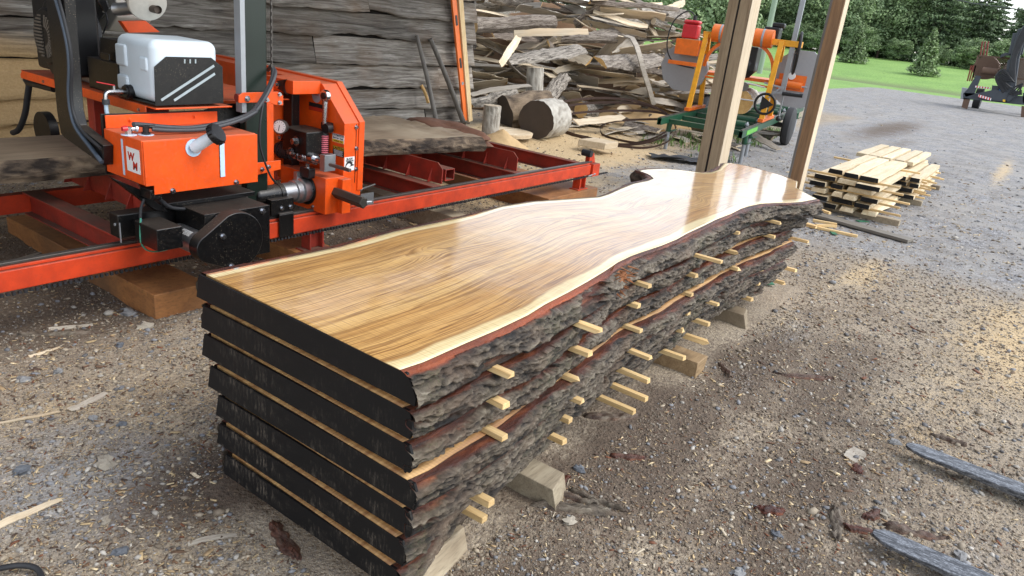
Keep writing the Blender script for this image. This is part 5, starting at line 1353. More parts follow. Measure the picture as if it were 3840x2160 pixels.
m_postdirt = wood('split_post_wood', lin(172, 152, 124), lin(142, 122, 96), lin(98, 80, 60), (26, 26, 1.1), rnd=.05)
post('wooden_post', 'wide split grey brown post with a dark crack down its middle', 7.9, 8.17, 2.786, 3.03, 0, [(2.79, 2.905), (2.93, 3.03)])
post('wooden_post', 'narrow brown post with a white sawn edge beside the board stack', 7.9, 8.06, 1.892, 2.023, 0)

# tools leaning on the barn
def lean(name, a, c, r, mat, label, cat, flat=None):
    b = MB()
    if flat: b.bar(a, c, flat[0], flat[1], up=(0, 1, 0))
    else: b.tube([a, Vector(a) * .5 + Vector(c) * .5 + Vector((.01, 0, .01)), c], r, 10, 3)
    o = b.build(name, mat, smooth=None if flat else 50, root=a, bev=.003 if flat else 0); return tag(o, label, cat)
lean('tool_handle', P(1637, 458, y=6.25), P(1562, 132, y=6.48), lambda t: .032 - .008 * t, m_toolhandle, 'grey round tool handle leaning on the barn planks, nearer the mill', 'tool')
lean('tool_handle', P(1737, 456, y=6.3), P(1614, 146, y=6.48), lambda t: .036 - .008 * t, m_toolhandle, 'grey tool handle leaning on the barn beside the orange level', 'tool')
lean('short_stick', P(1606, 386, y=6.38), P(1580, 320, y=6.5), .02, m_ofresh, 'short yellow stick behind the leaning tool handle', 'stick')
lv = empty('spirit_level', P(1745, 452, y=6.36), 'long orange spirit level leaning on the barn corner', 'spirit level')
def lvp(t, y): 
    a, c = P(1745, 452, y=6.36), P(1697, -40, y=6.50); return a + (c - a) * t
b = MB(); b.bar(lvp(0, 0), lvp(1.0, 0), .085, .03, up=(0, 1, 0)); b.build('level_bar', m_levelor, lv, bev=.003)
b = MB()
for t0 in (.42, .74): b.cut(); b.bar(lvp(t0, 0) + Vector((0, -.017, 0)), lvp(t0 + .075, 0) + Vector((0, -.017, 0)), .035, .006, up=(0, 1, 0))
b.build('vial_slot', m_blackclean, lv)
b = MB(); b.cyl(lvp(.30, 0) + Vector((0, -.015, 0)), lvp(.30, 0) + Vector((0, -.02, 0)), .022); b.build('round_vial', m_galv, lv)
o = lean('lath_board', P(1762, 455, y=6.34), P(1722, -40, y=6.48), 0, m_lath, 'pale straight board leaning beside the orange level', 'board', (.085, .035)); 

# ---------------------------------------------------------------- sawdust mounds and the filler core of the offcut heap
def mound(name, cx, cy, rx, ry, h, mat, rot=0, label=None, seed=1, n=60):
    u = np.linspace(-1, 1, n); U, Vv = np.meshgrid(u, u, indexing='ij'); rr = np.hypot(U, Vv)
    X = cx + rx * U * math.cos(rot) - ry * Vv * math.sin(rot); Y = cy + rx * U * math.sin(rot) + ry * Vv * math.cos(rot)
    Z = gz_base(X, Y) - .03 + h * np.clip(1 - rr, 0, 1) ** 1.15 * (1 + .35 * fbm(X * 2.2, Y * 2.2, s=seed)) + .02 * fbm(X * 9, Y * 9, s=seed + 1)
    Z = np.where(rr > 1, Z - .1, Z)
    o = link(name, grid_mesh(name, np.stack([X, Y, Z], -1).reshape(-1, 3), n, n, mat))
    return tag(o, kind='stuff')
mound('sawdust_heap', 14.2, 6.7, 2.6, 1.7, .95, m_sawdust, .15, seed=3)
mound('sawdust_mound', 7.75, 5.62, .55, .4, .22, m_sawdust, .3, seed=8)
mound('heap_core', 13.2, 9.0, 5.2, 2.6, 2.1, m_heapcore, -.98, seed=5, n=50)  # added filler core, dark behind the gaps between the offcuts

# ---------------------------------------------------------------- offcut heap
def offcut_mesh(kind, seed, L=1.0):
    """a slab offcut, 1 m long: flat sawn face below (+bark back), a wedge or a thin board"""
    n, m = 15, 9
    rnd = random.Random(seed)
    b = MB(); rings = []
    w0 = rnd.uniform(.08, .17); t0 = rnd.uniform(.02, .055)
    bend = rnd.uniform(-.06, .06); tw = rnd.uniform(-.25, .25)
    for i in range(n + 1):
        x = (i / n - .5) + (rnd.uniform(-.03, .03) if 0 < i < n else 0); tp = 1 - .35 * abs(x + rnd.uniform(-.02, .02)) ** 1.5 * 2
        if kind == 'log': tp = 1
        cy = bend * (x * x * 4 - .5) + .012 * mn.noise((x * 4, seed, 0)); cz = .02 * mn.noise((x * 3, seed, 5))
        ring = []
        for j in range(m):
            if kind == 'bark':
                a = PI * j / (m - 1); q = 1 + .26 * mn.noise((x * 13, a * 2.6, seed)) + .12 * rnd.uniform(-1, 1); y, z = math.cos(a) * w0 * tp * q, math.sin(a) * t0 * 1.5 * tp * q
            elif kind == 'log':
                a = 2 * PI * j / m; q = 1 + .13 * mn.noise((x * 7, math.cos(a) * 1.4, seed + math.sin(a) * 1.4)); y, z = math.cos(a) * w0 * .8 * q, math.sin(a) * w0 * .8 * q
            else:
                tt = j / (m - 1); hw, ht = w0 * tp, t0 * .4
                pts = [(-hw, 0), (-hw, ht), (-hw * .5, ht), (0, ht * 1.05), (hw * .5, ht), (hw, ht * .9), (hw, 0), (hw * .4, -.004), (-hw * .4, 0)]
                y, z = pts[j]; y += .03 * mn.noise((x * 7, (j > 2 and j < 7) * 3, seed)) + rnd.uniform(-.004, .004)
            ca, sa = math.cos(tw * x), math.sin(tw * x)
            ring.append(b_i := (x, cy + y * ca - z * sa, cz + y * sa + z * ca))
        rings.append(ring)
    vs = [p for r_ in rings for p in r_]
    fs, ms = [], []
    for i in range(n):
        for j in range(m):
            k = (j + 1) % m
            fs.append((i * m + j, i * m + k, (i + 1) * m + k, (i + 1) * m + j))
            if kind == 'bark': ms.append(0 if j < m - 1 else 1)
            elif kind == 'log': ms.append(0)
            else: ms.append(1 if j not in (0, 5) else (0 if rnd.random() < .0 else 1))
    fs += [tuple(range(m - 1, -1, -1)), tuple(range(n * m, n * m + m))]; ms += [2, 2]
    me = bpy.data.meshes.new('offcut')
    me.from_pydata(vs, [], fs)
    for mt in (m_obark, m_oface if seed % 3 else m_oweather, m_ofresh if seed % 4 == 0 else m_oface): me.materials.append(mt)
    me.polygons.foreach_set('material_index', ms)
    bm = bmesh.new(); bm.from_mesh(me); bmesh.ops.recalc_face_normals(bm, faces=bm.faces); bm.to_mesh(me); bm.free()
    me.polygons.foreach_set('use_smooth', [True] * len(me.polygons)); me.set_sharp_from_angle(angle=math.radians(22 if kind != 'board' else 12))
    return me
BARKM = [offcut_mesh('bark', 100 + i) for i in range(10)]; BOARDM = [offcut_mesh('board', 200 + i) for i in range(8)]; LOGM = [offcut_mesh('log', 300 + i) for i in range(4)]
e1, e2 = Vector((.55, -.835, 0)), Vector((.835, .55, 0)); O_ = Vector((11.2, 7.75, 0))
def placed(name, me, loc, yaw, pitch, roll, sc, label, cat, group):
    o = link(name, me, None, loc); o.rotation_euler = Euler((roll, pitch, yaw), 'XYZ'); o.scale = sc
    return tag(o, label, cat, group)
HB = ['at the foot of the heap', 'in the lower part of the heap', 'halfway up the heap', 'near the top of the heap']
HS = ['beside the barn corner', 'behind the large round log', 'above the rusty blade coils', 'towards the yellow mill']
yawE = math.atan2(e1.y, e1.x)
cnt = 0
seen = set()
for li in range(19):
    h = .06 + li * .115
    lo = -2.75 + max(0, (h - 1.6)) * 1.1; hi = 3.3 - max(0, h - 1.0) * .9
    if li < 3: hi = 3.9
    x = lo + R.uniform(-.3, 0)
    while x < hi:
        kind = R.choices(['bark', 'board', 'log'], [.50, .45, .05])[0]
        L = R.uniform(.6, 1.75) if kind != 'log' else R.uniform(.5, 1.1)
        me = R.choice({'bark': BARKM, 'board': BOARDM, 'log': LOGM}[kind])
        s_ = x + L * .4
        hh = h * (1 - .25 * sstep(1.2, 3.6, s_)) if True else h
        depth = hh * .62 + R.uniform(-.30, .25) + .55 * sstep(1.5, 3.5, s_)
        loc = O_ + e1 * s_ + e2 * depth; loc.z = hh + .10 + R.uniform(-.05, .05)
        yaw = yawE + R.gauss(0, .55) + (PI if R.random() < .5 else 0); pit = R.gauss(0, .19); roll = R.gauss(-.25, .5)
        if R.random() < .45 and kind != 'log': roll += PI
        if R.random() < .06: pit += R.choice([-1, 1]) * R.uniform(.4, .9)
        wv = R.uniform(.6, 1.25)
        bi = min(3, int(hh / .55)); si = 0 if s_ < -1.5 else 1 if s_ < .2 else 2 if s_ < 1.9 else 3
        adj = ('long ' if L > 1.35 else 'short ' if L < .95 else '') 
        what = {'bark': 'bark backed offcut', 'board': 'flat pale board offcut', 'log': 'rough branch log'}[kind]
        lab = (adj + what + ' ' + HB[bi] + ' ' + HS[si]).strip().replace('in the lower part of the heap', 'low in the heap')
        placed('offcut' if kind != 'log' else 'branch_log', me, loc, yaw, pit, roll, (L, wv, wv * R.uniform(.6, 1.15)), lab, 'offcut' if kind != 'log' else 'log', 'offcuts heaped in the slab wood pile')
        cnt += 1
        x += L * R.uniform(.34, .56)
# strewn pieces right of and in front of the heap
for i in range(46):
    s_ = R.uniform(-.4, 4.6); d_ = R.uniform(-1.9, -.25) if s_ < 3.6 else R.uniform(-1.2, 2.2)
    loc = O_ + e1 * s_ + e2 * d_
    if loc.x < 9.6 and loc.y > 5.2: continue
    loc.z = gzf(loc.x, loc.y) + .05 + max(0, .25 * (1 + d_)) * R.random()
    L = R.uniform(.25, .95); me = R.choice(BARKM + BOARDM * 2)
    placed('offcut', me, loc, R.uniform(0, 6.28), R.gauss(0, .12), R.gauss(0, .3) + (PI if R.random() < .5 else 0), (L, R.uniform(.5, 1.1), R.uniform(.5, 1.)), ('dusty ' if i % 2 else 'pale ') + 'offcut strewn ' + ('on the sawdust before the heap' if s_ < 1.5 else 'under the rusty blade coils' if s_ < 3 else 'beside the yellow mill'), 'offcut', 'offcuts strewn in front of the slab wood pile')
# far low heap behind the yellow mill
for i in range(34):
    loc = Vector((R.uniform(16.5, 19.5), R.uniform(7.6, 11), 0)); loc.z = .12 + R.random() * 1.15
    placed('offcut', R.choice(BOARDM + BARKM), loc, yawE + R.gauss(0, .25), R.gauss(0, .1), R.gauss(0, .3), (R.uniform(1.4, 2.6), R.uniform(.8, 1.3), 1), 'long board in the far low heap behind the yellow mill', 'offcut', 'boards heaped behind the yellow mill')
# single pieces that stand out
def longpiece(name, mesh, A, B, wd, th, roll, label, cat='offcut'):
    A, B = Vector(A), Vector(B); t = B - A
    o = link(name, mesh, None, (A + B) / 2); q = t.to_track_quat('X', 'Z'); o.rotation_mode = 'QUATERNION'
    from mathutils import Quaternion
    o.rotation_quaternion = q @ Quaternion((1, 0, 0), roll); o.scale = (t.length, wd, th); return tag(o, label, cat)
longpiece('bark_log', LOGM[0], Z5(180, 235, y=8.0), Z5(900, 200, y=7.4), 1.15, 1.15, 0, 'thick dark bark log lying high on the left of the heap', 'log')
longpiece('bark_log', LOGM[1], Z5(960, 335, y=7.2), Z5(1475, 350, y=6.6), 1.1, 1.0, 0, 'pale grey bark log lying across the heap middle', 'log')
longpiece('offcut', BARKM[1], Z5(1220, 205, y=7.4), Z5(1840, 120, y=7.0), 1.4, 1.3, .9, 'wide brown bark slab high on the right of the heap')
longpiece('offcut', BOARDM[2], Z5(545, 300, y=7.1), Z5(1220, 285, y=6.6), .4, .8, 1.4, 'long pale narrow board lying level across the upper heap')
longpiece('offcut', BOARDM[3], Z5(420, 590, y=6.9), Z5(610, 300, y=7.1), .75, .8, 1.1, 'grey white board standing slanted on the left of the heap')
longpiece('offcut', BARKM[3], Z5(480, 560, y=7.0), Z5(1170, 450, y=6.5), 1.2, 1.3, .3, 'long bark slab slanting up through the heap middle')
longpiece('offcut', BARKM[4], Z5(1330, 580, y=6.3), Z5(1860, 545, y=6.0), 1.35, 1.4, .4, 'smooth grey half round slab sticking out right of the heap')
longpiece('offcut', BOARDM[4], Z5(1420, 430, y=6.8), Z5(1770, 300, y=6.7), 1.2, 1.2, 1.25, 'broad yellow board standing on edge in the heap')
longpiece('offcut', BOARDM[5], Z5(1380, 55, y=7.6), Z5(1890, 40, y=7.2), .4, .7, 1.2, 'long yellow board along the top of the heap')
longpiece('offcut', BOARDM[6], Z5(1930, 85, y=7.0), Z5(2090, 20, y=7.0), 1., 1.4, 1.3, 'yellow block poking up at the top right of the heap')
longpiece('offcut', BOARDM[1], Z5(150, 855, y=6.6), Z5(690, 770, y=6.2), .8, .8, .25, 'flat dusty board low on the left of the heap')
longpiece('offcut', BOARDM[7], Z5(1780, 755, y=5.9), Z5(2080, 755, y=5.7), .9, 2.2, .1, 'grey board end sticking out right over the sawdust')
longpiece('offcut', BARKM[6], Z5(820, 975, y=6.35), Z5(1005, 700, y=6.5), .9, 1.2, .3, 'reddish brown split piece propped up behind the round log')
longpiece('offcut', BOARDM[0], Z5(1110, 1110, y=5.8), Z5(1545, 1060, y=5.5), 1.1, .7, .35, 'wide tan board lying before the heap right of the round log')
longpiece('offcut', BARKM[8], Z5(150, 960, y=6.75), Z5(560, 830, y=6.7), 1.2, 1.2, .3, 'dark shaded slab at the barn corner low in the heap')
# round log, stump, standing post log
def roundlog(name, A, B, r, label, seed, endm, lump=.06, cat='log', bk=None):
    A, B = Vector(A), Vector(B); t = (B - A).normalized(); u = t.cross(Vector((0, 0, 1)))
    if u.length < .1: u = Vector((1, 0, 0))
    u.normalize(); w_ = u.cross(t); n, m = 40, 22
    root = empty(name, ((A + B) / 2 - Vector((0, 0, r))), label, cat)
    VV = []; dep = []
    for j in range(m):
        for i in range(n + 1):
            a = 2 * PI * i / n; ca, sa = math.cos(a), math.sin(a)
            rid = 1 - abs(mn.noise((ca * 3.2 + seed, sa * 3.2, j * .22))) * 2
            q = r * (1 + lump * mn.noise((ca * 1.3, sa * 1.3, j * .1 + seed))) + .014 * rid
            VV.append(A + (B - A) * j / (m - 1) + (u * ca + w_ * sa) * q); dep.append(.5 + .5 * rid)
    me = grid_mesh('bark', np.array([tuple(v) for v in VV]), m, n + 1, bk or m_palebark, dict(depth=np.array(dep), inner=np.zeros(len(dep))), org=root.location); link('bark', me, root)
    b = MB(); b.add([VV[i] for i in range(n)], [tuple(range(n - 1, -1, -1))]); b.build('cut_end', endm, root, fix=False)
    b = MB(); b.add([VV[(m - 1) * (n + 1) + i] for i in range(n)], [tuple(range(n))]); b.build('cut_end', m_oface, root, fix=False)
    return root
def m_pbark():
    s = NT('pale_grey_bark')
    n1 = s.noise(9, 5, .7, None, .6); d = s.attr('depth')
    c = s.ramp(s.math('ADD', s.math('MULTIPLY', d, .6), s.math('MULTIPLY', n1, .4)), [(.25, lin(70, 62, 54)), (.5, lin(142, 136, 126)), (.8, lin(186, 182, 172))])
    return s.out(c, .85, nrm=s.bump(n1, .8, .02))
m_palebark = m_pbark()
m_darkend = plain('dark_weathered_end', lin(74, 64, 56), .85, 0, .3, .4, 10)
ca_ = Z5(742, 1135, y=5.75); ca_.z = max(ca_.z, .33)
roundlog('round_log', ca_, ca_ + Vector((.62, .08, -.0)), .262, 'large round log with dark cut end lying on the sawdust', 4, m_darkend)
sp_ = Z5(330, 1230, y=5.95); roundlog('short_log', sp_ + Vector((0, 0, -.03)), sp_ + Vector((.0, 0, .40)), .105, 'short peeled log standing upright near the barn corner', 9, m_darkend, .04)
up_ = Z5(742, 985, y=6.55); roundlog('standing_log', up_ + Vector((0, 0, -.3)), up_ + Vector((-.05, .05, .62)), .125, 'grey bark log standing upright behind the large round log', 14, m_oface, .08)
u2 = Z5(1900, 820, y=6.3); roundlog('standing_log', u2 + Vector((0, 0, -.2)), u2 + Vector((.05, 0, .62)), .16, 'bark log standing upright at the right end of the heap', 19, m_oface, .08)
rl = Z5(440, 1060, y=6.5); roundlog('leaning_log', rl, rl + Vector((.75, -.25, .12)), .28, 'split brown log behind the upright peeled log', 23, m_darkend, .22, bk=m_dbark)
b = MB(); c = Z5(500, 1200, y=5.95); b.lathe((c.x, c.y, c.z - .03), (0, 0, 1), [(0, .33), (.05, .34), (.06, .30)], 30); o = b.build('log_disc', m_oface, smooth=40, root=c); tag(o, 'flat pale log slice on the sawdust left of the round log', 'log slice')
b = MB(); c = Z5(1305, 1300, y=4.9); b.prism([(c.x + dx, c.y + dy, c.z - .05) for dx, dy in ((-.2, .2), (-.1, -.17), (.22, -.2), (.2, .18))], (0.02, 0, .09)); o = b.build('wood_chunk', m_oface, bev=.01, root=c); tag(o, 'pale square wood chunk lying on the sawdust before the blade coils', 'wood chunk')
pts = [Z5(*q, y=yy) for q, yy in (((1560, 325), 6.4), ((1620, 345), 6.2), ((1660, 420), 6.0), ((1690, 520), 5.9), ((1720, 640), 5.85), ((1770, 790), 5.8), ((1815, 950), 5.75))]
b = MB(); b.ribbon(pts, [(.12, -.02, .02)] * 7, .02); o = b.build('bark_strip', m_oweather, root=pts[-1], smooth=60); tag(o, 'long pale curved strip hanging down the right of the heap', 'bark strip')
# rusty band blades
def loop(A, px, rx, rz_, lift, label, seed, y0):
    n = 70; c = Vector(A)
    pts, ws = [], []
    for i in range(n + 1):
        a = 2 * PI * i / n
        d = e1 * math.cos(a) * rx + e2 * math.sin(a) * rz_
        q = c + d; q.z = max(c.z + .02 + lift * (.5 + .5 * math.sin(a + seed * .4)) + .04 * math.sin(2 * a + seed), gzf(q.x, q.y) + .02); pts.append(q)
        ws.append((.012 * math.cos(a), .012 * math.sin(a), .034))
    b = MB(); b.ribbon(pts, ws, .004); o = b.build('rusty_band', m_blade, root=c); return tag(o, label, 'saw blade', 'coiled rusty bandsaw blades')
bc = (Z5(1570, 1160, z=.1)); bc = Vector((10.2, 5.42, .02))
loop(bc, 0, 1.02, .62, .55, 'largest rusty band blade coil before the heap', 0, 0)
loop(bc + Vector((.05, .05, .01)), 0, .98, .56, .50, 'rusty band blade coil nested inside the largest one', .6, 0)
loop(bc + Vector((.12, -.06, .01)), 0, .93, .52, .42, 'rusty band blade coil lying lower in the bundle', 1.2, 0)
loop(bc + Vector((.5, -.22, .0)), 0, .55, .45, .33, 'small rusty band blade coil near the green mill leg', 2.0, 0)
b = MB(); c = P(2590, 600, z=.04)
vs = [];
n = 16
VVt = []
for i in range(n):
    for j in range(10):
        x_, y_ = (i / (n - 1) - .5) * 1.15, (j / 9 - .5) * .38
        p_ = c + e1 * x_ + e2 * y_; VVt.append((p_.x, p_.y, .03 + .07 * abs(mn.noise((x_ * 6, y_ * 7, 2))) + .05 * max(0, mn.noise((x_ * 2.2, y_ * 3, 8)))))
o = link('black_tarp', grid_mesh('black_tarp', np.array(VVt), n, 10, m_tarp)); tag(o, 'crumpled black plastic sheet on the ground by the split post', 'plastic sheet')
m_stoneg = plain('grey_stone', lin(126, 126, 126), .75, 0, .3, .5, 30)
m_stoneb = plain('blue_grey_stone', lin(88, 92, 98), .7, 0, .3, .5, 30)
m_stonet = plain('tan_stone', lin(150, 142, 128), .8, 0, .25, .5, 30)
# ---------------------------------------------------------------- second mill: green bed, yellow gantry
MA = .148
m2o = Vector((10.35, 3.40, 0)); ml = Vector((math.cos(MA), math.sin(MA), 0)); mw = Vector((-math.sin(MA), math.cos(MA), 0))
def G(l, w_, z): return m2o + ml * l + mw * w_ + Vector((0, 0, z))
m2 = empty('portable_sawmill', G(3, .6, 0), 'yellow gantry portable sawmill on a green wheeled bed', 'sawmill')
def gbox(mb, l0, l1, w0, w1, z0, z1):
    c = G((l0 + l1) / 2, (w0 + w1) / 2, (z0 + z1) / 2); mb.box(c, (abs(l1 - l0), abs(w1 - w0), abs(z1 - z0)), Matrix.Rotation(MA, 3, 'Z'))
for w_ in (0, 1.16):
    b = MB(); gbox(b, -.15, 6.6, w_ - .03, w_ + .03, .41, .412); gbox(b, -.15, 6.6, w_ - .03, w_ + .03, .50, .508); gbox(b, -.15, 6.6, w_ - .03, w_ - .024, .413, .499); gbox(b, -.15, 6.6, w_ + .024, w_ + .03, .413, .499)
    b.build('bed_rail', m_green, m2)
    b = MB(); gbox(b, -.14, 6.55, w_ - .012, w_ + .012, .509, .522); b.build('rail_track', m_track, m2)
b = MB(); gbox(b, .15, 1.0, -.0345, -.0315, .425, .492); b.build('bed_decal', m_decal, m2)
for l in (.25, 1.0, 1.9, 3.1, 4.3, 5.5):
    b = MB(); gbox(b, l, l + .08, .035, 1.125, .40, .47); b.build('cross_member', m_green, m2, bev=.003)
for l in (.55, 1.45, 2.2, 2.75, 3.6, 4.2, 4.9):
    b = MB(); b.cyl(G(l, .08, .53), G(l, .62, .53), .052, n=16); b.build('log_roller', m_green, m2, smooth=40)
    b = MB(); b.cyl(G(l, .03, .53), G(l, .66, .53), .022, n=10); b.cyl(G(l, .045, .53), G(l, .06, .53), .045); b.build('roller_shaft', m_galv, m2)
for l, w_ in ((.32, 0), (.32, 1.13), (1.15, .08), (5.9, 0), (5.9, 1.16)):
    b = MB(); b.cyl(G(l, w_, -.03), G(l, w_, .30), .028, n=12); b.build('jack_leg', m_galv, m2, smooth=40)
    b = MB(); b.cyl(G(l, w_, .28), G(l, w_, .42), .038, n=12); b.bar(G(l - .05, w_ - .05, .30), G(l + .14, w_ - .08, .31), .015, .015); b.build('leg_sleeve', m_green, m2, smooth=40)
for w_ in (-.17, 1.33):
    c = G(3.45, w_, .335); ax = mw
    t = MB(); t.lathe(c - ax * .085, ax, [(0, .24), (.015, .30), (.04, .332), (.085, .338), (.13, .332), (.155, .30), (.17, .24)], 36); ty = t.build('wheel', m_tyre, m2, smooth=30)
    t = MB(); t.lathe(c - ax * .075, ax, [(0, .20), (.01, .17), (.07, .15), (.15, .20)], 24); t.build('rim', m_galv, ty, smooth=30)
b = MB(); gbox(b, 3.40, 3.50, -.15, 1.30, .30, .38); b.build('axle', m_blackclean, m2, bev=.005)
# gantry
def gpost(l, w_, lt, wt, zt=1.72):
    b = MB(); b.bar(G(l, w_, .53), G(lt, wt, zt), .075, .06, up=tuple(ml)); b.build('gantry_leg', m_yel, m2, bev=.004)
GL = 1.42
for w_ in (0, 1.16):
    gpost(GL - .02, w_, GL + .28, w_); gpost(GL + .78, w_, GL + .42, w_)
    b = MB(); gbox(b, GL - .12, GL + .98, w_ - .04, w_ + .04, .524, .575); b.build('gantry_foot', m_tang, m2, bev=.003)
    b = MB(); sgn = 1 if w_ == 0 else -1
    arc = [G(GL + .33, w_ + sgn * (.04 + .36 * (1 - math.cos(t))), 1.22 + .42 * math.sin(t)) for t in np.linspace(0, PI / 2, 9)]
    b.ribbon(arc, tuple(Vector((0, 0, -.0)) + ml * .03), .05) ; b.build('curved_brace', m_tang, m2)
b = MB(); gbox(b, GL + .28, GL + .40, -.30, 1.22, 1.66, 1.75); b.build('gantry_beam', m_yel, m2, bev=.004)
for w_ in (.30, .95):
    b = MB(); b.cyl(G(GL + .32, w_ - .16, 1.74), G(GL + .32, w_ + .12, 1.74), .135, n=24); hs2 = b.build('orange_cylinder', m_tang, m2, smooth=40)
    b = MB(); b.cyl(G(GL + .32, w_ - .03, 1.74), G(GL + .32, w_ + .0, 1.74), .138, n=24); b.build('clamp_band', m_galv, hs2, smooth=40)
# red fuel can on the far side
b = MB(); c = G(GL + .30, 1.42, 1.72)
b.box(c, (.2, .26, .22), Matrix.Rotation(MA, 3, 'Z')); b.prism([c + ml * a + mw * q + Vector((0, 0, .112)) for a, q in ((-.1, -.13), (.1, -.13), (.1, .13), (-.1, .13))], ml * .0 + Vector((0, 0, .06))); b.build('fuel_can', m_redpl, m2, bev=.03)
b = MB(); b.cyl(c + mw * -.02 + Vector((0, 0, .17)), c + mw * -.02 + Vector((0, 0, .24)), .03); b.tube([c + mw * -.02 + Vector((0, 0, .24)), c + mw * .12 + Vector((0, 0, .30)), c + mw * .32 + Vector((0, 0, .12)), c + mw * .36 + Vector((0, 0, -.25)), c + mw * .2 + Vector((0, 0, -.5)), c + mw * -.15 + Vector((0, 0, -.55))], .011, 8, 5); b.build('fuel_hose', m_rubber, m2, smooth=60)
b = MB(); gbox(b, GL + .15, GL + .46, 1.22, 1.60, 1.36, 1.60); b.build('orange_tray', m_tang, m2, bev=.004)
b = MB(); gbox(b, GL + .1, GL + .14, 1.20, 1.66, 1.20, 1.26); b.build('orange_bar', m_tang, m2, bev=.003)
def disc(mb, l, w_, z, r, th, n=28, cut=None):
    pts = []
    for i in range(n):
        a = 2 * PI * i / n; pts.append(G(l, w_ + r * math.cos(a), z + r * math.sin(a)))
    mb.prism(pts, ml * th)
b = MB(); disc(b, GL + .48, 1.48, 1.16, .40, .08, 10); b.build('wheel_cover', m_grey, m2, bev=.004)
b = MB(); disc(b, GL + .48, -.34, 1.20, .45, .08, 10); wc = b.build('wheel_cover', m_grey, m2, bev=.004)
b = MB(); b.cyl(G(GL + .42, -.02, 1.12), G(GL + .42, -.42, 1.10), .055, n=18); gbox(b, GL + .46, GL + .475, -.46, -.05, 1.02, 1.26); b.build('blade_tension_tube', m_tang, m2, smooth=40)
b = MB(); b.cyl(G(GL + .44, -.24, 1.24), G(GL + .41, -.24, 1.24), .055, n=20); b.build('pressure_dial', m_stick, m2)
b = MB(); b.cyl(G(GL + .42, -.42, 1.10), G(GL + .42, -.50, 1.10), .014); b.build('tension_rod', m_galv, m2)
b = MB(); gbox(b, GL + .56, GL + 1.3, -.2, 1.35, 1.08, 1.13); b.bar(G(GL + .5, -.1, 1.02), G(GL + .5, 1.2, 1.06), .03, .03); b.build('lower_crossbar', m_tang, m2, bev=.003)
b = MB(); gbox(b, GL + .45, GL + .8, .35, .78, 1.22, 1.60); b.ell(G(GL + .6, .55, 1.30), (.2, .22, .2), 16, 10, .3, 3); gbox(b, GL + .5, GL + .8, .10, .34, 1.74, 1.92); gbox(b, GL + .56, GL + .72, .05, .24, 1.921, 1.99); b.build('engine', m_blackclean, m2, bev=.02)
b = MB(); gbox(b, GL + .30, GL + .36, -.20, -.13, .95, 2.55); b.build('height_scale_post', m_galv, m2, bev=.003)
b = MB(); 
n = 28; tor = [G(GL + .20, -.27 + .045 * math.cos(a), 1.58 + .30 * math.sin(a)) + ml * (.20 * math.cos(a)) for a in [2 * PI * i / n for i in range(n + 1)]]
b.tube(tor, .017, 8, 0); b.bar(tor[0], tor[n // 2], .02, .02); b.bar(tor[n // 4], tor[3 * n // 4], .02, .02); b.build('crank_wheel', m_blackclean, m2, smooth=60)
b = MB(); c = G(GL - .02, .0, .80)
tor = [c + mw * (.15 * math.cos(a)) + Vector((0, 0, .15 * math.sin(a))) for a in [2 * PI * i / n for i in range(n + 1)]]
b.tube(tor, .020, 8, 0); b.prism([c + mw * .13 * math.cos(a) + Vector((0, 0, .13 * math.sin(a))) for a in (PI, PI + 2.1, PI - 2.1)], ml * .01); b.build('small_hand_wheel', m_blackclean, m2, smooth=60)
b = MB(); b.tube([G(GL + .3, .10, 1.02), G(GL + .3, .45, 1.30 - .25), G(GL + .3, .62, .95), G(GL + .3, .60, .84), G(GL + .3, .45, .80), G(GL + .3, .2, .80)], .012, 8, 4); b.build('coolant_tube', m_stick, m2, smooth=60)
b = MB(); b.cyl(G(GL + .25, .42, .99), G(GL + .33, .42, .99), .07, n=18); b.build('guide_wheel', m_steel, m2, smooth=40)
b = MB(); b.bar(G(GL + .1, -.05, .98), G(GL + .1, -.45, 1.0), .03, .03); b.bar(G(GL + .12, .1, 1.1), G(GL + .12, -.2, 1.06), .025, .025); b.bar(G(GL + .14, -.22, 1.2), G(GL + .14, -.22, .62), .02, .02); b.bar(G(GL + .05, .02, .84), G(GL + .05, -.15, 1.05), .02, .02); b.build('control_lever', m_galv, m2)
b = MB(); b.cyl(G(GL + .1, -.2, .98), G(GL + .1, -.5, .985), .03, n=12); b.ell(G(GL + .14, -.22, .6), (.04, .04, .04)); b.build('lever_grip', m_blackclean, m2, smooth=50)
# logs on and behind the green bed
roundlog('sawn_log', G(1.75, .42, .745), G(2.9, .52, .76), .17, 'square sided pale log lying on the green mill bed', 41, m_ofresh, .12)
roundlog('cut_log', G(5.4, .45, .78), G(6.5, .5, .78), .15, 'pale log end seen under the yellow gantry', 47, m_ofresh, .05)
roundlog('cut_log', G(6.8, .30, 1.12), G(7.8, .35, 1.12), .15, 'pale log end higher up behind the yellow gantry', 52, m_ofresh, .05)

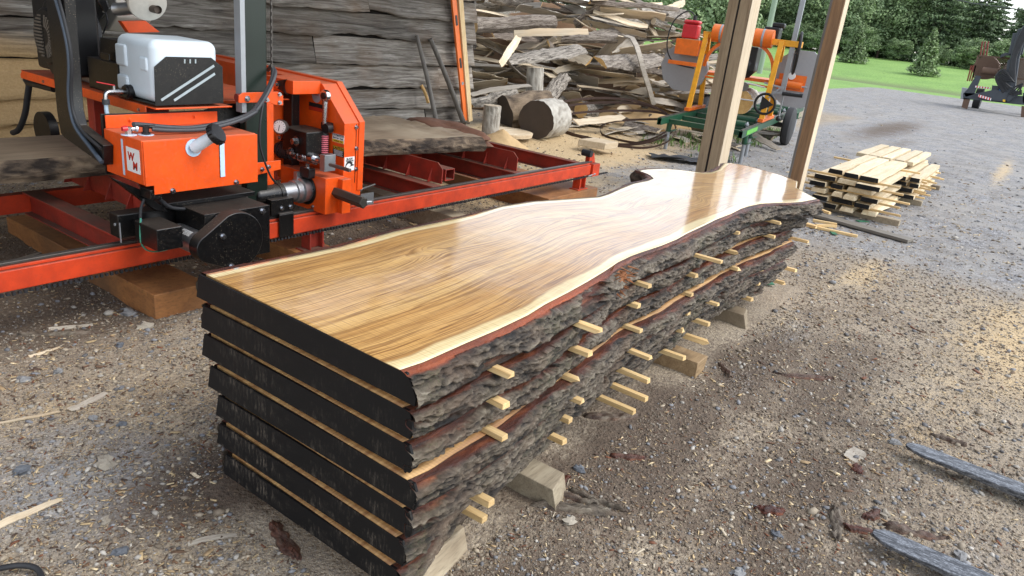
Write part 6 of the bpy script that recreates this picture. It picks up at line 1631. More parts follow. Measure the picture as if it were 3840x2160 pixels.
# ---------------------------------------------------------------- board stack beside the posts
def board(x0, x1, y0, y1, z0, th, label, wane=0, black=True):
    root = empty('board', (x0, (y0 + y1) / 2, z0), label, 'board', 'boards stacked beside the posts')
    b = MB(); n = 10; vs = []
    sd = R.random() * 50
    for i in range(n + 1):
        t = i / n; x = x0 + (x1 - x0) * t; a = wane * mn.noise((t * 3, sd, 1)); c_ = wane * mn.noise((t * 3, sd, 7))
        vs += [(x, y0 + a, z0), (x, y1 + c_, z0), (x, y1 + c_ - wane * .3, z0 + th), (x, y0 + a + wane * .3, z0 + th)]
    fs = [(i * 4 + k, i * 4 + (k + 1) % 4, i * 4 + 4 + (k + 1) % 4, i * 4 + 4 + k) for i in range(n) for k in range(4)] + [(3, 2, 1, 0), (n * 4, n * 4 + 1, n * 4 + 2, n * 4 + 3)]
    b.add(vs, fs); b.build('plank', m_boardtop if not wane > .03 else m_boardtop, root, bev=.003)
    if black:
        b = MB(); v = [Vector(q) for q in vs[:4]]; b.prism([q + Vector((-.004, 0, 0)) for q in v], (.0035, 0, 0)); b.build('black_end', m_end, root)
    return root
LY = [(.065, 'lowest'), (.135, 'second'), (.205, 'third'), (.275, 'fourth'), (.345, 'fifth'), (.415, 'top')]
th = .048
cfg = {0: [(1.72, 1.60, .0, 1), (1.55, 1.40, .05, 0), (1.36, 1.20, .04, 0)],
       1: [(1.86, 1.70, .0, 1), (1.66, 1.46, .03, 1), (1.43, 1.28, .0, 1), ],
       2: [(1.90, 1.74, .03, 0), (1.70, 1.58, .05, 0), (1.54, 1.42, .04, 0), (1.39, 1.22, .0, 1)],
       3: [(1.93, 1.76, .02, 1), (1.72, 1.60, .0, 1), (1.56, 1.30, .04, 0)],
       4: [(1.91, 1.69, .0, 1), (1.67, 1.47, .05, 0), (1.46, 1.22, .0, 1)],
       5: [(1.80, 1.655, .03, 1), (1.645, 1.485, .03, 1), (1.475, 1.28, .02, 1)]}
ac = ['on the left', 'in the middle', 'right of middle', 'on the right']
for k, rows_ in cfg.items():
    for i, (ya, yb, wn, bl) in enumerate(rows_):
        x0 = 8.45 + R.uniform(-.05, .08) + (.12 if k == 5 else 0); x1 = x0 + R.uniform(1.75, 2.0)
        board(x0, x1, yb, ya, LY[k][0] + (.0 if k else .0), th, '%s board %s in the %s layer of the near board stack' % ('black ended' if bl else 'bark edged', ac[i], LY[k][1]), wn, bl)
cf2 = {1: [(1.2, .98)], 2: [(1.20, 1.02)], 3: [(1.24, 1.10), (1.09, .97)], 4: [(1.22, 1.11), (1.10, .97)]}
for k, rows_ in cf2.items():
    for i, (ya, yb) in enumerate(rows_):
        x0 = 9.9 + R.uniform(-.05, .05); board(x0, x0 + 1.8, yb + .07, ya + .05, LY[k][0] - .03, th, 'black ended board %s in the %s layer of the right board row' % (ac[i], LY[k][1]), .01, True)
for i, (ya, yb) in enumerate([(1.95, 1.82), (1.80, 1.66), (1.64, 1.52), (1.48, 1.36), (1.34, 1.25)]):
    board(10.7, 12.3, yb, ya, .40, th, 'pale board in the far end row of the board stack, ' + ['first from the left', 'second from the left', 'in the middle', 'second from the right', 'first from the right'][i], .015, False)
    board(10.7, 12.2, yb, ya, .30, th, 'lower pale board in the far end row, ' + ['first from the left', 'second from the left', 'in the middle', 'second from the right', 'first from the right'][i], .015, False)
def stick(x, y0, y1, z, label, w_=.03, h=.02, yaw=0, mat=None, name='sticker', grp='spacer sticks in the board stack'):
    b = MB(); L = abs(y1 - y0); b.box((0, 0, 0), (L, w_, h)); me = b.mesh(name, mat or m_pine)
    o = link(name, me, None, (x, (y0 + y1) / 2, z + h / 2)); o.rotation_euler = (0, 0, PI / 2 + yaw)
    md = o.modifiers.new('edge', 'BEVEL'); md.width = .002; md.segments = 1
    return tag(o, label, 'stick', grp)
for k in range(5):
    z = LY[k][0] + th + .0005
    for j, x in enumerate((8.62, 10.1)):
        stick(x + R.uniform(-.04, .04), (1.02 if k < 4 else 1.16) - R.uniform(0, .1), 2.0 + R.uniform(0, .06) + (.08 if k == 4 else 0), z, 'spacer stick %s of the board stack above the %s layer' % (['at the near end', 'at the far end'][j], LY[k][1]), R.uniform(.028, .04), .0205, R.uniform(-.04, .04))
for k, z in enumerate((.15, .22, .29)):
    for j, x in enumerate((10.2, 10.9, 11.4)):
        stick(x, .95 + R.uniform(-.05, .05), 1.28, z - .008, 'spacer stick %s in the right board row above the %s layer' % (['near', 'middle', 'far'][j], ['second', 'third', 'fourth'][k]), .03, .0195, R.uniform(-.05, .05))
b = MB()
for x_ in (8.7, 10.4, 11.8):
    pass
for j, x_ in enumerate((8.68, 10.25, 11.9)):
    b = MB(); b.bb(x_ - .05, x_ + .05, .98, 1.9, -.01, .062); o = b.build('bearer', m_oldtimber, bev=.004, root=(x_, 1.4, 0)); tag(o, 'timber bearer %s the board stack' % ['at the near end under', 'between the halves of', 'at the far end under'][j], 'bearer', 'bearers under the board stack')
# loose sticks and the grey plank on the ground
a, c = P(3060, 803, z=.03), P(3415, 905, z=.02)
b = MB(); b.bar((0, 0, 0), ((c - a).length, 0, 0), .15, .03); o = b.build('grey_plank', m_greyplank, bev=.003); o.location = (a.x, a.y, .025); o.rotation_euler = (0, 0, math.atan2(c.y - a.y, c.x - a.x)); tag(o, 'long grey plank lying flat on the ground before the board stack', 'plank')
for i, (q0, q1, z) in enumerate((((3048, 826), (3138, 842), .05), ((3012, 835), (3060, 850), .07), ((3040, 848), (3215, 886), .015), ((3058, 845), (3135, 848), .035), ((3045, 775), (3112, 800), .10))):
    a, c = P(*q0, z=z), P(*q1, z=z); b = MB(); b.bar((0, 0, 0), ((c - a).length, 0, 0), .035, .025); o = b.build('loose_stick', m_pine, bev=.002); o.location = (a.x, a.y, z); o.rotation_euler = (0, 0, math.atan2(c.y - a.y, c.x - a.x))
    tag(o, ['yellow loose stick lying on two others past the slab stack', 'short yellow stick nearest the far end of the slabs', 'thin splintered stick on the ground below the others', 'yellow loose stick on the grey plank edge', 'yellow stick propped highest by the far slab end'][i], 'stick', 'loose sticks past the slab stack')
for i, q in enumerate(((3215, 830), (3130, 880), (3010, 850), (2900, 1065))):
    c = P(*q, z=.01); b = MB(); b.bar((0, 0, 0), (.16 + .04 * i, 0, 0), .05, .006); o = b.build('plastic_strap', m_strap); o.location = (c.x, c.y, .014); o.rotation_euler = (0, .05, -.5 + i * .9)
    tag(o, 'green plastic scrap ' + ['beside the near corner of the board stack', 'below the loose sticks on the ground', 'close to the far slab end', 'on the mud under the slab stack edge'][i], 'plastic scrap', 'green plastic scraps')

# ---------------------------------------------------------------- log loader trailer
TX = 37.5
def T8(a, q, x=TX): return Z8(a, q, x=x)
tr = empty('loader_trailer', (TX, 2, 0), 'dark log loader trailer with wire cage parked on the gravel', 'trailer')
def tq(name, pts, ext, mat, x=TX, parent=None):
    b = MB(); b.prism([T8(*p_, x=x) for p_ in pts], (ext, 0, 0)); return b.build(name, mat, parent or tr)
tq('frame_beam', [(985, 560), (1420, 585), (1420, 640), (1290, 628), (1080, 605), (985, 598)], .5, m_trailer)
tq('tail_plate', [(1075, 562), (1180, 540), (1260, 560), (1240, 612), (1165, 605)], -.3, m_trailer)
tq('stabiliser', [(1062, 455), (1092, 460), (1050, 570), (1000, 585), (990, 560), (1010, 540)], .3, m_trailer)
tq('stabiliser_foot', [(990, 590), (1025, 597), (1008, 658), (975, 648)], .25, m_rustmesh)
tq('stabiliser', [(1345, 560), (1420, 570), (1420, 640), (1345, 620)], .3, m_trailer); tq('stabiliser_foot', [(1338, 640), (1375, 645), (1370, 715), (1332, 712)], .25, m_rustmesh)
for yy in (2.75, .6):
    b = MB(); b.cyl((TX + 2.3, yy, .42), (TX + 2.3, yy + .28, .42), .44, n=24); b.build('wheel', m_tyre, tr, smooth=40)
def m_tapemat():
    s = NT('red_white_tape'); c = s.ramp(s.wave(3.2, s.co(), 0, 0, 0, 'SIN', 'Y'), [(.5, lin(190, 30, 34)), (.501, lin(220, 220, 220))], 'CONSTANT'); return s.out(c, .4)
m_tape = m_tapemat()
tq('reflector_tape', [(1078, 570), (1155, 592), (1153, 607), (1076, 585)], -.05, m_tape, TX - .31)
tq('tail_lights', [(1058, 517), (1150, 528), (1150, 538), (1058, 528)], -.05, m_tape, TX - .02)
tq('blue_box', [(1203, 528), (1247, 533), (1247, 560), (1203, 555)], .4, m_blue, TX - .1)
tq('grey_box', [(1160, 515), (1200, 520), (1200, 552), (1155, 548)], .4, m_trailer, TX - .1)
tq('white_tank', [(978, 528), (1015, 535), (1012, 605), (968, 598)], .5, m_galv, TX + .6)
tq('yellow_tag', [(1225, 600), (1240, 602), (1238, 616), (1224, 612)], -.02, m_sticky, TX - .31)
# wire cage: real strands in a diamond grid
b = MB()
A, B_, C_, D_ = T8(1075, 335, TX + .5), T8(1400, 365, TX + .5), T8(1400, 480, TX + .5), T8(1045, 465, TX + .5)
def cg(u, v): return (A * (1 - u) + B_ * u) * (1 - v) + (D_ * (1 - u) + C_ * u) * v
for i in range(-7, 22):
    for s_ in (1, -1):
        pts = []
        for v in (0, 1):
            u = (i / 21) + (v * .36 if s_ > 0 else .36 - v * .36); pts.append((u, v))
        (u0, v0), (u1, v1) = pts
        lo_, hi_ = 0., 1.
        for k in range(1):
            if u0 < 0: t = (0 - u0) / (u1 - u0); v0 = v0 + (v1 - v0) * t; u0 = 0
            if u1 < 0: t = (0 - u0) / (u1 - u0); v1 = v0 + (v1 - v0) * t; u1 = 0
            if u1 > 1: t = (1 - u0) / (u1 - u0); v1 = v0 + (v1 - v0) * t; u1 = 1
            if u0 > 1: t = (1 - u1) / (u0 - u1); v0 = v1 + (v0 - v1) * t; u0 = 1
        if abs(u1 - u0) > .02: b.bar(cg(u0, v0), cg(u1, v1), .018, .018)
for e in ((A, B_), (B_, C_), (C_, D_), (D_, A)): b.bar(*e, .06, .06)
b.build('wire_cage', m_rustmesh, tr)
b = MB()
for i in range(3): b.cut(); b.bar(T8(1090 + i * 18, 335, TX + .8), T8(1102 + i * 18, 250, TX + .8), .12, .05)
for i in range(3): b.cut(); b.bar(T8(1010 + i * 13, 490, TX + .5), T8(1035 + i * 13, 395, TX + .5), .06, .05)
b.build('rusty_stake', m_dirtyred, tr)
b = MB(); c = T8(1120, 410, TX + 1.2); b.cyl(c, c + Vector((1.2, 0, 0)), .48, n=24); b.build('rusty_drum', m_rustmesh, tr, smooth=40)
b = MB(); b.cyl(T8(1100, 425, TX + .3), T8(1190, 435, TX + .3), .14, n=14); b.build('hydraulic_cylinder', m_rustmesh, tr, smooth=40)
b = MB(); c = T8(1320, 440, TX + 1.4); b.cyl(c, c + Vector((1.2, 0, 0)), .62, n=24); b.build('log_bundle', m_obark, tr, smooth=40)
b = MB()
b.bar(T8(1262, 565), T8(1290, 360), .42, .40); b.bar(T8(1290, 380), T8(1345, 175), .34, .32); b.bar(T8(1340, 200), T8(1400, 130), .26, .26); b.bar(T8(1300, 330), T8(1330, 200), .12, .5); b.bar(T8(1230, 590), T8(1300, 540), .5, .5)
b.build('boom', m_trailer, tr, bev=.03)
b = MB()
for i in range(9):
    b.tube([T8(1225 + i * 6, 560 - i * 4, TX - .3), T8(1180 + i * 7, 470 + i * 3, TX - .4), T8(1225 + i * 7, 420 + i * 8, TX - .4), T8(1262 + i * 4, 440 + i * 6, TX - .35), T8(1280 + i * 3, 350, TX - .3), T8(1310 + i * 5, 250, TX - .3), T8(1350 + i * 4, 165 + i * 3, TX - .3)], .032, 6, 4)
for i in range(4): b.tube([T8(1345, 505, TX - .4), T8(1290 + i * 10, 530 + i * 10, TX - .4), T8(1270 + i * 8, 570, TX - .4), T8(1340, 545 + i * 8, TX - .4)], .03, 6, 4)
b.build('hydraulic_hoses', m_rubber, tr, smooth=60)
b = MB(); pts = [T8(1205 + 8 * 0, 350, TX + .2)]
b.prism([T8(*q, x=TX + .2) for q in ((1205, 350), (1215, 328), (1240, 317), (1290, 320), (1300, 345), (1280, 335), (1240, 335))], (.4, 0, 0)); b.build('mudguard', m_trailer, tr)

# ---------------------------------------------------------------- trees
trs = np.random.RandomState(5)
def cards(P_, S, tone, droop=0.0, nrm=None, aspect=.6):
    n = len(P_)
    d = trs.randn(n, 3); 
    if nrm is not None: d = d * .55 + nrm
    d /= np.linalg.norm(d, axis=1)[:, None]
    a = np.cross(d, trs.randn(n, 3)); a /= np.linalg.norm(a, axis=1)[:, None]; b_ = np.cross(d, a)
    a = a * S[:, None]; b_ = b_ * S[:, None] * aspect
    V = np.stack([P_ - a * .5, P_ + b_ * .5, P_ + a * .5, P_ - b_ * .5], 1)
    V[:, 0, 2] -= droop * S; V[:, 2, 2] -= droop * S
    return V.reshape(-1, 3), np.repeat(tone, 4)
def leafmesh(name, V, tone, mat):
    n = len(V) // 4; me = bpy.data.meshes.new(name); raw_mesh(me, V, np.arange(n * 4).reshape(n, 4)); me.materials.append(mat); set_attr(me, 'tone', tone); return me
def conifer_crown(H_, Rm, nb, cs, seed, mat, base=.06, name='crown', st=.062):
    Ps, S, T_ = [], [], []
    z = base * H_
    while z < H_ * .985:
        f = (z - base * H_) / (H_ * (1 - base)); r = Rm * (1 - f) ** .8 * (.8 + .4 * trs.rand())
        for k in range(max(5, int(nb * 1.9 * (1 - f * .55)))):
            a = trs.rand() * 2 * PI; L = r * (.65 + .5 * trs.rand()); m = max(5, int(L * 9)); tone = np.clip(.42 + .15 * trs.randn(), 0, 1)
            t = np.sqrt(trs.rand(m)); sw = (trs.rand(m) - .5) * .55 * L * t
            x = L * t * math.cos(a) - sw * math.sin(a); y = L * t * math.sin(a) + sw * math.cos(a); zz = z - .38 * L * t ** 1.4 + .12 * L * (t > .85) + trs.randn(m) * .03
            Ps.append(np.stack([x, y, zz], 1)); S.append(cs * (.7 + .7 * trs.rand(m))); T_.append(np.clip(tone + .55 * (t - .55) + .10 * trs.randn(m), 0, 1))
        z += H_ * st * (1.1 - .6 * f)
    V, t = cards(np.concatenate(Ps), np.concatenate(S), np.concatenate(T_), .25, np.array([0, 0, 1.4]), .42)
    return leafmesh(name, V, t, mat)
def broad_crown(H_, Rm, nbl, per, cs, mat, z0=.25, name='crown'):
    Ps, S, T_, N = [], [], [], []
    for k in range(nbl):
        d = trs.randn(3); d /= np.linalg.norm(d); rr = trs.rand() ** .45
        c = np.array([d[0] * Rm * rr, d[1] * Rm * rr, H_ * (z0 + 1) / 2 + d[2] * H_ * (1 - z0) / 2 * rr * .92]); br = Rm * (.16 + .2 * trs.rand()); tone = np.clip(.4 + .28 * trs.randn(), 0, 1)
        q = trs.randn(per, 3); q /= np.linalg.norm(q, axis=1)[:, None]; rad = br * (.55 + .6 * trs.rand(per, 1))
        Ps.append(c + q * rad * np.array([1, 1, .75])); N.append(q + [0, 0, .5]); S.append(cs * (.6 + .8 * trs.rand(per))); T_.append(np.clip(tone + .15 * trs.randn(per), 0, 1))
    V, t = cards(np.concatenate(Ps), np.concatenate(S), np.concatenate(T_), .05, np.concatenate(N), .65)
    return leafmesh(name, V, t, mat)
CON = [conifer_crown(13, 3.9, 22, .44, 1, m_conif), conifer_crown(12, 3.5, 20, .42, 2, m_conif)]
BRO = [broad_crown(11, 3.8, 120, 110, .34, m_decid, .04), broad_crown(9, 3.4, 100, 110, .32, m_decid, .02), broad_crown(10, 3.2, 90, 110, .32, m_decid, .08)]
YP = conifer_crown(2.6, .85, 15, .20, 7, m_pineleaf, .14, st=.03)
tm = MB()
def trunk_mesh(H_, r):
    b = MB(); b.tube([(0, 0, -.2), (.03, .02, H_ * .3), (-.02, .04, H_ * .6), (.03, 0, H_ * .95)], lambda t: r * (1 - .85 * t), 9, 3)
    for k in range(5):
        a = k * 1.3; z = H_ * (.25 + .12 * k); b.tube([(0, 0, z), (math.cos(a) * H_ * .1, math.sin(a) * H_ * .1, z + H_ * .05), (math.cos(a) * H_ * .2, math.sin(a) * H_ * .2, z + H_ * .12)], lambda t: r * .35 * (1 - .8 * t), 6, 2)
    return b.mesh('trunk', m_trunk, smooth=60)
TRK = {'c': trunk_mesh(12, .17), 'b': trunk_mesh(9, .17), 'y': trunk_mesh(2.3, .045)}
def tree(name, crown, tk, x, y, s, rot, label, group, sz=1):
    z = gzf(x, y)
    r = empty(name, (x, y, z - .05), label, 'tree', group); r.rotation_euler = (0, 0, rot); r.scale = (s, s, s * sz)
    link('crown', crown, r); link('trunk', TRK[tk], r)
tree('young_pine', YP, 'y', 70, 15.0, 1.28, 0, 'small round pine standing alone on the lawn near the brown post', 'young pines on the lawn', .95)
tree('young_pine', YP, 'y', 66, 8.9, 1.22, 2.2, 'small upright pine alone in the middle of the lawn', 'young pines on the lawn', 1.12)
# tree line
ROWS = []
for i in range(9):      # tall dark spruces at the right
    ROWS.append(('spruce_tree', CON[i % 2], 'c', 84 + R.uniform(-2, 5), 10.5 - i * 2.9 + R.uniform(-.8, .8), R.uniform(.74, .86)))
for i in range(8):
    ROWS.append(('broadleaf_tree', BRO[i % 3], 'b', 84 + R.uniform(-3, 5), 13.5 + i * 3.0 + R.uniform(-1, 1), R.uniform(.62, .85)))
for i in range(7):
    ROWS.append((('spruce_tree', CON[i % 2], 'c') if i % 2 else ('broadleaf_tree', BRO[(i + 1) % 3], 'b')) + (93 + R.uniform(-2, 6), 12 + i * 5 + R.uniform(-1, 1), R.uniform(.78, .92)))
for i in range(9):      # left part, behind the heap and the yellow mill
    ROWS.append((('broadleaf_tree', BRO[i % 3], 'b') if i % 3 else ('spruce_tree', CON[0], 'c')) + (74 - i * 1.2 + R.uniform(-3, 3), 30 + i * 4.6, R.uniform(.65, .85)))
for i in range(17):
    ROWS.append((('spruce_tree', CON[i % 2], 'c') if i % 3 else ('broadleaf_tree', BRO[i % 3], 'b')) + (99 + R.uniform(-2, 3), 48 - i * 2.9 + R.uniform(-.6, .6), R.uniform(.9, 1.02)))
for i in range(6):
    ROWS.append(('spruce_tree', CON[i % 2], 'c', 95 + R.uniform(-3, 3), 8 - i * 5.5, R.uniform(.78, .9)))
TL = {'spruce_tree': 'dark green spruce in the far tree line', 'broadleaf_tree': 'leafy broadleaf tree in the far tree line'}
def where(x, y):
    v = CM @ (np.array([x, y, 5.]) - CAM); u = CX + FPX * v[0] / v[2]
    return 'above the offcut heap' if u < 2650 else 'between the two posts' if u < 3080 else 'right of the brown post' if u < 3330 else 'behind the upright young pine' if u < 3600 else 'behind the loader trailer'
for k, (nm, cr, tk, x, y, s) in enumerate(ROWS):
    vv_ = CM @ (np.array([x, y, 5.]) - CAM); uu_ = CX + FPX * vv_[0] / vv_[2]
    if uu_ > 3690: s *= .74
    tree(nm, cr, tk, x, y, s, k * 1.7, ('tall ' if s > .8 else '') + TL[nm] + ' ' + where(x, y), 'trees along the far edge of the lawn')
tree('bushy_tree', BRO[1], 'b', 33, 13.2, .52, .5, 'light green bushy tree behind the yellow mill', None, 1.0)
# understorey along the tree line
for k in range(16):
    x, y = 80 + R.uniform(-2, 3), -12 + k * 3.2
    z = gzf(x, y); r = empty('shrub', (x, y, z - .1), 'low leafy shrub at the foot of the trees ' + where(x, y), 'shrub', 'shrubs at the foot of the trees'); sc_ = R.uniform(.22, .36); r.scale = (sc_ * 1.6, sc_ * 1.6, sc_); r.rotation_euler = (0, 0, k)
    link('crown', BRO[k % 3], r)
# utility pole and wire
pz = P(2885, 100, x=46)
b = MB(); b.tube([(pz.x, pz.y, 0), (pz.x, pz.y, 9)], .16, 10, 0); o = b.build('utility_pole', plain('grey_green_pole', lin(136, 150, 134), .8), root=(pz.x, pz.y, 0), smooth=50); tag(o, 'pale grey utility pole behind the yellow mill', 'utility pole')
pz = P(2642, 60, x=50); b = MB(); b.tube([(pz.x, pz.y, 0), (pz.x, pz.y, 8)], .13, 10, 0); o = b.build('utility_pole', bpy.data.materials['grey_green_pole'], root=(pz.x, pz.y, 0), smooth=50); tag(o, 'thin distant pole in the trees above the offcut heap', 'utility pole')
b = MB(); a, c = P(3500, -20, x=60), P(3840, 38, x=50); b.tube([a + (a - c), a, (a + c) / 2 - Vector((0, 0, .1)), c, c + (c - a)], .03, 6, 3); o = b.build('power_line', m_rubber); tag(o, 'black power line crossing the sky at the top right', 'power line')
# far heap of grey logs left of the offcut pile top
for i in range(7):
    c = P(1830 + i * 22 + (i % 2) * 8, 25 + (i % 3) * 18, x=21); b = MB(); b.tube([c + Vector((-.6, .9, 0)) * 1.3, c + Vector((.6, -.9, .05)) * 1.3], .15 + .03 * (i % 3), 10, 0)
    o = b.build('grey_log', m_obark, smooth=50, root=c); tag(o, 'weathered grey log in the far pile left of the heap top', 'log', 'weathered grey logs behind the heap')
# grass tufts round the yellow mill
n = 5200
x = np.concatenate([trs.uniform(10.2, 16.5, n // 2), trs.uniform(13, 22, n // 2)]); y = np.concatenate([trs.uniform(3.3, 5.0, n // 2), 2.4 + .17 * trs.uniform(13, 22, n // 2) + trs.uniform(0, 4, n // 2)])
kp = (fbm(x * 1.6, y * 1.6, s=61) > .02) & (y > 3.45 + .16 * (x - 10.35)); x, y = x[kp], y[kp]; n = len(x)
h = trs.uniform(.04, .15, n); a = trs.rand(n) * 6.28; ln = trs.uniform(.01, .09, n); wd = .007 + .006 * trs.rand(n)
z = gz(x, y)
V = np.stack([np.stack([x - wd * np.sin(a), y + wd * np.cos(a), z - .01], 1), np.stack([x + wd * np.sin(a), y - wd * np.cos(a), z - .01], 1), np.stack([x + ln * np.cos(a) + .002, y + ln * np.sin(a), z + h], 1), np.stack([x + ln * np.cos(a), y + ln * np.sin(a), z + h], 1)], 1).reshape(-1, 3)
tag(link('grass', leafmesh('grass', V, np.repeat(trs.rand(n), 4), m_grass)), kind='stuff')

# ---------------------------------------------------------------- fork tines, hose, loose bark
for i, (q, lab) in enumerate((((3388, 1690), 'scuffed steel fork tine lying out farther from the slab stack'), ((3258, 2028), 'scuffed steel fork tine nearest the bottom of the picture'))):
    t = P(*q, z=.05)
    n = 24; VV = []
    b = MB()
    L = 1.1; rings = []
    for k in range(n + 1):
        s_ = L * (k / n) ** 1.6; wv = .05 * min(1, (.35 + s_ / .05 * .65) if s_ < .05 else 1) * (1 if s_ > .004 else .8); th_ = .012 + .02 * min(1, s_ / .5)
        cx_, cy_ = t.x + .055 + (-.04 if i == 0 else -.0) * s_, t.y - s_
        rings += [(cx_ - wv, cy_, .062 - th_), (cx_ + wv, cy_, .062 - th_), (cx_ + wv, cy_, .062), (cx_ - wv, cy_, .062)]
    b.add(rings, [(k * 4 + j, k * 4 + (j + 1) % 4, k * 4 + 4 + (j + 1) % 4, k * 4 + 4 + j) for k in range(n) for j in range(4)] + [(3, 2, 1, 0)])
    o = b.build('fork_tine', m_fork, bev=.004, root=(t.x, t.y, 0)); tag(o, lab, 'fork tine', 'forklift tines')
b = MB(); b.tube([ZL(-40, 1420, z=.02), ZL(40, 1402, z=.03), ZL(120, 1395, z=.03), ZL(185, 1410, z=.025), ZL(212, 1449, z=.02), ZL(215, 1500, z=.02)], .0085, 10, 5); o = b.build('black_cable', m_rubber, smooth=60); tag(o, 'black cable looping on the ground at the lower left', 'cable')
def loosebark(p, L, W_, yaw, label, inner, seed, pale=False, th=.018, cat='bark piece', roll=0):
    if pale:
        o = link('wood_splinter', BOARDM[seed % 8], None, (p.x, p.y, gzf(p.x, p.y) + .003)); o.rotation_euler = (.1, 0, yaw); o.scale = (L * .85, W_ * 3.2, .22); return tag(o, label, cat)
    nu, nv = 26, 9
    u = np.linspace(-.5, .5, nu); v = np.linspace(-.5, .5, nv); U, V = np.meshgrid(u, v, indexing='ij')
    wd = W_ * (1 - (np.abs(U) * 2) ** 3 * .75) * (1 + .35 * fbm(U * 5, U * 0, s=seed))
    X = U * L * (1 + .35 * fbm(V * 4, U * 0, s=seed + 1)); Y = V * wd + .06 * L * U * U + .012 * fbm(U * 9, V * 0, s=seed + 8); rid = 1 - np.abs(fbm(X * 22, Y * 70, s=seed + 2)) * 2
    Z = .55 * th * (1 - (2 * np.abs(V)) ** 2) + .007 * rid + .010 * fbm(X * 14, Y * 20, s=seed + 4) + .006 * fbm(X * 50, Y * 60, s=seed + 6)
    Z[:, 0] = -.008; Z[:, -1] = -.008; Z[0, :] = -.008; Z[-1, :] = -.008
    inn = np.clip(inner + .3 * fbm(X * 12, Y * 20, s=seed + 5), 0, 1)
    me = grid_mesh('bark_piece', np.stack([X, Y, Z], -1).reshape(-1, 3), nu, nv, m_looseb if not pale else m_oface, dict(depth=np.clip(.6 + .4 * rid, 0, 1).ravel(), inner=inn.ravel()))
    o = link('bark_piece', me, None, (p.x, p.y, gzf(p.x, p.y) + .004)); o.rotation_euler = (roll, 0, yaw); return tag(o, label, cat)
LB = [(ZM(1000, 905, z=0), .30, .05, -.35, 'long flat tan bark strip on the ground below the grey block', .05, 'x'),
      (ZM(1180, 830, z=0), .22, .022, -.75, 'thin grey bark sliver beside the long flat bark strip', .05, 'x'),
      (ZM(960, 810, z=0), .18, .03, -.65, 'dark bark strip just above the long flat one', .1, 'x'),
      (ZM(1300, 135, z=0), .26, .07, -.2, 'dark brown bark slab beside the slab stack foot', .25, 'x'),
      (ZM(1440, 470, z=0), .15, .035, -.3, 'reddish bark strip on grey dirt right of the grey block', .9, 'x'),
      (ZM(830, 690, z=0), .14, .05, .3, 'red brown bark flake at the foot of the grey block', .8, 'x'),
      (Z9(735, 1110, z=0), .21, .055, .85, 'thick ridged brown bark chunk left of the near fork tine', .1, 'x'),
      (Z9(530, 180, z=0), .30, .035, -.35, 'long dark red bark strip on the dirt', .65, 'x'),
      (Z9(325, 1010, z=0), .10, .05, -.3, 'orange red bark flake on the dirt at the lower middle', 1., 'x'),
      (Z9(890, 1155, z=0), .12, .035, -.5, 'reddish bark flake just above the near fork tine tip', .9, 'x'),
      (Z9(1230, 1180, z=0), .22, .045, -.6, 'torn brown bark strip above the near fork tine', .5, 'x'),
      (Z9(960, 1070, z=0), .09, .05, .2, 'small orange bark flake beside a pale stone', .85, 'x'),
      (Z9(30, 140, z=0), .16, .045, 1.35, 'upright brown bark shard near the slab stack blocks', .3, 'x'),
      (Z9(870, 770, z=0), .08, .05, 1.2, 'orange splinter flake below the pale leaf shaped chip', 1., 'x'),
      (Z9(1440, 590, z=0), .14, .028, -.95, 'dark bark sliver above the far fork tine', .2, 'x'),
      (P(1065, 2030, z=0), .22, .06, 1.9, 'dark red bark piece left of the black slab ends', .75, 'x'),
      (ZL(365, 175, z=0), .22, .05, .2, 'flat tan wood splinter near the amber timber', 0, 'p'),
      (ZL(455, 560, z=0), .20, .045, .85, 'pale split stick lying slanted on the chips', 0, 'p'),
      (ZL(125, 1140, z=0), .26, .03, .62, 'pale wood sliver at the lower left among stones', 0, 'p'),
      (ZL(150, 645, z=0), .24, .02, .3, 'thin tan stick at the left picture edge', 0, 'p'),
      (ZL(230, 300, z=0), .16, .035, .7, 'pale splinter under the orange rail at left', 0, 'p'),
      (ZL(310, 215, z=0), .36, .03, .0, 'dark bark strip under the orange rail', .1, 'x'),
      (ZL(1000, 930, z=0), .06, .024, -.9, 'small orange chip beside the black slab ends', 0, 'p'),
      (ZL(1090, 1265, z=0), .17, .04, .1, 'flat brown splinter below the black slab ends', 0, 'p'),
      (Z9(855, 675, z=0), .15, .10, .45, 'pale leaf shaped wood chip on the grey dirt', 0, 'p'),
      (Z2(200, 850, z=.1), .50, .025, .9, 'grey weathered stick lying in the dirt under the mill bed', .0, 'p')]
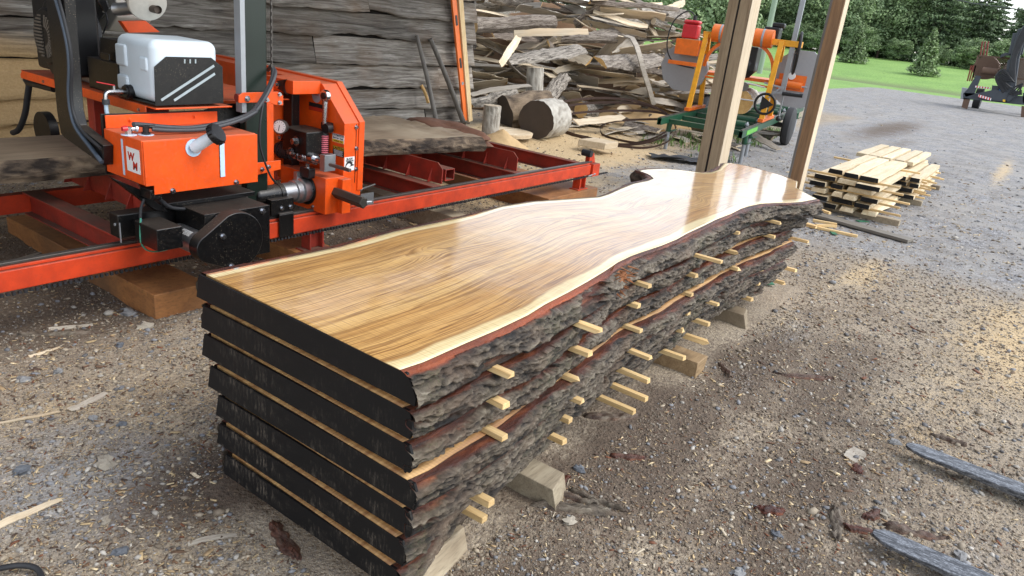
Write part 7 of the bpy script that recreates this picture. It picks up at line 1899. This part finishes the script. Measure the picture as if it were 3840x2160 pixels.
for i, (p_, L, W_, yw, lab, inn, kd) in enumerate(LB): loosebark(p_, L, W_, yw - .6, lab, inn, 300 + i * 11, kd == 'p', .016 if kd == 'x' else .008, 'bark piece' if kd == 'x' else 'wood splinter')
# larger single stones
ST = [(ZL(115, 920, z=0), .042, 'pale blue grey square stone at the lower left'), (ZL(545, 875, z=0), .055, 'flat tan grey stone on the chips left of the slabs'), (ZL(745, 180, z=0), .05, 'brown rounded stone near the amber timber'), (ZL(615, 270, z=0), .035, 'blue grey stone right of the amber timber corner'), (ZL(120, 445, z=0), .042, 'white faced stone near the left edge'), (ZL(295, 405, z=0), .036, 'grey stone on chips below the orange rail'), (ZL(475, 650, z=0), .032, 'round grey stone in the middle of the chips'), (ZL(625, 1325, z=0), .034, 'dark blue stone near the bottom left'), (ZL(540, 1170, z=0), .028, 'pointed pale stone at the lower left'), (ZL(660, 100, z=0), .06, 'grey stone against the amber timber'), (ZL(625, 680, z=0), .03, 'dark blue flat stone left of the slabs'),
      (ZM(1035, 570, z=0), .034, 'blue black stone beside the grey timber block'), (ZM(955, 1005, z=0), .036, 'pale grey stone under the long bark strip'), (Z9(365, 1160, z=0), .034, 'dark angular stone at the lower middle'), (Z9(125, 1395, z=0), .036, 'grey stone at the bottom left of the fork tine'), (Z9(1040, 1060, z=0), .036, 'pale rounded stone above the near fork tine'), (Z9(1100, 600, z=0), .036, 'smooth grey stone left of the far fork tine'), (Z9(1510, 1335, z=0), .038, 'grey stone right of the near fork tine'), (Z9(1640, 80, z=0), .04, 'brown stone on the yellow sawdust patch'), (ZM(2360, 1370, z=0), .034, 'blue grey stone at the bottom centre right')]
for i, (p_, r_, lab) in enumerate(ST):
    r_ *= .62; b = MB(); b.ell((0, 0, r_ * .12), (r_ * 1.15, r_ * .85, r_ * .6), 9, 6, .9, i * 3.1 + 1)
    o = b.build('stone', [m_stoneg, m_stoneb, m_stonet][(1 if 'blue' in lab or 'dark' in lab else 2 if ('tan' in lab or 'brown' in lab or 'pale' in lab) else 0)]); o.location = (p_.x, p_.y, gzf(p_.x, p_.y)); o.rotation_euler = (0, 0, i * 1.3); tag(o, lab, 'stone')
